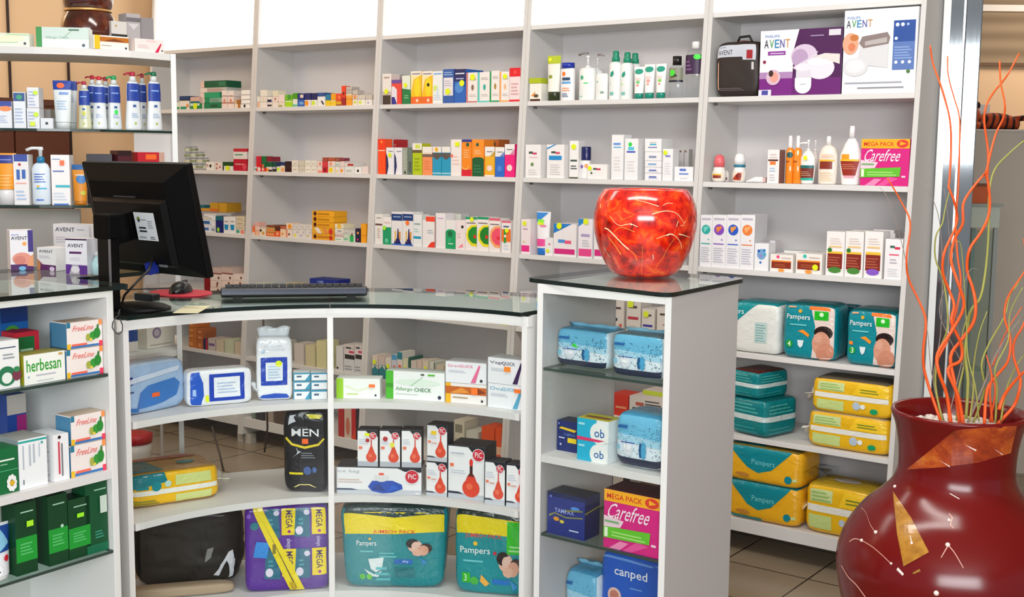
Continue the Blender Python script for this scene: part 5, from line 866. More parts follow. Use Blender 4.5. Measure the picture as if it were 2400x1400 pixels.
AL += [('t', 'always', .48, .5, .56, .62, '#d8d0ee', 0, 1), ('t', 'always', .84, .52, .91, .64, '#d8d0ee', 0, 1), ('p', [(.1, .42), (.26, .4), (.3, .58), (.14, .6)], '#2a8ae0'), ('c', .05, .9, .03, '#8a5ac8'), ('c', .12, .78, .05, '#1a7a8a'), ('p', [(.08, 1), (.2, 1), (.72, .0), (.54, .0)], '#f2dc1a'), ('l', .33, .45, .37, .7, 1, '#8a7a1a'), ('p', [(.2, .88), (.22, .84), (.62, .04), (.6, .04)], '#5a4a2a'), ('p', [(.56, .0), (.62, .0), (.6, .1), (.52, .12)], '#c8a818')]
K(575, 1400, 771, 1390, Z3, 1186, 'purple and yellow multipack of sanitary pads on the bottom shelf of the counter', '#5a2a9a', AL[1:], dep=.16, fn=pack, name='pad_pack', n=14, amp=.008)
# black carrier bag and folded brown paper bag
kedge(318, 1400, 560, 1385, Z3, '', KG); C.O = C.O + C.n*.06; P, w_, h_ = spot(312, 568, 1196, 0)
pack_at(P, C.rz, w_, .2, h_, 'black plastic carrier bag with white print on the bottom shelf of the counter', '#1a1512', [('p', [(.74, .12), (.9, .42), (.96, .44), (.98, .3), (1.0, .3), (1.0, .0), (.94, .0), (.92, .2), (.88, .3), (.8, .1)], '#e6e6ea'), ('p', [(.66, .3), (.72, .36), (.74, .5), (.68, .48)], '#8a8a88')], name='carrier_bag', cat='bag', n=6, amp=.07, rough=.7, group=KG)
kedge(300, 1412, 548, 1392, Z3, '', KG); P, w_, h_ = spot(300, 548, 1376, 0)
pack_at(P, C.rz, w_, .055, h_, 'folded brown paper bag lying in front of the black bag', '#b09a80', name='paper_bag', cat='bag', n=4, amp=.05, rough=.7, group=KG)
CHK = lambda lc, tc, name, col: [('r', 0, 0, .1, 1, lc), ('e', .55, .62, .4, .2, col), ('l', .22, .18, .5, .3, 1, tc), ('c', .9, .16, .03, '#3a3a5a')]
K(788, 934, 891, 936, Z1, 888, 'white test box with lime end and orange sticker beside the counter divider', '#f2f4f0', [('r', 0, 0, .16, 1, '#9ad21c'), ('p', [(.2, .6), (.5, .35), (.8, .6), (.8, .65), (.5, .42), (.2, .68)], '#e4ecc8'), ('l', .24, .2, .5, .32, 1, '#c0dc6a'), ('c', .9, .18, .025, '#2a2a4a'), ('s', .82, .66, .07, OD, .08)], dep=.06, name='test_box')
K(904, 934, 1042, 943, Z1, 872, 'white allergy test box with green end', '#f2f4f2', [('r', 0, 0, .13, 1, '#4ab82a'), ('r', .0, .4, .13, .55, '#3a9a24'), ('e', .55, .62, .38, .12, '#dfeee0'), ('p', [(.42, .5), (.62, .82), (.64, .82), (.45, .5)], '#a8c8a8'), ('t', 'Allergo', .17, .28, .46, .44, '#5a9a5a'), ('t', '*CHECK', .49, .3, .78, .44, '#2f7a3a'), ('r', .6, .88, .66, .94, '#4a5a4a'), ('r', .72, .88, .84, .94, '#5ab82a'), ('l', .17, .18, .55, .23, 1, '#b0b8b0'), ('c', .92, .14, .03, '#2a2a4a')], dep=.06, name='test_box', top='#dfe6e0')
def quick(nm, col, full_, x0, y0, x1, y1, yt, z=None, extra=()):
    kedge(x0, y0, x1, y1, Z1, '', KG)
    if z: C.z = z
    carton(x0, x1, yt, '', '#f0f0f4', [('t', nm, .05, .74, .36, .88, col), ('t', '*QUICK', .36, .72, .68, .88, col), ('p', [(.62, .04), (.74, .04), (.86, .86), (.82, .9)], col), ('l', .08, .5, .5, .64, 2, '#c8c8d4'), ('c', .88, .16, .035, '#2a2a3a')]+list(extra), dep=.07, inset=0, full=full_, rot=0, name='test_box'); return C.top
kedge(1044, 943, 1140, 951, Z1, '', KG)
carton(1044, 1140, 900, '', '#f2ece8', [('r', 0, 0, .13, 1, '#f5b81c'), ('r', 0, .46, 1, .84, '#c8641c'), ('p', [(.1, .5), (.4, .8), (.6, .55), (.3, .5)], '#e8963a'), ('p', [(.6, .6), (.8, .8), (1, .6), (.8, .5)], '#8a3a14'), ('l', .18, .26, .55, .38, 1, '#a88a5a'), ('c', .9, .18, .03, '#2a2a3a'), ('s', .72, .66, .08, OD, .16)], dep=.07, inset=0, full='white test box with amber band, under the pink lettered box', rot=0, name='test_box')
quick('Gravi', '#e8709a', 'white test box with pink lettering stacked on the amber banded box', 1044, 943, 1140, 951, 850, C.top)
t = quick('Ovu', '#5aa8c8', 'white test box with pale blue lettering, under the purple lettered box', 1143, 954, 1238, 966, 903, None, [('s', .75, .8, .08, OD, .08)])
quick('Vagi', '#3a1c50', 'white test box with purple lettering stacked at the right end of the counter', 1143, 954, 1238, 966, 842, t, [('s', .5, .6, .08, '#ff8a1a', .1)])
RED = '#e0382a'; BLK = '#161824'
def bulb(nz=.62, r=.26, x=.68, y=.26): return [('p', [(x-.035, .5), (x+.035, .5), (x+.02, .86 if nz > .6 else nz), (x-.02, .86 if nz > .6 else nz)], '#d83a2c'), ('p', [(x-r*.7, y+.1), (x+r*.7, y+.1), (x+.05, .55), (x-.05, .55)], '#e0482e'), ('c', x, y, r, '#e24a30'), ('e', x-.05, y+.04, r*.4, r*.22, '#ee7050')]
def pic(x, y, r): return [('c', x, y, r, '#e8e2e4'), ('c', x, y, r*.9, '#d0243a'), ('t', '*PiC', x-r*.55, y-r*.28, x+r*.6, y+r*.34, '#f4ecec')]
def pump_box(x0, y0, x1, y1, yt, label, z=None, extra=(), dep=.055, s=1.0):
    kedge(x0, y0, x1, y1, Z2, '', KG)
    if z: C.z = z
    carton(x0, x1, yt, '', '#f0eff0', [('p', [(0, .97), (.42, .97), (.62, .84), (1, .82), (1, 1), (0, 1)], BLK), ('r', 0, 0, 1, .13, '#c4c8d0'), ('p', [(0, .14), (.3, .14), (.45, .1), (0, .1)], '#3a4050')]+bulb()+pic(.76, .84, .2)+[('r', .06, .5, .2, .56, '#f07a5a'), ('l', .08, .62, .5, .78, 3, '#c8ccd8'), ('l', .24, .48, .5, .56, 1, '#d8a8a0')]+list(extra), dep=dep, inset=0, full=label, rot=0, name='bulb_syringe_box', top=BLK, side='#2a2c38')
kedge(789, 1157, 988, 1162, Z2, '', KG)
carton(789, 988, 1096, '', '#eeeef0', [('p', [(0, .98), (.72, .98), (.8, .86), (1, .84), (1, 1), (0, 1)], BLK), ('r', 0, 0, 1, .17, '#c2c6ce'), ('p', [(0, .2), (.18, .2), (.26, .15), (0, .14)], '#2a3a5a'), ('t', 'ice bag', .01, .76, .27, .9, '#b0b4c0'), ('l', .02, .42, .3, .6, 2, '#d8c0b8'), ('p', [(.37, .28), (.42, .12), (.54, .04), (.66, .08), (.78, .22), (.77, .38), (.66, .52), (.42, .5)], '#1f4fb4'), ('p', [(.42, .2), (.5, .4), (.58, .1)], '#163a8a'), ('p', [(.6, .12), (.66, .4), (.74, .24)], '#2a62cc'), ('e', .53, .64, .085, .17, '#e0e0e2'), ('e', .53, .76, .07, .09, '#f0eeee'), ('e', .53, .76, .035, .05, '#e8604a'), ('c', .89, .68, .085, '#e8e2e4'), ('c', .89, .68, .078, '#d0243a'), ('t', '*PiC', .845, .6, .94, .78, '#f4ecec'), ('r', .93, .04, .98, .1, '#e8e8ea')], dep=.10, inset=0, full='long white and black ice bag box on the middle shelf of the counter', rot=0, name='product_box', top=BLK)
zt = C.top
for k, (a, b, dn, ex) in enumerate(((838, 886, 'left', [('s', .48, .88, .12, YD, .04), ('s', .5, .72, .1, '#b01a24')]), (890, 938, 'middle', [('s', .28, .76, .12, '#b8242e'), ('s', .62, .6, .1, '#e8e23a', .06)]), (941, 988, 'right', []))):
    kedge(789, 1157, 988, 1162, Z2, '', KG); C.z = zt
    carton(a, b, 1008, '', '#f0eff0', [('p', [(0, .97), (.42, .97), (.62, .84), (1, .82), (1, 1), (0, 1)], BLK), ('r', 0, 0, 1, .14, '#b8bcc6')]+bulb()+pic(.76, .84, .19)+[('r', .06, .48, .24, .55, '#f07a5a'), ('l', .08, .62, .45, .78, 3, '#c8ccd8')]+ex, dep=.055, inset=.004, full='bulb syringe box, %s of the three standing on the ice bag box' % dn, rot=0, name='bulb_syringe_box', top=BLK, side='#2a2c38')
pump_box(999, 1162, 1048, 1167, 1083, 'bulb syringe box, lower of two beside the ice bag box'); zt = C.top
pump_box(1001, 1162, 1048, 1167, 996, 'bulb syringe box with yellow sticker, upper of two beside the ice bag box', zt, [('s', .35, .78, .13, '#f0c81c', .05)])
kedge(1050, 1166, 1135, 1176, Z2, '', KG)
carton(1050, 1135, 1046, '', '#efeff1', [('p', [(0, .98), (.55, .98), (.68, .88), (1, .85), (1, 1), (0, 1)], BLK), ('r', 0, 0, 1, .1, '#c2c6ce'), ('p', [(0, .13), (.3, .13), (.45, .09), (0, .09)], '#2a3040'), ('r', .6, .42, .68, .66, '#3a1818'), ('e', .64, .7, .05, .07, '#e03028'), ('p', [(.52, .42), (.76, .42), (.68, .5), (.6, .5)], '#5a1c18'), ('p', [(.46, .3), (.82, .3), (.74, .44), (.54, .44)], '#d83a28'), ('c', .64, .22, .24, '#e0442c'), ('e', .6, .25, .09, .06, '#ee6a48')]+pic(.84, .85, .17)+[('r', .06, .6, .16, .66, '#f0704a'), ('l', .08, .84, .45, .9, 1, '#b8bcc8'), ('l', .08, .48, .5, .56, 2, '#c4c8d4')], dep=.10, inset=0, full='largest bulb syringe box on the middle shelf of the counter', rot=0, name='bulb_syringe_box', top=BLK, side='#22242e')
pump_box(1136, 1181, 1183, 1187, 1082, 'bulb syringe box in front, beside the largest one')
pump_box(1186, 1188, 1236, 1194, 1090, 'bulb syringe box at the right end of the counter middle shelf')
FACE = lambda x, y, s: [('e', x, y, .11*s, .12*s, '#e8b8a4'), ('e', x-.04*s, y+.05*s, .1*s, .09*s, '#2a2224'), ('e', x+.02*s, y, .075*s, .09*s, '#e8c0b0'), ('e', x+.16*s, y-.04*s, .1*s, .1*s, '#3a2a26'), ('e', x+.12*s, y-.08*s, .09*s, .1*s, '#dfa48c'), ('e', x+.04*s, y-.12*s, .08*s, .07*s, '#e4b09a'), ('p', [(x-.02*s, y-.16*s), (x+.2*s, y-.3*s), (x+.14*s, y-.38*s), (x+.06*s, y-.2*s)], '#2a8ac8')]
kedge(808, 1379, 1040, 1382, Z3, '', KG)
pack(802, 1046, 1186, '', '#118a94', [('r', 0, .66, 1, .93, '#f0d81a'), ('p', [(0, .93), (.5, .86), (1, .93), (1, 1), (0, 1)], '#16383a'), ('p', [(0, .62), (.5, .66), (1, .7), (1, .66), (0, .66)], '#118a94'), ('t', '*JUMBO+ PACK', .3, .655, .7, .71, '#e0381c'), ('t', 'Pampers', .14, .5, .33, .58, '#eef4f4'), ('l', .17, .44, .3, .48, 1, '#6ac8cc'), ('c', .27, .6, .012, '#f0b82a'), ('l', .36, .38, .52, .46, 2, '#5ac0c8'), ('p', [(.25, .36), (.4, .38), (.38, .24), (.32, .2), (.27, .24)], '#e4eef0'), ('p', [(.2, .24), (.3, .17), (.38, .22), (.34, .14), (.26, .15)], '#dfeaec'), ('r', .5, .3, .68, .36, '#1a6ac0'), ('t', 'dry', .58, .31, .64, .35, '#cfe4f4'), ('c', .18, .14, .03, '#4ab82a'), ('c', .25, .14, .028, '#6ac83a'), ('r', .5, .14, .7, .26, '#0f7480'), ('l', .32, .1, .46, .3, 3, '#4ab8c0')]+FACE(.7, .52, .62), dep=.15, inset=0, full='large teal and yellow jumbo nappy pack beside the counter divider', taper=.055, n=9, top='#1c3c3c')
kedge(1068, 1390, 1236, 1404, Z3, '', KG)
pack(1064, 1232, 1196, '', '#12909a', [('r', 0, .7, 1, .95, '#f2da1a'), ('p', [(0, .66), (1, .62), (1, .7), (0, .72)], '#12909a'), ('p', [(0, .95), (1, .88), (1, 1), (0, 1)], '#1c2c24'), ('t', '*JUMBO+ PACK', .16, .655, .66, .72, '#e0381c'), ('r', .73, .5, 1, .88, '#2cc21c'), ('l', .76, .53, .96, .62, 2, '#a8e89a'), ('t', 'Pampers', .08, .46, .5, .56, '#f0f6f6'), ('c', .3, .6, .03, '#f0c02a'), ('l', .12, .38, .4, .43, 1, '#6ac8cc'), ('c', .57, .5, .025, '#c82a3c'), ('r', .1, .13, .22, .25, '#2cb82a'), ('t', '3', .13, .15, .17, .23, '#e4f4e0'), ('c', .28, .16, .06, '#4ab84a'), ('p', [(.38, .24), (.5, .14), (.44, .1), (.36, .16)], '#f0b04a'), ('r', .54, .14, .78, .2, '#1a70c4')]+FACE(.72, .4, .9), dep=.15, inset=0, full='teal, yellow and green jumbo nappy pack at the right end of the counter', taper=.03, n=9, top='#1c2c28')

# ================================================================ goods in the right cabinet
CG = 'goods in the right cabinet'
SP = random.Random(4)
dots = [('c', SP.random()*.94+.03, SP.random()**.8*.6+.2, .008, '#24506a') for _ in range(110)]
padp = [('p', [(0, .62), (1, .55), (1, 1), (0, 1)], '#6ab8dc'), ('p', [(0, .5), (1, .42), (1, .56), (0, .63)], '#a4d4ea'), ('r', 0, 0, 1, .19, '#28304a')]+dots+[('r', .06, .72, .28, .78, '#1f64a8'), ('l', .16, .46, .44, .5, 1, '#3a4a9a'), ('e', .3, .34, .09, .11, '#d8dce4'), ('e', .3, .4, .08, .05, '#f0f2f6'), ('e', .56, .36, .035, .14, '#12588a'), ('e', .62, .36, .05, .16, '#4aa4d0'), ('c', .09, .36, .05, '#8ac4dc')]
def cedge(x0, y0, x1, y1, z):
    edge(x0, y0, x1, y1, z, '', CG)
    vv = lambda p: (p-ORG).dot(VX)
    m = max(vv(atz(x0, y0, z)), vv(atz(x1, y1, z))); a = atz((x0+x1)/2, (y0+y1)/2, z); on(a, UX, z+0.0005, '', CG); m = vv(a)
    if m > CV1-.012: C.O = C.O - VX*(m-(CV1-.012))
    k = C.d.dot(UX); u0 = (C.O-ORG).dot(UX); C.lim = ((CU0+.023-u0)/k, (CU1-.024-u0)/k)
cedge(1296, 858, 1420, 876, CZ[0]); pack(1296, 1424, 772, '', '#dceaf2', padp+[('p', [(.34, .56), (.46, .52), (.38, .64)], '#2ae02a')], dep=.13, inset=.02, full='blue dotted pad pack, left of two on the upper glass shelf', name='pad_pack', n=7, top='#4a94b8', fin=.01, finmat=M('#7ab8d4', .2))
cedge(1430, 880, 1556, 898, CZ[0]); pack(1430, 1554, 784, '', '#dceaf2', padp, dep=.13, inset=0, full='blue dotted pad pack, right of two on the upper glass shelf', name='pad_pack', n=7, top='#5a6e78', fin=.01, finmat=M('#8ac0d8', .2))
cedge(1298, 1060, 1350, 1066, CZ[1]); carton(1298, 1351, 988, '', '#16286c', [('p', [(.1, .74), (.9, .66), (1, .74), (.2, .8)], '#f0c81c'), ('r', .55, .3, 1, .46, '#f0d01c'), ('t', 'TAMPAX', .35, .52, .95, .6, '#6a8ad0'), ('r', .1, .42, .4, .46, '#c8d0e8'), ('c', .2, .22, .05, '#c8c0e8'), ('c', .1, .9, .04, '#8a9ad8')], dep=.06, inset=.02, full='small navy tampon box behind the turquoise ones', rot=0, name='tampon_box', top='#141c3c')
OB = [('p', [(0, 0), (.45, 0), (.62, .3), (.62, 1), (0, 1)], '#1ab0d4'), ('p', [(.5, .1), (1, .4), (1, 0), (.5, 0)], '#e8f0e8'), ('c', .72, .4, .3, '#f0f2ee'), ('t', '*ob', .56, .22, .88, .62, '#1a62a8'), ('p', [(0, .0), (.0, .16), (.9, .1), (.7, 0)], '#e0306a'), ('r', .05, .7, .25, .8, '#a8e0ec')]
cedge(1352, 1078, 1432, 1090, CZ[1]); carton(1352, 1424, 1036, '', '#e8eef0', OB[:-2]+OB[-1:], dep=.07, inset=0, full='turquoise and white tampon box, lower of two', rot=0, name='tampon_box'); zt = C.top
C.z = zt; carton(1352, 1426, 984, '', '#e8eef0', OB, dep=.07, inset=0, full='turquoise and white tampon box with red band, upper of two', rot=0, name='tampon_box', top='#c8b82a', topshapes=[('r', .1, .3, .9, .6, '#8a4a1c')])
cedge(1437, 1094, 1552, 1110, CZ[1]); pack(1438, 1553, 972, '', '#dceaf2', padp, dep=.15, inset=0, full='blue dotted pad pack beside the turquoise tampon boxes', name='pad_pack', n=6, top='#4a9ac4')
cedge(1282, 1250, 1370, 1268, CZ[2]); carton(1282, 1370, 1160, '', '#182c80', [('r', 0, .9, 1, 1, '#101c50'), ('t', 'TAMPAX', .2, .54, .72, .64, '#a8b8e8'), ('p', [(.05, .4), (.2, .5), (.5, .44), (.95, .5), (.95, .53), (.5, .47), (.2, .53), (.05, .46)], '#8a8a4a'), ('e', .25, .38, .08, .05, '#e0982a'), ('e', .4, .34, .06, .04, '#d8c83a'), ('e', .75, .7, .12, .05, '#4a8ad8'), ('p', [(.5, .6), (.95, .66), (.95, .7), (.5, .64)], '#7a7a3a'), ('r', .6, .16, .85, .19, '#c8d4ec'), ('c', .1, .9, .03, '#6a7ad0')], dep=.08, inset=0, full='navy tampon box standing alone on the lower glass shelf', rot=.0, name='tampon_box', top='#0e1430', side='#141f58', sideshapes=[('p', [(0, .6), (1, .66), (1, .7), (0, .64)], '#8a8a3a')])
cedge(1414, 1284, 1548, 1310, CZ[2]); carton(1414, 1550, 1158, '', '#d81c80', CARE, dep=.11, inset=0, full='pink pantyliner box with yellow banner on the lower glass shelf', rot=0, name='product_box', top='#4a1424')
cedge(1285, 1462, 1400, 1484, .09); pack(1284, 1398, 1338, '', '#dceaf2', padp, dep=.14, inset=.02, full='blue dotted pad pack on the floor of the right cabinet', name='pad_pack', n=5, top='#4a9ac4', fin=.012, finmat=M('#7ab8d4', .2))
cedge(1404, 1484, 1548, 1508, .09); pack(1404, 1546, 1304, '', '#1b5cc8', [('t', '*canped', .24, .7, .78, .84, '#f0f4fa', 0), ('l', .5, .6, .7, .64, 1, '#6a9ae0'), ('c', .25, .48, .11, '#e8c0b4'), ('c', .25, .48, .07, '#c87a6a'), ('p', [(.55, .4), (1, .5), (1, .46), (.55, .36)], '#3a86e0'), ('p', [(.0, .98), (.9, .95), (.85, .92), (.02, .94)], '#6a9ae4'), ('c', .7, .3, .08, '#e89a6a')], dep=.12, inset=0, full='bright blue incontinence pack standing on the floor of the right cabinet', name='pad_pack', n=9, fin=.02)

# ================================================================ goods in the left cabinet
LG = 'goods in the left cabinet'
def ledge(x0, y0, x1, y1, z): edge(x0, y0, x1, y1, z, '', LG); 
def lcart(x0, x1, yt, k, back, label, bg, sh=(), dep=.07, z=None, name='medicine_box', **kw):
    on(PLC+NL*(.02+back), DL, LZ[k]+.0005 if z is None else z, '', LG); C.lim = (-LW+.025, -.023); return carton(x0, x1, yt, '', bg, sh, dep=dep, inset=0, full=label, rot=0, name=name, **kw)
FREE = [('r', 0, 0, .1, .2, '#f0c02a'), ('r', 0, .8, .1, 1, '#2a7a9a'), ('r', .9, .8, 1, 1, '#f0924a'), ('r', .9, 0, 1, .2, '#e83a5a'), ('r', .1, .02, .9, .1, '#3a78b8'), ('r', .12, .1, .55, .18, '#f0705a'), ('t', 'FreeLine', .14, .66, .72, .86, '#e86a60', .1), ('e', .72, .42, .1, .16, '#3a9a3a'), ('e', .84, .5, .1, .2, '#2a8a34'), ('e', .58, .38, .06, .14, '#a8b04a'), ('c', .66, .28, .04, '#e8d04a'), ('e', .86, .74, .03, .1, '#3a7a3a')]
lf = [('r', 0, .04, 1, .96, '#4a88b0'), ('r', 0, 0, 1, .05, '#3a5a6a')]
for k, (x0, x1, ys, nm) in enumerate(((157, 251, (816, 753), 'upper glass shelf'), (167, 258, (1038, 970), 'white shelf'))):
    z = None
    for j, yt in enumerate(ys):
        lcart(x0, x1, yt, k, 0, 'white tea box with red script and green leaves, %s of two on the %s' % (('lower', 'upper')[j], nm), '#f2e8e4', FREE, .065, z, left=lf, top='#c8b09c', name='tea_box'); z = C.top
    if k == 0:
        z = None
        for j, yt in enumerate(ys):
            lcart(152, 246, yt+3, k, .068, 'blue sided tea box, %s of two behind the leafy tea boxes' % (('lower', 'upper')[j]), '#f2e8e4', (), .065, z, left=lf, top='#b8a088', name='tea_box'); z = C.top
lcart(57, 154, 828, 0, .0, 'white slimming tea box with bold green lettering', '#f2f4ee', [('t', '*herbesan', .06, .42, .9, .84, '#2aa02a'), ('l', .28, .26, .76, .36, 1, '#b8b8c8'), ('r', .84, .88, .94, .95, '#c8a04a'), ('l', .3, .08, .7, .14, 1, '#c0c8d0'), ('c', .1, .26, .02, '#6aa0c0')], .065, left=[('r', 0, 0, 1, 1, '#a8a81c')], top='#a8a04a', name='tea_box')
lcart(-30, 48, 800, 0, .0, 'white carton with dark lettering and green wreath picture', '#eeF0f0'.lower(), [('l', .35, .84, .9, .89, 1, '#3a4a6a'), ('l', .5, .62, .85, .76, 2, '#9aa0a8'), ('c', .6, .26, .28, '#2a7a52'), ('c', .6, .22, .16, '#e8efe8'), ('e', .9, .26, .14, .12, '#7a3a4a'), ('e', .9, .38, .1, .06, '#3a8a5a')], .07)
lcart(38, 95, 778, 0, .075, 'red and green herbal carton behind the slimming tea box', '#c01c34', [('r', .1, .2, .8, .9, '#0f6a34'), ('l', .2, .5, .8, .7, 2, '#a8d0b0'), ('r', 0, 0, 1, .15, '#e8e0e0'), ('s', .5, .14, .16, YD, .09)], .06, top='#c02038')
lcart(6, 70, 706, 0, .20, 'blue carton with green oval at the back of the upper glass shelf', '#1a66b4', [('r', 0, .7, 1, 1, '#143a80'), ('e', .4, .56, .28, .1, '#4a9a3a'), ('e', .4, .56, .2, .05, '#6a3a2a'), ('r', .7, .5, .98, .58, '#ff5a1c'), ('e', .45, .24, .2, .14, '#8a8a90'), ('e', .7, .22, .16, .14, '#7a4a60'), ('c', .15, .2, .08, '#2a9ad0')], .06)
lcart(127, 164, 1018, 1, .0, 'slim white carton with red lettering on the white shelf', '#eef0f2', [('r', .3, .15, .42, .85, '#d04a5a'), ('r', .5, .1, .6, .8, '#7a7a80'), ('c', .4, .94, .1, '#2a1416')], .09, left=[('l', .2, .1, .8, .9, 8, '#c8ccd4')])
lcart(46, 113, 1027, 1, .0, 'white carton with columns of small print and teal line', '#eef2f4', [('r', 0, .93, 1, .97, '#2aa8a0'), ('r', .14, .4, .18, .88, '#b0b8c4'), ('r', .36, .45, .42, .88, '#b8c0cc'), ('r', .5, .5, .56, .88, '#b8c0cc'), ('r', .7, .6, .74, .88, '#c0c8d4'), ('c', .82, .88, .04, '#2a9aa0'), ('r', .12, .1, .16, .2, '#7a8088')], .1, left=[('r', 0, 0, 1, 1, '#9aa4a8')], top='#a8a8a4')
lcart(-40, 45, 1054, 1, .0, 'green chamomile box with white daisy', '#0c6a38', [('l', .42, .72, .9, .8, 1, '#e8f0e8'), ('l', .5, .64, .7, .68, 1, '#a8d0b0'), ('r', 0, .5, 1, .52, '#4aa87a')]+[('e', .8+.1*math.cos(i*.7), .22+.13*math.sin(i*.7), .05, .06, '#f0f0ee') for i in range(9)]+[('c', .8, .22, .07, '#e0b02a')], .07, name='tea_box')
lcart(21, 66, 925, 1, .24, 'blue and pink carton at the back of the white shelf', '#24469a', [('p', [(.45, 0), (1, 0), (1, .7), (.5, .7)], '#a02a78'), ('r', 0, .72, 1, 1, '#c8c0b8'), ('l', .1, .1, .6, .2, 2, '#6a8ad0')], .06)
GRN = lambda y: [('r', 0, .18, 1, .52, '#1c9a34'), ('l', .2, .28, .8, .46, 4, '#5ac070'), ('l', .25, .86, .85, .9, 1, '#a8d0b8')]
lcart(204, 266, 1127, 2, .0, 'tall dark green box with white sticker at the shelf end', '#0a4f2c', [('l', .4, .86, .95, .9, 1, '#9ac8b0'), ('l', .4, .2, .8, .32, 3, '#3a9a80'), ('r', 0, .0, 1, .12, '#0f6a48'), ('s', .78, .66, .16, '#c8d8cc', .12)], .06, name='cosmetic_box', top='#083c24')
lcart(163, 214, 1168, 2, .0, 'dark green box with lime sticker and bright green panel', '#07401f', GRN(0)+[('s', .52, .72, .16, '#9aee2a', .035)], .06, name='cosmetic_box', top='#06301a')
lcart(116, 162, 1160, 2, .0, 'dark green box with bright green panel, left of the stickered pair', '#083f20', GRN(0)+[('c', .7, .54, .08, '#b8e0c8')], .06, name='cosmetic_box', top='#06301a')
lcart(40, 90, 1178, 2, .0, 'dark green box with lime sticker beside the toothpaste', '#083f20', GRN(0)+[('s', .65, .7, .16, '#aef02a', .04)], .06, name='cosmetic_box', top='#06301a')
on(PLC+NL*.0, DL, LZ[2]+.0005, '', LG); squeeze_tube(-36, 44, 1236, '', '#e8ecf2', [('r', 0, .45, 1, .95, '#1f4a9a'), ('p', [(.1, .5), (.6, .9), (.8, .6), (.4, .4)], '#8ac8e8'), ('p', [(.2, .45), (.4, .7), (.5, .5)], '#d8e8f4'), ('c', .7, .32, .08, '#d82a3c'), ('c', .4, .12, .16, '#f4f6f8'), ('l', .32, .08, .5, .14, 1, '#3a4a7a')], '#f0f2f4', .08, full='blue and white tube standing at the far left on the lower glass shelf', inset=.02)

# ================================================================ things on the counter
ZC = 1.0555
MBK = M('#040405', .45, 0, 0, .04, .18); MB2 = M('#040405', .6, 0, 0, .04, .1)
mb_ = atz(322, 724, ZC); mon = thing('computer_monitor', 'black computer monitor seen from behind on the glass counter', 'monitor', (mb_.x, mb_.y, ZC), RZ)
# local frame: x along the shelf wall, y away from the shopper
def loc(P): q = P-Vector((mb_.x, mb_.y, ZC)); return Vector((q.dot(UX), -q.dot(VX), q.z))
m = MB(); m.lathe([(.105, 0), (.105, .006), (.09, .012), (.03, .018)], MBK, 40, 1.0, .82); m.build('base', mon)
pc = loc(at(257, 690, 3.36)); pz = loc(at(246, 500, 3.36)).z
m = MB(); m.box(pc.x-.028, pc.x+.028, pc.y-.018, pc.y+.018, .004, pz-.05, MBK); m.build('pole', mon, bevel=.006)
m = MB(); m.box(pc.x-.036, pc.x+.036, pc.y-.024, pc.y+.024, pz-.07, pz, MB2); m.build('hinge', mon, bevel=.006)
m = MB(); m.box(pc.x+.0285, pc.x+.033, pc.y-.02, pc.y-.015, .02, pz-.03, M('#8a8a90', .25, .7)); m.build('pole_highlight', mon)  # highlight on the black pole, modelled as a thin light grey strip
c0 = at(335, 513, 3.47); O0 = Vector((c0.x, c0.y, 0))
hwp = (solve_t(Vector((c0.x, c0.y, c0.z)), UX, 458)-solve_t(Vector((c0.x, c0.y, c0.z)), UX, 213))/2
PHH = .165; pl = loc(c0)
pan = MB(); pan.box(-hwp, hwp, 0, .022, -PHH, PHH, MBK); po = pan.build('screen_panel', mon, pl, bevel=.004); po.rotation_euler.x = math.radians(12)
def frus(x, z, y0, y1, k, m_, nm, par, cx=0, cz=0, kz=None):
    q = MB(); kz = kz or k
    q.grid([[(cx-x, y0, cz-z), (cx+x, y0, cz-z), (cx+x, y0, cz+z), (cx-x, y0, cz+z)], [(cx-x*k, y1, cz-z*kz), (cx+x*k, y1, cz-z*kz), (cx+x*k, y1, cz+z*kz), (cx-x*k, y1, cz+z*kz)]], m_, True, False)
    q.face([(cx-x*k, y1, cz-z*kz), (cx+x*k, y1, cz-z*kz), (cx+x*k, y1, cz+z*kz), (cx-x*k, y1, cz+z*kz)], m_); return q.build(nm, par)
bs = frus(hwp*.97, PHH*.97, 0, -.035, .74, MB2, 'back_shell', po)
frus(hwp*.70, PHH*.6, -.0352, -.047, .9, MBK, 'back_shell', po, 0, -.03)
m = MB(); m.box(-.05, .05, -.0475, -.0455, .075, .079, M('#2c2c30')); m.build('vent_slot', po)
m = MB(); m.box(pc.x-pl.x-.03, min(pc.x-pl.x+.03, .074-.046-.022), -.10, -.048, -.05, .03, MBK); m.build('mount_arm', po)
lw, lh = .092, .082; lx, lz = .074, -.008
def lf_(x, y, e): return (lx+(x-.5)*lw, -.0475-e, lz+(y-.5)*lh)
m = MB(); decals(m, [('r', 0, 0, 1, 1, '#d8dce0'), ('c', .2, .76, .08, '#7a8a3a'), ('c', .2, .7, .05, '#2a3a4a'), ('l', .3, .72, .56, .8, 1, '#8a8c94'), ('r', .16, .42, .5, .48, '#1c1c22'), ('r', .16, .3, .52, .36, '#1c1c22'), ('l', .62, .45, .88, .75, 4, '#9a9ca4'), ('l', .12, .08, .46, .16, 2, '#6a6c74'), ('l', .64, .06, .88, .18, 2, '#4a4c54')], lw/lh, lf_); m.build('white_sticker', po)
m = MB(); m.box(.062, .082, -.07, -.04, -.145, -.112, M('#142a8a', .4)); m.build('video_plug', po)
m = MB(); m.box(.10, .135, -.049, -.046, -.125, -.118, M('#6a6c70')); m.build('port_print', po)
cp = [at(361, 600, 3.40), at(350, 632, 3.36), at(320, 662, 3.34), at(292, 692, 3.33), atz(284, 716, ZC+.006), atz(278, 735, ZC+.006)]
m = MB(); m.tube(cp, .0035, M('#101012', .4), 8); tag(m.build('monitor_cable', None), 'black cable running from the back of the monitor down to the counter', 'cable')
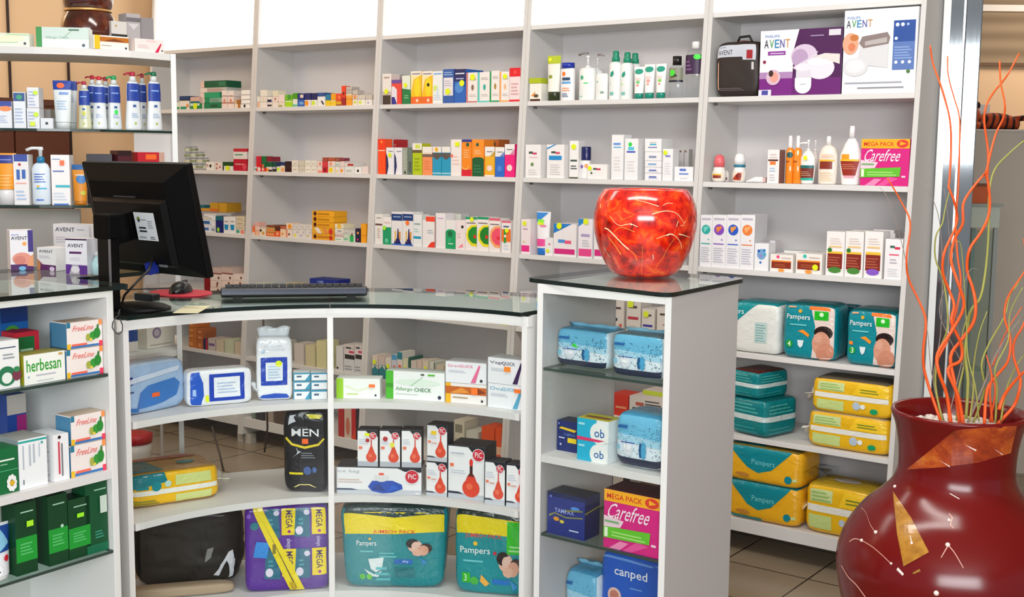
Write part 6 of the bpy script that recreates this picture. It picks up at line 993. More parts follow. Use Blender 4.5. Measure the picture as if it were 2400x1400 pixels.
lp = [atz(279, 738, ZC+.004), at(272, 744, 3.10), at(264, 757, 3.08), at(263, 768, 3.08), at(270, 780, 3.08), at(279, 784, 3.08), at(287, 776, 3.08), at(287, 762, 3.09), at(281, 748, 3.10)]
m = MB(); m.tube(lp, .0016, M('#2c2c30', .4), 6); tag(m.build('looped_wire', None), 'thin dark wire hanging in a loop over the left counter edge', 'cable')
# mouse, mouse pad, hub, paper, keyboard
mp_ = atz(424, 688, ZC); pad = MB(); pad.lathe([(.11, 0), (.11, .003)], M('#c8283c', .6), 40, 1.0, .8); tag(pad.build('mouse_pad', None, (mp_.x, mp_.y, ZC+.0003), RZ), 'red round mouse pad under the black mouse', 'mouse pad')
ms = thing('computer_mouse', 'black computer mouse lying on the red pad', 'mouse', (mp_.x, mp_.y, ZC+.0036), RZ+.5)
m = MB(); rows = []
for i in range(9):
    t = i/8; hh = .036*math.sin(math.pi*(.02+t*.96))**.6; wd = .031*math.sin(math.pi*(.004+.992*t))**.35
    rows.append([(wd*math.cos(a), (t-.5)*.11, hh*max(0, math.sin(a))**.7) for a in [math.pi*j/12 for j in range(13)]])
m.grid(rows, M('#0e0e10', .3)); m.build('shell', ms)
m = MB(); m.box(-.004, .004, .02, .045, .028, .036, M('#2a2a2e')); m.build('scroll_wheel', ms)
m = MB(); wq = [(0, .052, .01), (-.03, .075, .006), (-.10, .06, .003), (-.15, .03, .003), (-.19, .0, .003)]; m.tube(wq, .0022, M('#141416'), 6); m.build('cable', ms)
hb = atz(345, 705, ZC); h_ = thing('usb_hub', 'small black hub with metal plugs beside the red mouse pad', 'hub', (hb.x, hb.y, ZC), RZ+.2)
m = MB(); m.box(-.035, .035, -.018, .018, 0.0003, .022, M('#141416', .3)); m.build('body', h_, bevel=.003)
for x, z in ((-.05, .006), (-.048, .016)): m = MB(); m.box(x, x+.02, -.006, .006, z, z+.006, M('#b8b8bc', .25, .9)); m.build('plug', h_)
pp = atz(450, 726, ZC); m = MB(); m.box(-.08, .08, -.035, .035, .0003, .0012, M('#e6dfb8', .6)); tag(m.build('paper_sheet', None, (pp.x, pp.y, ZC), RZ-.9), 'pale yellow paper lying on the glass in front of the mouse pad', 'paper')
k0, k1 = atz(517, 697, ZC+.008), atz(861, 693, ZC+.008); kd = k1-k0; kw = kd.length; kc = (k0+k1)/2
kb = thing('keyboard', 'black computer keyboard on the counter, seen from its rear edge', 'keyboard', (kc.x, kc.y, ZC), math.atan2(kd.y, kd.x))
m = MB(); m.prism([(0, .012), (.004, .034), (.02, .036), (.15, .018), (.155, .004), (.02, .004)], -kw/2, kw/2, M('#15161a', .35), 0); m.build('case', kb, bevel=.003)
m = MB(); m.box(-kw/2+.004, kw/2-.004, -.0012, .0, .016, .03, M('#2b3044', .3)); m.build('rear_strip', kb)
for s in (-1, 1): m = MB(); m.box(s*(kw/2-.05)-.014, s*(kw/2-.05)+.014, .008, .02, .0003, .012, MBK); m.build('foot', kb)
for r in range(5):
    m = MB(); n = 18
    for j in range(n):
        x = -kw/2+.012+(kw-.024)*j/n; y = .022+r*.025; z = .0358-(y-.02)*.138
        m.box(x+.001, x+(kw-.024)/n-.002, y, y+.019, z, z+.008, M('#1d1c1c', .5))
    m.build('key_row', kb)

# ================================================================ red pot on the right cabinet
def lathe_hit(px, py, ax, prof, d0, d1, n0=1):
    r_ = ray(px, py); n = 160 if n0 else 40
    for i in range(n+1):
        P = CAM+r_*(d0+(d1-d0)*i/n); rr = math.hypot(P.x-ax.x, P.y-ax.y); z = P.z-ax.z
        for (ra, za), (rb, zb) in zip(prof, prof[1:]):
            if za <= z <= zb and zb > za:
                if rr <= ra+(rb-ra)*(z-za)/(zb-za):
                    if n0: return lathe_hit(px, py, ax, prof, d0+(d1-d0)*(i-1)/n, d0+(d1-d0)*i/n, 0)
                    q = Vector((P.x-ax.x, P.y-ax.y, 0)).normalized(); return P, q
    return None
def smooth_prof(p, n=4):
    out = []
    for i in range(len(p)-1):
        a, b, c, d = p[max(i-1, 0)], p[i], p[i+1], p[min(i+2, len(p)-1)]
        for k in range(n):
            t = k/n; f = lambda j: .5*(2*b[j]+(c[j]-a[j])*t+(2*a[j]-5*b[j]+4*c[j]-d[j])*t*t+(3*b[j]-a[j]-3*c[j]+d[j])*t**3); out.append((f(0), f(1)))
    return out+[p[-1]]
def streak(mb, pts, w0, w1, ax, prof, m, d0, d1, e=.0012):
    P = []
    ip = []
    for i in range(len(pts)-1):
        a, b, c, d = pts[max(i-1, 0)], pts[i], pts[i+1], pts[min(i+2, len(pts)-1)]
        for k in range(5):
            t = k/5; ip.append(tuple(.5*(2*b[j]+(c[j]-a[j])*t+(2*a[j]-5*b[j]+4*c[j]-d[j])*t*t+(3*b[j]-a[j]-3*c[j]+d[j])*t**3) for j in (0, 1)))
    ip.append(pts[-1])
    for q in ip:
        h = lathe_hit(q[0], q[1], ax, prof, d0, d1)
        if h: P.append((h[0]-ax+h[1]*e, h[1]))
    if len(P) < 2: return
    rows = []
    for i, (p, n) in enumerate(P):
        t = (P[min(i+1, len(P)-1)][0]-P[max(i-1, 0)][0]).normalized(); s = t.cross(n).normalized(); w = w0+(w1-w0)*i/(len(P)-1)
        rows.append([p-s*w, p+n*w*.5, p+s*w])
    mb.grid(rows, m)
def mottled(name, cols, scale, rough=.16):
    m, n, b = nodemat(name); L = n.links; tc = n.nodes.new('ShaderNodeTexCoord'); nz = n.nodes.new('ShaderNodeTexNoise'); nz.inputs['Scale'].default_value = scale; nz.inputs['Detail'].default_value = 7; nz.inputs['Roughness'].default_value = .65; nz.inputs['Distortion'].default_value = 0.5
    cr = n.nodes.new('ShaderNodeValToRGB'); e = cr.color_ramp.elements; e[0].position, e[0].color = cols[0][0], lin(cols[0][1])+(1,); e[1].position, e[1].color = cols[-1][0], lin(cols[-1][1])+(1,)
    for p, c in cols[1:-1]: x = e.new(p); x.color = lin(c)+(1,)
    L.new(tc.outputs['Object'], nz.inputs[0]); L.new(nz.outputs['Fac'], cr.inputs[0]); L.new(cr.outputs[0], b.inputs['Base Color']); b.inputs['Roughness'].default_value = rough; b.inputs['Coat Weight'].default_value = .5; b.inputs['Coat Roughness'].default_value = .08; return m
RP = at(1509, 646, 3.57); RPX = Vector((RP.x, RP.y, 1.1515))
rp = smooth_prof([(.074, 0), (.095, .010), (.112, .030), (.134, .072), (.149, .122), (.1535, .165), (.150, .199), (.141, .230), (.124, .256)])
pot = thing('flower_pot', 'round red orange mottled pot with pale paint streaks on the cabinet', 'pot', RPX)
RM = mottled('red_lacquer_mottle', [(.30, '#5a0603'), (.42, '#b00d05'), (.5, '#dd1c08'), (.58, '#ea3a0c'), (.66, '#f0641a'), (.78, '#f0903a')], 27)
m = MB(); m.lathe(rp+[(.119, .2585), (.113, .254), (.112, .22), (.13, .16), (.11, .06), (.02, .03)], RM, 64, cap=True); bmesh.ops.recalc_face_normals(m.bm, faces=m.bm.faces[:]); m.keep = True
CRM, ORG_ = M('#f2dcae', .25), M('#f08a2a', .25)
f5 = lambda l: [(1200+x/5, 420+y/5) for x, y in l]
for pts, a, b, cc in (([(1440, 240), (1580, 275), (1720, 320)], .0008, .002, CRM), ([(1770, 310), (1820, 282), (1885, 285)], .0016, .001, CRM), ([(1640, 412), (1740, 382), (1830, 374), (1920, 398), (1985, 470), (2010, 520)], .0025, .0008, CRM), ([(1150, 430), (1210, 510), (1270, 545), (1340, 532), (1400, 528), (1470, 560)], .001, .002, CRM), ([(1250, 500), (1350, 455), (1450, 410)], .001, .001, ORG_), ([(1090, 575), (1130, 592), (1210, 670), (1300, 765), (1370, 825)], .0035, .0028, CRM), ([(1370, 825), (1440, 890), (1465, 960)], .0012, .0024, ORG_), ([(1130, 680), (1200, 765), (1280, 885)], .0022, .0036, ORG_), ([(1690, 700), (1780, 665), (1860, 648), (1930, 685), (1975, 760), (1985, 820)], .001, .002, CRM), ([(1810, 660), (1850, 645), (1890, 650)], .004, .002, CRM), ([(1950, 645), (2000, 655), (2080, 685)], .0036, .001, CRM), ([(1900, 700), (1830, 800), (1760, 930), (1680, 1040)], .001, .0012, ORG_), ([(1945, 490), (1925, 560)], .002, .0016, CRM), ([(2030, 490), (2000, 545), (1970, 540)], .001, .001, CRM), ([(1040, 295), (1040, 340)], .0028, .0028, CRM), ([(1530, 780), (1525, 950), (1520, 1125)], .001, .001, ORG_), ([(1650, 885), (1655, 940)], .002, .0016, CRM), ([(1080, 800), (1150, 920)], .001, .001, CRM), ([(1680, 440), (1700, 460)], .003, .003, ORG_), ([(1390, 520), (1405, 540)], .003, .003, CRM), ([(1200, 620), (1260, 570), (1340, 580), (1440, 620)], .001, .002, ORG_)):
    streak(m, f5(pts), a*.55, b*.55, RPX, rp, cc, 3.2, 3.6)
m.build('body', pot)

# ================================================================ big dark red floor vase with willow
VD = 2.8; vr = at(2248, 967, VD); VA = Vector((vr.x, vr.y, 0)); VZ = vr.z
vz = lambda y: VZ-(y-967)*.001
vp = smooth_prof([(.135, 0), (.15, .02), (.185, vz(1640)), (.222, vz(1520)), (.253, vz(1420)), (.264, vz(1340)), (.256, vz(1290)), (.236, vz(1245)), (.203, vz(1200)), (.166, vz(1166)), (.142, vz(1136)), (.132, vz(1105)), (.131, vz(1075)), (.134, vz(1040)), (.142, vz(1000)), (.150, vz(978)), (.153, vz(967))])
vas = thing('floor_vase', 'large glossy dark red floor vase with gold triangle, right foreground', 'vase', VA)
VM = M('#680506', .2, 0, 0, .02, .4)
m = MB(); m.lathe(vp+[(.150, VZ+.006), (.144, VZ+.004), (.138, VZ-.01), (.128, VZ-.06), (.126, VZ-.12)], VM, 96, cap=False); bmesh.ops.recalc_face_normals(m.bm, faces=m.bm.faces[:]); m.keep = True
VO = mottled('orange_lacquer', [(.3, '#5a1208'), (.48, '#9a3410'), (.6, '#b85218'), (.75, '#c87a2a')], 14, .2); VG = mottled('gold_lacquer', [(.3, '#8a5a14'), (.5, '#a8721e'), (.7, '#b8842c')], 40, .25)
z5 = lambda l: [(1940+x/2.6913, 880+y/2.6913) for x, y in l]
def vfn(x, y, e):
    h = lathe_hit(1900+x*600, 900+y*600, VA, vp, 2.35, 2.95)
    if not h: return (0, 0, .5)
    return tuple(h[0]-VA+h[1]*(.0012+e))
nrm = lambda l: [((x-1900)/600, (y-900)/600) for x, y in l]
decals(m, [('p', nrm(z5([(500, 595), (640, 480), (800, 345), (1000, 328), (1190, 318), (1150, 490), (950, 550), (720, 580)])), VO)], 1, vfn, 60)
decals(m, [('p', nrm(z5([(415, 730), (530, 900), (640, 1115), (480, 1205), (440, 1000)])), VG)], 1, vfn, 60)
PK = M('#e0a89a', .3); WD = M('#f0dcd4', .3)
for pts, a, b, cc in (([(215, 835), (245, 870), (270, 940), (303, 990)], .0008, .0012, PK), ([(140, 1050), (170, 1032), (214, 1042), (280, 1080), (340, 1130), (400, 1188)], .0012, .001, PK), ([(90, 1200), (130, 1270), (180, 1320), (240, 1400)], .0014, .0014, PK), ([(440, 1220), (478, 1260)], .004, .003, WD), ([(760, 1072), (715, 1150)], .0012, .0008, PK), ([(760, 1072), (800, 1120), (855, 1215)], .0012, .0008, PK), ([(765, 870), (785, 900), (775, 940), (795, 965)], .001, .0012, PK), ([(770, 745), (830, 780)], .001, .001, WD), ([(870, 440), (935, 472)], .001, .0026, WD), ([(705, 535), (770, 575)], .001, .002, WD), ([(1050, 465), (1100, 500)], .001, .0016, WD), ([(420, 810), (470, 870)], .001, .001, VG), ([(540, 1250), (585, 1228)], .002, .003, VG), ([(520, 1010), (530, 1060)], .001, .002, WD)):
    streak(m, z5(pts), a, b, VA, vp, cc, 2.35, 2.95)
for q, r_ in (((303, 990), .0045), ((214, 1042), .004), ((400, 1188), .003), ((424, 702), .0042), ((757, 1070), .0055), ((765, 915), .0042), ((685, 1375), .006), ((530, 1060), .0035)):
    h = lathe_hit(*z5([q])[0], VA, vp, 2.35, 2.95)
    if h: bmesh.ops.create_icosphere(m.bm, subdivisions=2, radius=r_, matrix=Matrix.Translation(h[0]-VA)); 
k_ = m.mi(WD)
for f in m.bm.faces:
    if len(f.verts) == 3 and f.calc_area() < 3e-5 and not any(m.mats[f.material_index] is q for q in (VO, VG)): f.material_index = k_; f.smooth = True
m.build('body', vas)
m = MB(); m.lathe([(.0, VZ-.045), (.128, VZ-.045), (.128, VZ-.035), (.0, VZ-.03)], M('#e4dcd4', .7), 32, cap=False)
rg = random.Random(3)
for i in range(260):
    a, r_ = rg.random()*6.28, .122*math.sqrt(rg.random()); s = .004+.006*rg.random()
    bmesh.ops.create_icosphere(m.bm, subdivisions=1, radius=s, matrix=Matrix.Translation((r_*math.cos(a), r_*math.sin(a), VZ-.032))@Matrix.Diagonal((1, .8, .6, 1)))
gv = m.build('gravel', None, VA); gv['kind'] = 'stuff'; tag(gv, 'white gravel filling the mouth of the red floor vase', 'gravel')
z7 = lambda l: [(2080+x/2.334, 400+y/2.334) for x, y in l]
SO, SGN, SGY = M('#f05a1a', .45), M('#9a9a4a', .55), M('#8c8078', .6)
sticks = [
 (z7([(290, 1350), (210, 1130), (195, 1000), (210, 830), (180, 730), (115, 590), (105, 470), (125, 290), (80, 180), (0, 40)]), SO, -.03, .0035),
 (z7([(345, 1370), (325, 1230), (280, 1100), (275, 1000), (350, 880), (418, 740), (380, 600), (348, 490), (365, 380), (412, 290), (415, 180), (470, 90), (530, 20)])+[(2311, 405), (2322, 357), (2335, 311), (2352, 275), (2355, 243), (2345, 193), (2343, 143)], SO, -.05, .0042),
 (z7([(415, 1370), (385, 1230), (330, 1090), (400, 1040), (403, 950), (350, 830), (365, 740), (340, 660), (303, 560), (310, 450), (360, 340), (382, 260), (365, 170), (335, 90)])+[(2225, 425), (2229, 350), (2226, 279), (2207, 207), (2187, 150), (2180, 107)], SO, -.02, .0042),
 (z7([(395, 1360), (370, 1180), (345, 1020), (402, 930), (470, 830), (482, 730), (465, 640), (435, 540), (450, 430), (510, 340), (552, 250), (560, 150), (540, 0)])+[(2313, 420), (2316, 357), (2307, 286), (2312, 246), (2330, 215), (2346, 196), (2364, 171), (2389, 125)], SO, .02, .0044),
 (z7([(350, 1360), (320, 1200), (270, 1060), (340, 900), (400, 640)])+[(2244, 600), (2240, 520), (2246, 440), (2249, 330), (2248, 271), (2237, 232), (2223, 179), (2221, 132)], SO, .03, .003),
 (z7([(530, 1370), (545, 1200), (600, 1120), (660, 1040), (672, 920), (640, 800), (660, 690), (745, 560)])+[(2420, 600)], SO, .0, .0038),
 (z7([(610, 1290), (640, 1230), (700, 1150), (760, 1090)])+[(2430, 840)], SO, -.06, .0044),
 (z7([(600, 1370), (690, 1290), (722, 1200), (725, 1130), (690, 1020), (695, 930), (745, 840)])+[(2412, 700), (2400, 560)], SO, .03, .0042),
 (z7([(575, 1360), (560, 1220), (570, 1120), (540, 1010)]), SO, .01, .003),
 (z7([(560, 1360), (590, 1200), (560, 1080), (580, 1060), (640, 900)])+[(2395, 720)], SO, .04, .0025),
 (z7([(430, 1340), (440, 1150), (425, 1000), (440, 850), (460, 760), (510, 690), (540, 520), (555, 300)])+[(2318, 460), (2330, 400), (2365, 360), (2400, 330)], SGN, .05, .004),
 (z7([(450, 1350), (470, 1200), (470, 1080), (500, 900), (545, 770)]), SGN, .02, .0026),
 (z7([(300, 1350), (262, 1170), (280, 1000), (330, 850), (310, 620), (262, 480), (265, 360), (300, 290)])+[(2215, 490), (2225, 450)], SGN, .0, .0028),
 (z7([(470, 1360), (530, 1200), (515, 1060), (560, 940), (640, 800), (670, 680), (700, 640)])+[(2400, 640)], SGN, .04, .003),
 (z7([(590, 1360), (600, 1200), (590, 1080), (660, 930), (670, 780), (740, 640)]), SGN, -.02, .0026),
 (z7([(380, 1350), (390, 1200), (420, 1050), (410, 900), (450, 770)]), SGN, .05, .003),
 (z7([(500, 1350), (480, 1180), (440, 1020), (430, 800), (405, 430), (375, 390)]), SGN, -.04, .002),
 (z7([(620, 1350), (650, 1200), (700, 1080), (745, 1010)]), SGN, .05, .0026),
 (z7([(440, 1360), (500, 1240), (545, 1130)])+[(2330, 840), (2360, 790), (2395, 745)], SGY, .02, .0032),
 (z7([(450, 1355), (470, 1200), (330, 900), (285, 760), (330, 560), (335, 300), (310, 100)]), SGY, .05, .0016),
 (z7([(590, 1360), (600, 1060), (640, 940), (700, 870)]), SGY, .03, .002),
 (z7([(310, 1350), (250, 1150), (290, 900), (300, 560), (285, 280), (230, 120)])+[(2150, 420)], SGY, .06, .0014),
 (z7([(300, 1350), (240, 1100), (210, 830), (120, 560), (60, 330), (0, 150)])+[(2062, 440)], SGY, .03, .0012),
 (z7([(330, 1350), (370, 1200), (410, 1000), (380, 800), (440, 560), (500, 540)]), SGY, .0, .0014),
]
cols_ = {id(SO): 'orange', id(SGN): 'olive green', id(SGY): 'grey'}
TWIG = ['orange curly twig farthest left, crossing the shelf end panel', 'tall orange curly twig whose tip points straight up, left of the highest right tip', 'tall orange curly twig rising to the upper left beside the column edge', 'tall orange curly twig with the highest tip at the upper right', 'thin orange twig running straight up the middle of the bright column', 'orange curly twig leaving the picture edge at the height of the glass case', 'orange twig leaning lowest to the right from the vase rim', 'orange twig swinging wide right and curling back up at the picture edge', 'short straight orange twig ending low above the right half of the vase', 'thin orange twig bending right among the olive ones', 'tallest olive twig, arching right over the glass case', 'olive twig ending halfway up in front of the glass case', 'olive twig curving along the left side of the bright column', 'olive twig bending out to the right picture edge', 'thin olive twig climbing through the right hand orange twigs', 'thick short olive twig in the middle of the bunch', 'thin olive twig leaning left behind the middle orange twigs', 'low olive twig spreading over the right rim of the vase', 'pale grey twig slanting to the right picture edge', 'thin grey twig rising straight in front of the bright column', 'short grey twig on the right side of the bunch', 'very thin grey twig arching left toward the shelf end panel', 'very thin grey twig reaching farthest left over the shelf front', 'thin grey twig with a hooked tip near the middle']
for i, (pts, mt, dj, r_) in enumerate(sticks):
    n = len(pts); P3 = []
    for j, (x, y) in enumerate(pts):
        t = j/(n-1); P3.append(at(x, y+(8 if j == 0 else 0), VD-.02+dj*(.6+1.2*t)+.012*math.sin(j*1.7+i)))
    sp = []
    for j in range(n-1):
        a, b, c, d = P3[max(j-1, 0)], P3[j], P3[j+1], P3[min(j+2, n-1)]
        for k in range(4):
            t = k/4; sp.append(.5*(2*b+(c-a)*t+(2*a-5*b+4*c-d)*t*t+(3*b-a-3*c+d)*t**3))
    sp.append(P3[-1])
    m = MB(); m.tube(sp, r_, mt, 7, r_*.45)
    tag(m.build('willow_twig'), TWIG[i], 'twig', 'curly %s twigs in the floor vase' % cols_[id(mt)])

# ================================================================ seen beyond the column
DB = 5.3
tb = at(2330, 300, 5.62); tg = thing('plush_tiger', 'orange striped plush tiger lying on top of the beige partition', 'toy', (tb.x, PP.y+.07, PP.z), 0)
TM, tn, tbsd = nodemat('tiger_fur'); wv = tn.nodes.new('ShaderNodeTexWave'); wv.inputs['Scale'].default_value = 9; wv.inputs['Distortion'].default_value = 5; tcr = tn.nodes.new('ShaderNodeValToRGB'); tcr.color_ramp.elements[0].position = .2; tcr.color_ramp.elements[0].color = lin('#2a0e08')+(1,); tcr.color_ramp.elements[1].position = .5; tcr.color_ramp.elements[1].color = lin('#b0451c')+(1,)
ttc = tn.nodes.new('ShaderNodeTexCoord'); tn.links.new(ttc.outputs['Object'], wv.inputs[0]); tn.links.new(wv.outputs['Fac'], tcr.inputs[0]); tn.links.new(tcr.outputs[0], tbsd.inputs['Base Color']); tbsd.inputs['Roughness'].default_value = .9
def blob(mb, c, r, m, n=16):
    mb.lathe([(max(.001, r[0]*math.sin(math.pi*j/n)), c[2]-r[2]*math.cos(math.pi*j/n)) for j in range(n+1)], m, 20, 1, r[1]/r[0], (c[0], c[1]), cap=False)
s6 = 5.62/2800
m = MB(); rows = []
for j in range(13):
    t = j/12; x = -.09+.22*t; r_ = .045*math.sin(math.pi*(.12+.76*t))**.45; rows.append([(x, r_*.9*math.cos(a), .002+r_*(1+math.sin(a))*.85) for a in [2*math.pi*q/16 for q in range(16)]])
m.grid(rows, TM, True); m.build('body', tg)
m = MB(); blob(m, (-.115, -.03, .062), (.052, .048, .052), TM); m.build('head', tg)
m = MB(); blob(m, (-.125, -.07, .048), (.03, .024, .028), M('#d8b878', .9)); m.build('muzzle', tg)
for s in (-1, 1): m = MB(); blob(m, (-.115+s*.04, -.02, .112), (.016, .01, .018), TM); m.build('ear', tg)
for s in (-1, 1): m = MB(); m.tube([(-.06, s*.035-.02, .02), (-.1, s*.04-.03, .014), (-.15, s*.04-.03, .014)], .016, TM, 10, .018); m.build('front_leg', tg)
m = MB(); m.tube([(.11, 0, .05), (.15, -.03, .055), (.168, -.075, .03), (.165, -.1, -.01), (.15, -.1, -.045), (.16, -.1, -.062)], .013, TM, 10, .016); m.build('tail', tg)
bb = at(2286, 252, 5.68); m = MB(); m.box(-.05, .05, 0, .05, 0, .13, M('#142a78', .35)); decals(m, [('r', .1, .1, .25, .9, '#2c4aa8'), ('r', .6, .3, .68, .9, '#5a78c8')], .7, lambda x, y, e: (-.05+.1*x, -e, .13*y)); tag(m.build('blue_box', None, (bb.x-.03, PP.y+.13, PP.z+.0005)), 'dark blue box standing behind the plush tiger', 'box')
m = MB(); m.box(0, .06, 0, .04, 0, .12, M('#dfe0d8', .5)); decals(m, [('e', .5, .5, .3, .2, '#b8c8c0'), ('e', .6, .8, .2, .1, '#e8e4c8')], .5, lambda x, y, e: (.06*x, -e, .12*y)); tag(m.build('pale_box', None, (bb.x+.028, PP.y+.14, PP.z+.0005)), 'pale box beside the dark blue one behind the tiger', 'box')
gd = at(2330, 478, 4.95); gw = .26
gc = thing('glass_display_case', 'glass display case beyond the column carrying the orange planter', 'display case', (gd.x-.09, gd.y+.14, 0), 0)
m = MB(); m.box(-gw/2, gw/2, -.14, .14, gd.z-.012, gd.z, M('#8a9088', .2), side=GEDGE); m.build('top', gc)
m = MB(); m.box(-gw/2+.01, gw/2-.01, -.13, .13, gd.z-.10, gd.z-.0125, M('#a9b0a4', .4)); m.build('header', gc)
for sx in (-1, 1):
    for sy in (-1, 1): m = MB(); m.box(sx*(gw/2-.02)-.008, sx*(gw/2-.02)+.008, sy*.12-.008, sy*.12+.008, 0, gd.z-.101, M('#9aa09a', .3, .5)); m.build('post', gc)
m = MB(); m.box(-gw/2+.03, gw/2-.03, -.128, -.124, .1, gd.z-.11, GLASS_G); m.build('front_pane', gc)
for z in (.32, .62): m = MB(); m.box(-gw/2+.03, gw/2-.03, -.12, .12, z, z+.008, GLASS_G); m.build('glass_shelf', gc)
m = MB(); m.box(-gw/2, gw/2, -.14, .14, 0.0, .09, M('#8a857c')); m.build('plinth', gc)
op = MB(); h_o = (473-427)*4.95/2800
op.prism(round_poly([(-.10, -.06), (.062, -.06), (.062, .06), (-.10, .06)], .012), 0, h_o*.86, M('#b8501a', .5)); ob_ = thing('planter', 'orange rectangular planter on the glass display case', 'planter', (gd.x-.055, gd.y+.13, gd.z+.0005), 0); op.build('trough', ob_)
op = MB(); op.prism(round_poly([(-.104, -.064), (.066, -.064), (.066, .064), (-.104, .064)], .012), h_o*.86, h_o, M('#6a3a1a', .5)); op.build('rim', ob_)

# ================================================================ left background and the tall shelf unit
TG = 'goods on the tall shelf unit'
dA = Vector((tf[3].x-tf[1].x, tf[3].y-tf[1].y, 0)); dB = Vector((tf[7].x-tf[4].x, tf[7].y-tf[4].y, 0))
def tall(z, right=False, ins=.02): on(Vector((tf[4].x, tf[4].y, 0)) if right else Vector((tf[1].x, tf[1].y, 0)), dB if right else dA, z, '', TG)
def tc_(x0, x1, yt, z, label, bg, sh=(), right=False, inset=.02, dep=.06, name='medicine_box', zb=None, **k):
    tall(z+.0006 if zb is None else zb, right); carton(x0, x1, yt, '', bg, sh, dep=dep, inset=inset, full=label, rot=0, name=name, **k); return C.top
T1, T2, T3 = 1.832, 1.574, 1.327
tc_(-40, 70, 77, T1, 'pale green test box at the far left of the top shelf', '#dfe4d6', [('e', .5, .6, .4, .25, '#e8ecc8'), ('l', .3, .3, .75, .4, 1, '#a8c8a0'), ('c', .9, .25, .03, '#2a3a3a'), ('r', .5, .85, 1, .95, '#c0d8a8')], name='test_box')
tc_(85, 209, 64, T1, 'white test box with dark green end on the top shelf', '#dfe6e4', [('r', 0, 0, .11, 1, '#1f8a3a'), ('r', .11, .45, 1, 1, '#c8d8d0'), ('p', [(.5, .5), (.7, .9), (.72, .9), (.54, .5)], '#9ab8a4'), ('r', .62, .84, .82, .92, '#3a6a4a'), ('t', 'Allergo Check', .18, .42, .62, .56, '#7aa890'), ('c', .9, .14, .03, '#3a4a5a')], name='test_box')
tc_(219, 302, 84, T1, 'white box with amber band and yellow end on the top shelf', '#ece6de', [('r', .03, 0, .18, 1, '#e8c01c'), ('r', .18, .56, 1, .9, '#b86a14'), ('p', [(.3, .6), (.6, .8), (.9, .6)], '#7a3a0c'), ('l', .22, .26, .5, .36, 1, '#a8a09a'), ('c', .92, .16, .03, '#1c1c2a')], right=True, inset=.0, name='test_box')
tc_(316, 385, 92, T1, 'white box with crimson stroke at the right end of the top shelf', '#e8dcd8', [('p', [(.68, .02), (.8, .02), (.92, .7), (.88, .72)], '#d0184a'), ('t', 'QUICK', .4, .78, .72, .92, '#e8a0b0'), ('l', .1, .3, .5, .6, 3, '#dcc8c4'), ('c', .93, .18, .03, '#5a5a6a')], right=True, inset=.0, name='test_box')
bv = at(207, 40, 4.05); BVX = Vector((bv.x, bv.y, T1+.0005)); hz = lambda y: EYE+(368-y)/2800*4.05-BVX.z
vb_ = thing('vase', 'large brown lacquered vase standing behind the boxes on the tall shelf', 'vase', BVX)
BRM = mottled('brown_lacquer', [(.3, '#1c0805'), (.5, '#4a180a'), (.68, '#7a3a14'), (.85, '#a87a3a')], 8, .15)
m = MB(); m.lathe(smooth_prof([(.05, 0), (.07, .01), (.088, hz(95)), (.09, hz(78)), (.084, hz(58)), (.074, hz(44)), (.073, hz(38)), (.08, hz(26)), (.083, hz(5)), (.082, hz(-20)), (.07, hz(-45)), (.06, hz(-60))]), BRM, 48); m.build('body', vb_)
m = MB(); m.lathe([(.0765, hz(42)), (.0785, hz(40)), (.0765, hz(37))], M('#c89a5a', .3, .5), 48, cap=False); m.build('neck_band', vb_)
tall(T1+.0006, True); 
tc_(262, 300, 50, T1, 'black and white carton behind the amber banded box', '#c8c4c0', [('r', 0, 0, 1, .6, '#1a1a1c'), ('p', [(.2, .2), (.5, .5), (.9, .1)], '#8a8a8c'), ('c', .3, .85, .06, '#a8923a')], right=True, inset=.12)
tc_(298, 331, 32, T1, 'grey pack with dark top band on the tall shelf', '#a8a2a4', [('r', 0, .8, 1, .9, '#6a6468'), ('p', [(.1, .75), (.5, .6), (.9, .75)], '#c8c4c4')], right=True, inset=.12)
tc_(331, 362, 42, T1, 'plain grey carton at the end of the tall shelf', '#8a8488', right=True, inset=.13)
# pump bottles with blue collars
def blue_bottle(x0, x1, yt, cap, label, right=True, inset=.02, body='#dfe6ea', dot=None):
    tall(T2+.0006, right)
    e = bottle(x0, x1, yt, '', [(1, 0), (1.0, .04), (.78, .55), (.8, .62), (.72, .8), (.5, .84)], M(body, .25), (.5, .8, '#1a3c9a', [('l', .25, .55, .7, .7, 1, '#8ab0e8')], 2.6), full=label, inset=inset, flat=.6, group=TG, caps=[('neck', [(.45, .83), (.36, .92), (.2, .93)], M('#d4d8d8', .3)), ('pump_head', [(.18, .9), (.34, .93), (.34, .985), (.2, 1.0)], M(cap, .4))])
    P, w, h = spot(x0, x1, yt, inset); spout(e, w*.75, h, .97, cap, True, .75)
    m = MB(); R = w/2
    def fn(x, y, ee):
        a = -math.pi/2+(x-.5)*1.8; z = .05+.42*y; r = R*(1.0-.22*max(0, (z-.04)/.51))+.0012+ee; return (r*math.cos(a), r*.6*math.sin(a), z*h)
    decals(m, [('r', .35, .82, .6, .92, '#3a5a9a'), ('l', .25, .4, .75, .6, 3, '#9ab0d0'), ('c', .5, .16, .07, '#a8b84a')]+([('c', .5, .66, .14, dot)] if dot else []), .8, fn, 10); m.build('front_label', e)
blue_bottle(182, 214, 190, '#a8283c', 'blue collared pump bottle with yellowish body beside the big tube', False, .02, '#cfd0b0', '#c8c83a')
blue_bottle(203, 232, 176, '#a81c34', 'blue collared pump bottle standing behind its neighbours', False, .10)
blue_bottle(216, 250, 178, '#c02034', 'blue collared bottle with red pump, third from the big tube', False, .015)
blue_bottle(240, 268, 180, '#c02838', 'blue collared pump bottle with red pump, standing at the back', True, .11)
blue_bottle(257, 291, 177, '#1f9a5c', 'blue collared bottle with green pump and green dot', True, .02, '#dfe6ea', '#3adf5a')
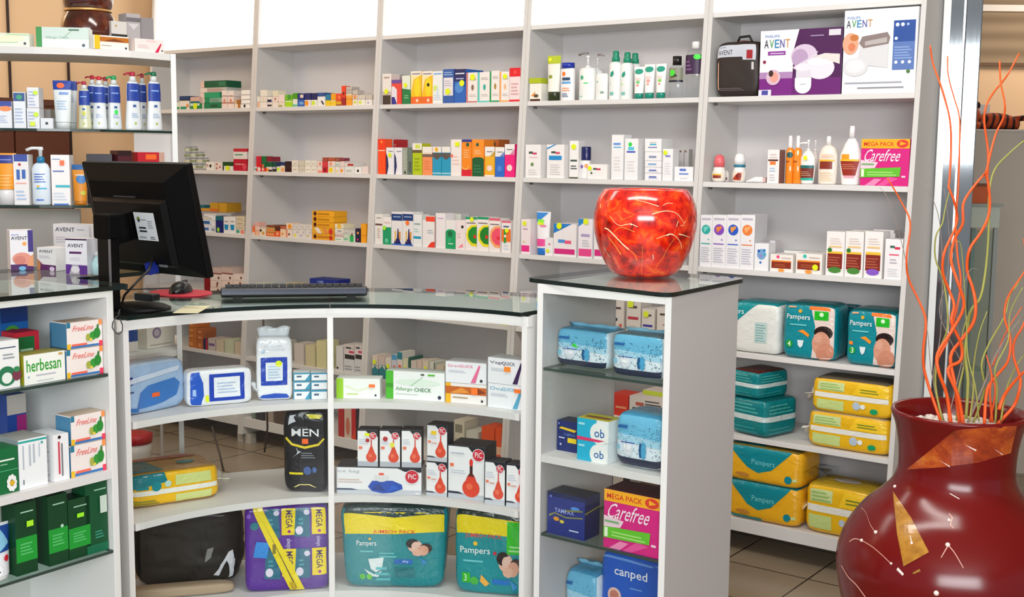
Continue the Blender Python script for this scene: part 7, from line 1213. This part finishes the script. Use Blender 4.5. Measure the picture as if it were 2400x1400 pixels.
blue_bottle(300, 337, 168, '#b0203c', 'larger blue collared bottle with red pump near the shelf end', True, .0)
blue_bottle(328, 350, 172, '#b02a3c', 'blue collared bottle with red pump, behind the last two', True, .09)
blue_bottle(350, 386, 168, '#0f6a44', 'blue collared bottle with dark green pump at the shelf end', True, .0, '#e0e4e8')
tall(T2+.0006); squeeze_tube(123, 168, 188, '', '#dfe6e8', [('r', 0, .78, 1, 1, '#1c3c9a'), ('c', .45, .88, .14, '#ff6a3a'), ('r', .4, .66, .75, .72, '#7a9ad8'), ('l', .3, .3, .7, .55, 4, '#a8c0dc')], '#d4dadc', .14, full='large white tube with blue top and orange sticker', inset=.01)
tall(T2+.0006); squeeze_tube(152, 182, 190, '', '#d4dce0', [('r', 0, .78, 1, 1, '#1c3c9a'), ('l', .3, .5, .7, .7, 3, '#a8b8d8')], '#c8ced0', .14, full='white tube with blue top behind the stickered one', inset=.09)
tc_(-20, 29, 237, T2, 'white carton with blue top and orange corner at the far left', '#e6e8ee', [('r', 0, .8, 1, 1, '#1f3c9a'), ('e', .7, .72, .3, .1, '#f08a4a'), ('l', .1, .2, .8, .5, 4, '#a8b8d8')])
tc_(33, 62, 216, T2, 'white carton with blue and green top', '#e4e8ee', [('r', .02, .75, .95, .98, '#1d4a8a'), ('e', .5, .86, .24, .07, '#2a9a6a'), ('l', .1, .15, .8, .6, 5, '#a8b8d8')])
zt = tc_(64, 94, 253, T2, 'white carton with two lime dots, lower of the pair', '#e2e4ea', [('l', .1, .1, .7, .9, 5, '#a8b4d4'), ('s', .75, .68, .2, '#c8ea1c'), ('s', .45, .22, .2, '#d8ee1c', .1)])
tc_(64, 92, 205, T2, 'white carton with one lime dot, upper of the pair', '#e2e4ea', [('l', .1, .1, .7, .9, 5, '#a8b4d4'), ('s', .75, .74, .2, '#c8ea1c')], zb=zt)
tc_(95, 125, 277, T2, 'small white carton with black dot beside the lime dotted pair', '#dfe2e8', [('c', .5, .5, .12, '#10141c')])
tc_(93, 120, 256, T2, 'plain grey carton behind the black dotted one', '#8e8a88', inset=.1)
# goods on the lower glass shelf
tall(T3+.0006); squeeze_tube(-14, 38, 359, '', '#f09a1c', [('r', 0, .72, 1, .95, '#24308a'), ('r', 0, .95, 1, 1, '#f0a03a'), ('l', .1, .8, .7, .88, 1, '#7a88d0'), ('l', .2, .1, .8, .45, 4, '#f8b85a')], '#e8e8ea', .3, full='orange tube with navy band and white cap at the far left', inset=.01)
tc_(34, 70, 362, T3, 'white carton with blue top and red dot', '#e9e6e6', [('r', .05, .86, .95, 1, '#1a3c9a'), ('c', .42, .8, .1, '#b01c2a'), ('p', [(.2, .5), (.42, .5), (.42, .7), (.2, .7)], '#1a5ab0'), ('r', .56, .52, .8, .7, '#1a5ab0'), ('l', .15, .42, .85, .46, 1, '#f0907a'), ('l', .15, .1, .8, .32, 3, '#a8c0e0')])
tall(T3+.0006); e = bottle(74, 118, 344, '', [(.9, 0), (1, .02), (1, .62), (.75, .7), (.4, .73)], M('#dfe9f4', .25), (.04, .62, None, [('l', .2, .6, .75, .9, 4, '#5a7ac8'), ('r', .3, .4, .8, .44, '#2ab0d8'), ('c', .4, .48, .06, '#f0b83a'), ('r', .3, .06, .65, .1, '#3a6ad0')], 2.2), full='pale blue pump bottle with teal collar and white pump', inset=.02, flat=.6, group=TG, caps=[('collar', [(.42, .72), (.44, .8), (.3, .83)], M('#1a7aa8', .3)), ('pump_head', [(.2, .82), (.22, .94), (.34, .95), (.25, 1.0)], M('#e8eaec', .3))]); P, w, h = spot(74, 118, 344, .02); spout(e, w, h, .975, '#e8eaec', True, .75)
tc_(122, 166, 363, T3, 'tall white carton with orange sticker and teal bar', '#eceaea', [('s', .62, .84, .12, '#ff6a2a', .05), ('l', .08, .9, .5, .95, 1, '#8a9ac0'), ('l', .1, .66, .7, .72, 1, '#5a6aa8'), ('r', .22, .35, 1, .4, '#2ab0c0'), ('l', .1, .1, .8, .28, 3, '#c8d0e0'), ('r', .1, 0, .9, .03, '#2a6ac8')])
tall(T3+.0006); squeeze_tube(168, 205, 386, '', '#d88a1c', [('r', 0, .86, 1, 1, '#1a5a9a'), ('e', .6, .6, .25, .12, '#3a7ac0'), ('l', .3, .7, .7, .76, 1, '#e8e0c8'), ('c', .7, .22, .14, '#c8c84a')], '#c87a1c', .1, full='orange tube with blue top half hidden by the monitor', inset=.02)
tc_(205, 266, 361, T3, 'dark carton lying behind the top of the monitor', '#2a2430', [('l', .1, .6, .8, .8, 1, '#5a5468')], right=False, inset=.14)
tc_(279, 312, 353, T3, 'wine red carton rising behind the monitor', '#4a1420', [('r', 0, .9, 1, 1, '#2a0c12')], right=True, inset=.06)
tc_(325, 388, 357, T3, 'red carton with orange print behind the monitor', '#c01c2c', [('r', .3, .86, .7, .96, '#f06a2a'), ('r', .8, .8, 1, 1, '#c8a090')], right=True, inset=.05)
wb = at(356, 310, 4.75); m = MB(); m.box(-.075, .075, 0, .02, -.33, 0, M('#e9e8ea', .5)); sg = m.build('notice_board', None, (wb.x, wb.y, wb.z), -.1); tag(sg, 'blank white sheet behind the tall shelf unit above the monitor', 'sheet')
m = MB(); m.box(-.004, .004, .021, .03, -wb.z+.02, -.1, M('#b8b4b0')); m.build('stand', sg)
# pump packs and cartons standing on the glass of the left cabinet
GT = 1.1516; GG = 'feeding goods on the left glass top'
def gl(x0, y0, x1, y1, yt, label, bg, sh, dep=.06, name='product_box', **k):
    edge(x0, y0, x1, y1, GT, '', GG); carton(x0, x1, yt, '', bg, sh, dep=dep, inset=0, full=label, rot=0, name=name, **k)
AV = lambda a, b, c, d: [('t', '*AVENT', a, b, c, d, '#3a3c4a')]
gl(25, 634, 80, 632, 540, 'white box with baby picture and purple base at the far left', '#e2dfe4', [('l', .06, .88, .4, .92, 1, '#7a8ac0')]+AV(.05, .76, .75, .85)+[('r', .78, .45, 1, 1, '#3a2a7a'), ('c', .62, .66, .09, '#f0a04a'), ('e', .5, .28, .42, .16, '#d89080'), ('e', .4, .24, .26, .12, '#c87a6c'), ('r', 0, 0, 1, .14, '#4a1a5c'), ('e', .5, .04, .16, .05, '#6aa8d0'), ('p', [(.7, .1), (1, .08), (1, .4), (.8, .3)], '#d8946a')])
gl(88, 633, 132, 636, 581, 'small white and purple box beside the baby picture box', '#e4e2e2', AV(.1, .78, .86, .9)+[('l', .12, .55, .7, .68, 2, '#b8b4c0'), ('p', [(0, 0), (1, 0), (1, .24), (.3, .26), (0, .5)], '#5a1f5c'), ('p', [(0, .0), (.15, 0), (.2, .3), (0, .5)], '#b87a4a'), ('e', .8, .08, .14, .1, '#d8c4dc')])
edge(127, 628, 212, 632, GT, '', GG); carton(127, 212, 526, '', '#e4dfe0', AV(.06, .82, .6, .92)+[('l', .66, .86, .86, .9, 1, '#8a8490'), ('p', [(0, 0), (1, 0), (1, .5), (.6, .46), (0, .44)], '#4a1a56'), ('l', .08, .55, .4, .72, 3, '#c8c0c8')], dep=.05, inset=.09, full='large white and purple box behind the smaller one', rot=0, name='product_box')
gl(155, 643, 206, 645, 560, 'white box with purple strip and round pump picture', '#e2dfe4', [('r', 0, .96, 1, 1, '#3a1440')]+AV(.1, .76, .84, .86)+[('r', .18, .58, .74, .64, '#5a2060'), ('p', [(0, 0), (1, 0), (1, .26), (0, .28)], '#5a2a86'), ('p', [(.15, .0), (.65, 0), (.6, .26), (.3, .28)], '#a8a0ac'), ('e', .45, .14, .2, .1, '#d8d4d8'), ('l', .2, .4, .7, .5, 2, '#c8c4cc')])
edge(208, 644, 232, 646, GT, '', GG); bottle(208, 232, 590, '', [(1, 0), (1, .5), (.55, .75), (.5, .8)], M('#bfe2e6', .2), None, full='pale blue baby bottle standing beside the monitor pole', inset=0, flat=1, name='baby_bottle', group=GG, caps=[('cap', [(.58, .8), (.6, .95), (.3, 1.0)], M('#d8dadc', .3))])
# low shelf of the tall unit, seen through the counter
LB = .8206
edge(290, 832, 330, 826, LB, '', TG); carton(290, 324, 758, '', '#d8d2cc', [('r', 0, .35, 1, 1, '#24468a'), ('r', 0, .8, 1, .86, '#5a7ab8')], dep=.08, inset=.03, full='blue and white carton low behind the left end of the counter', rot=0)
edge(345, 824, 411, 813, LB, '', TG); carton(345, 410, 750, '', '#ddd6cc', [('c', .35, .55, .16, '#8a7a94'), ('c', .35, .55, .1, '#b8aab8'), ('e', .4, .92, .2, .07, '#5a4a78'), ('c', .62, .8, .03, '#22222a'), ('l', .1, .1, .9, .2, 1, '#b8b0a4')], dep=.1, inset=.03, full='white carton with lilac rings low behind the counter', rot=0)
bk_ = atz(320, 1105, .001); bkt = thing('bucket', 'white bucket with red lid on the floor behind the counter', 'bucket', (bk_.x, bk_.y, 0.0005), 0)
m = MB(); m.lathe([(.055, 0), (.07, .10), (.072, .14)], M('#dcd8d4', .4), 32); m.build('body', bkt)
m = MB(); m.lathe([(.076, .141), (.078, .18), (.06, .186)], M('#b01824', .4), 32); m.build('lid', bkt)
for i, pts in enumerate(([(617, 735, 4.3), (618, 800, 4.3), (624, 900, 4.32), (627, 1003, 4.35), (620, 1060, 4.4)], [(497, 1000, 4.6), (505, 1030, 4.6), (515, 1065, 4.5), (524, 1104, 4.4)])):
    m = MB(); m.tube([at(*p) for p in pts], .004, M('#3a2a22', .5), 6); tag(m.build('hanging_cable'), ('thin dark cable hanging behind the counter middle', 'thin dark cable trailing on the floor behind the counter')[i], 'cable')
# brown cupboard against the left wall
t0 = solve_t(uvz(-5.40, 0, 1.3), -VX, 162); cb = uvz(-5.40, 0, 0)-VX*t0
cup = thing('cupboard', 'dark brown wooden cupboard by the left wall behind the glass shelves', 'cupboard', cb, math.atan2(-VX.y, -VX.x))
ct = 1.5+(368-240)/2800*(at(100, 300, 6).y*.92)
WD2 = M('#6a3820', .4); m = MB(); m.box(-.9, 0, 0, .33, 0.0005, ct-.03, WD2); m.build('carcass', cup)
m = MB(); m.box(-.92, .015, -.015, .33, ct-.0295, ct, M('#5a2e1a', .35)); m.build('top', cup)
for k in range(3): m = MB(); m.box(-.89+.3*k, -.6+.3*k, -.016, -.0005, .1, ct-.06, M('#5a2e1a', .35)); dr = m.build('door', cup); m = MB(); m.box(-.64+.3*k, -.63+.3*k, -.028, -.0165, .9, 1.02, M('#a88a4a', .3, .8)); m.build('handle', dr)
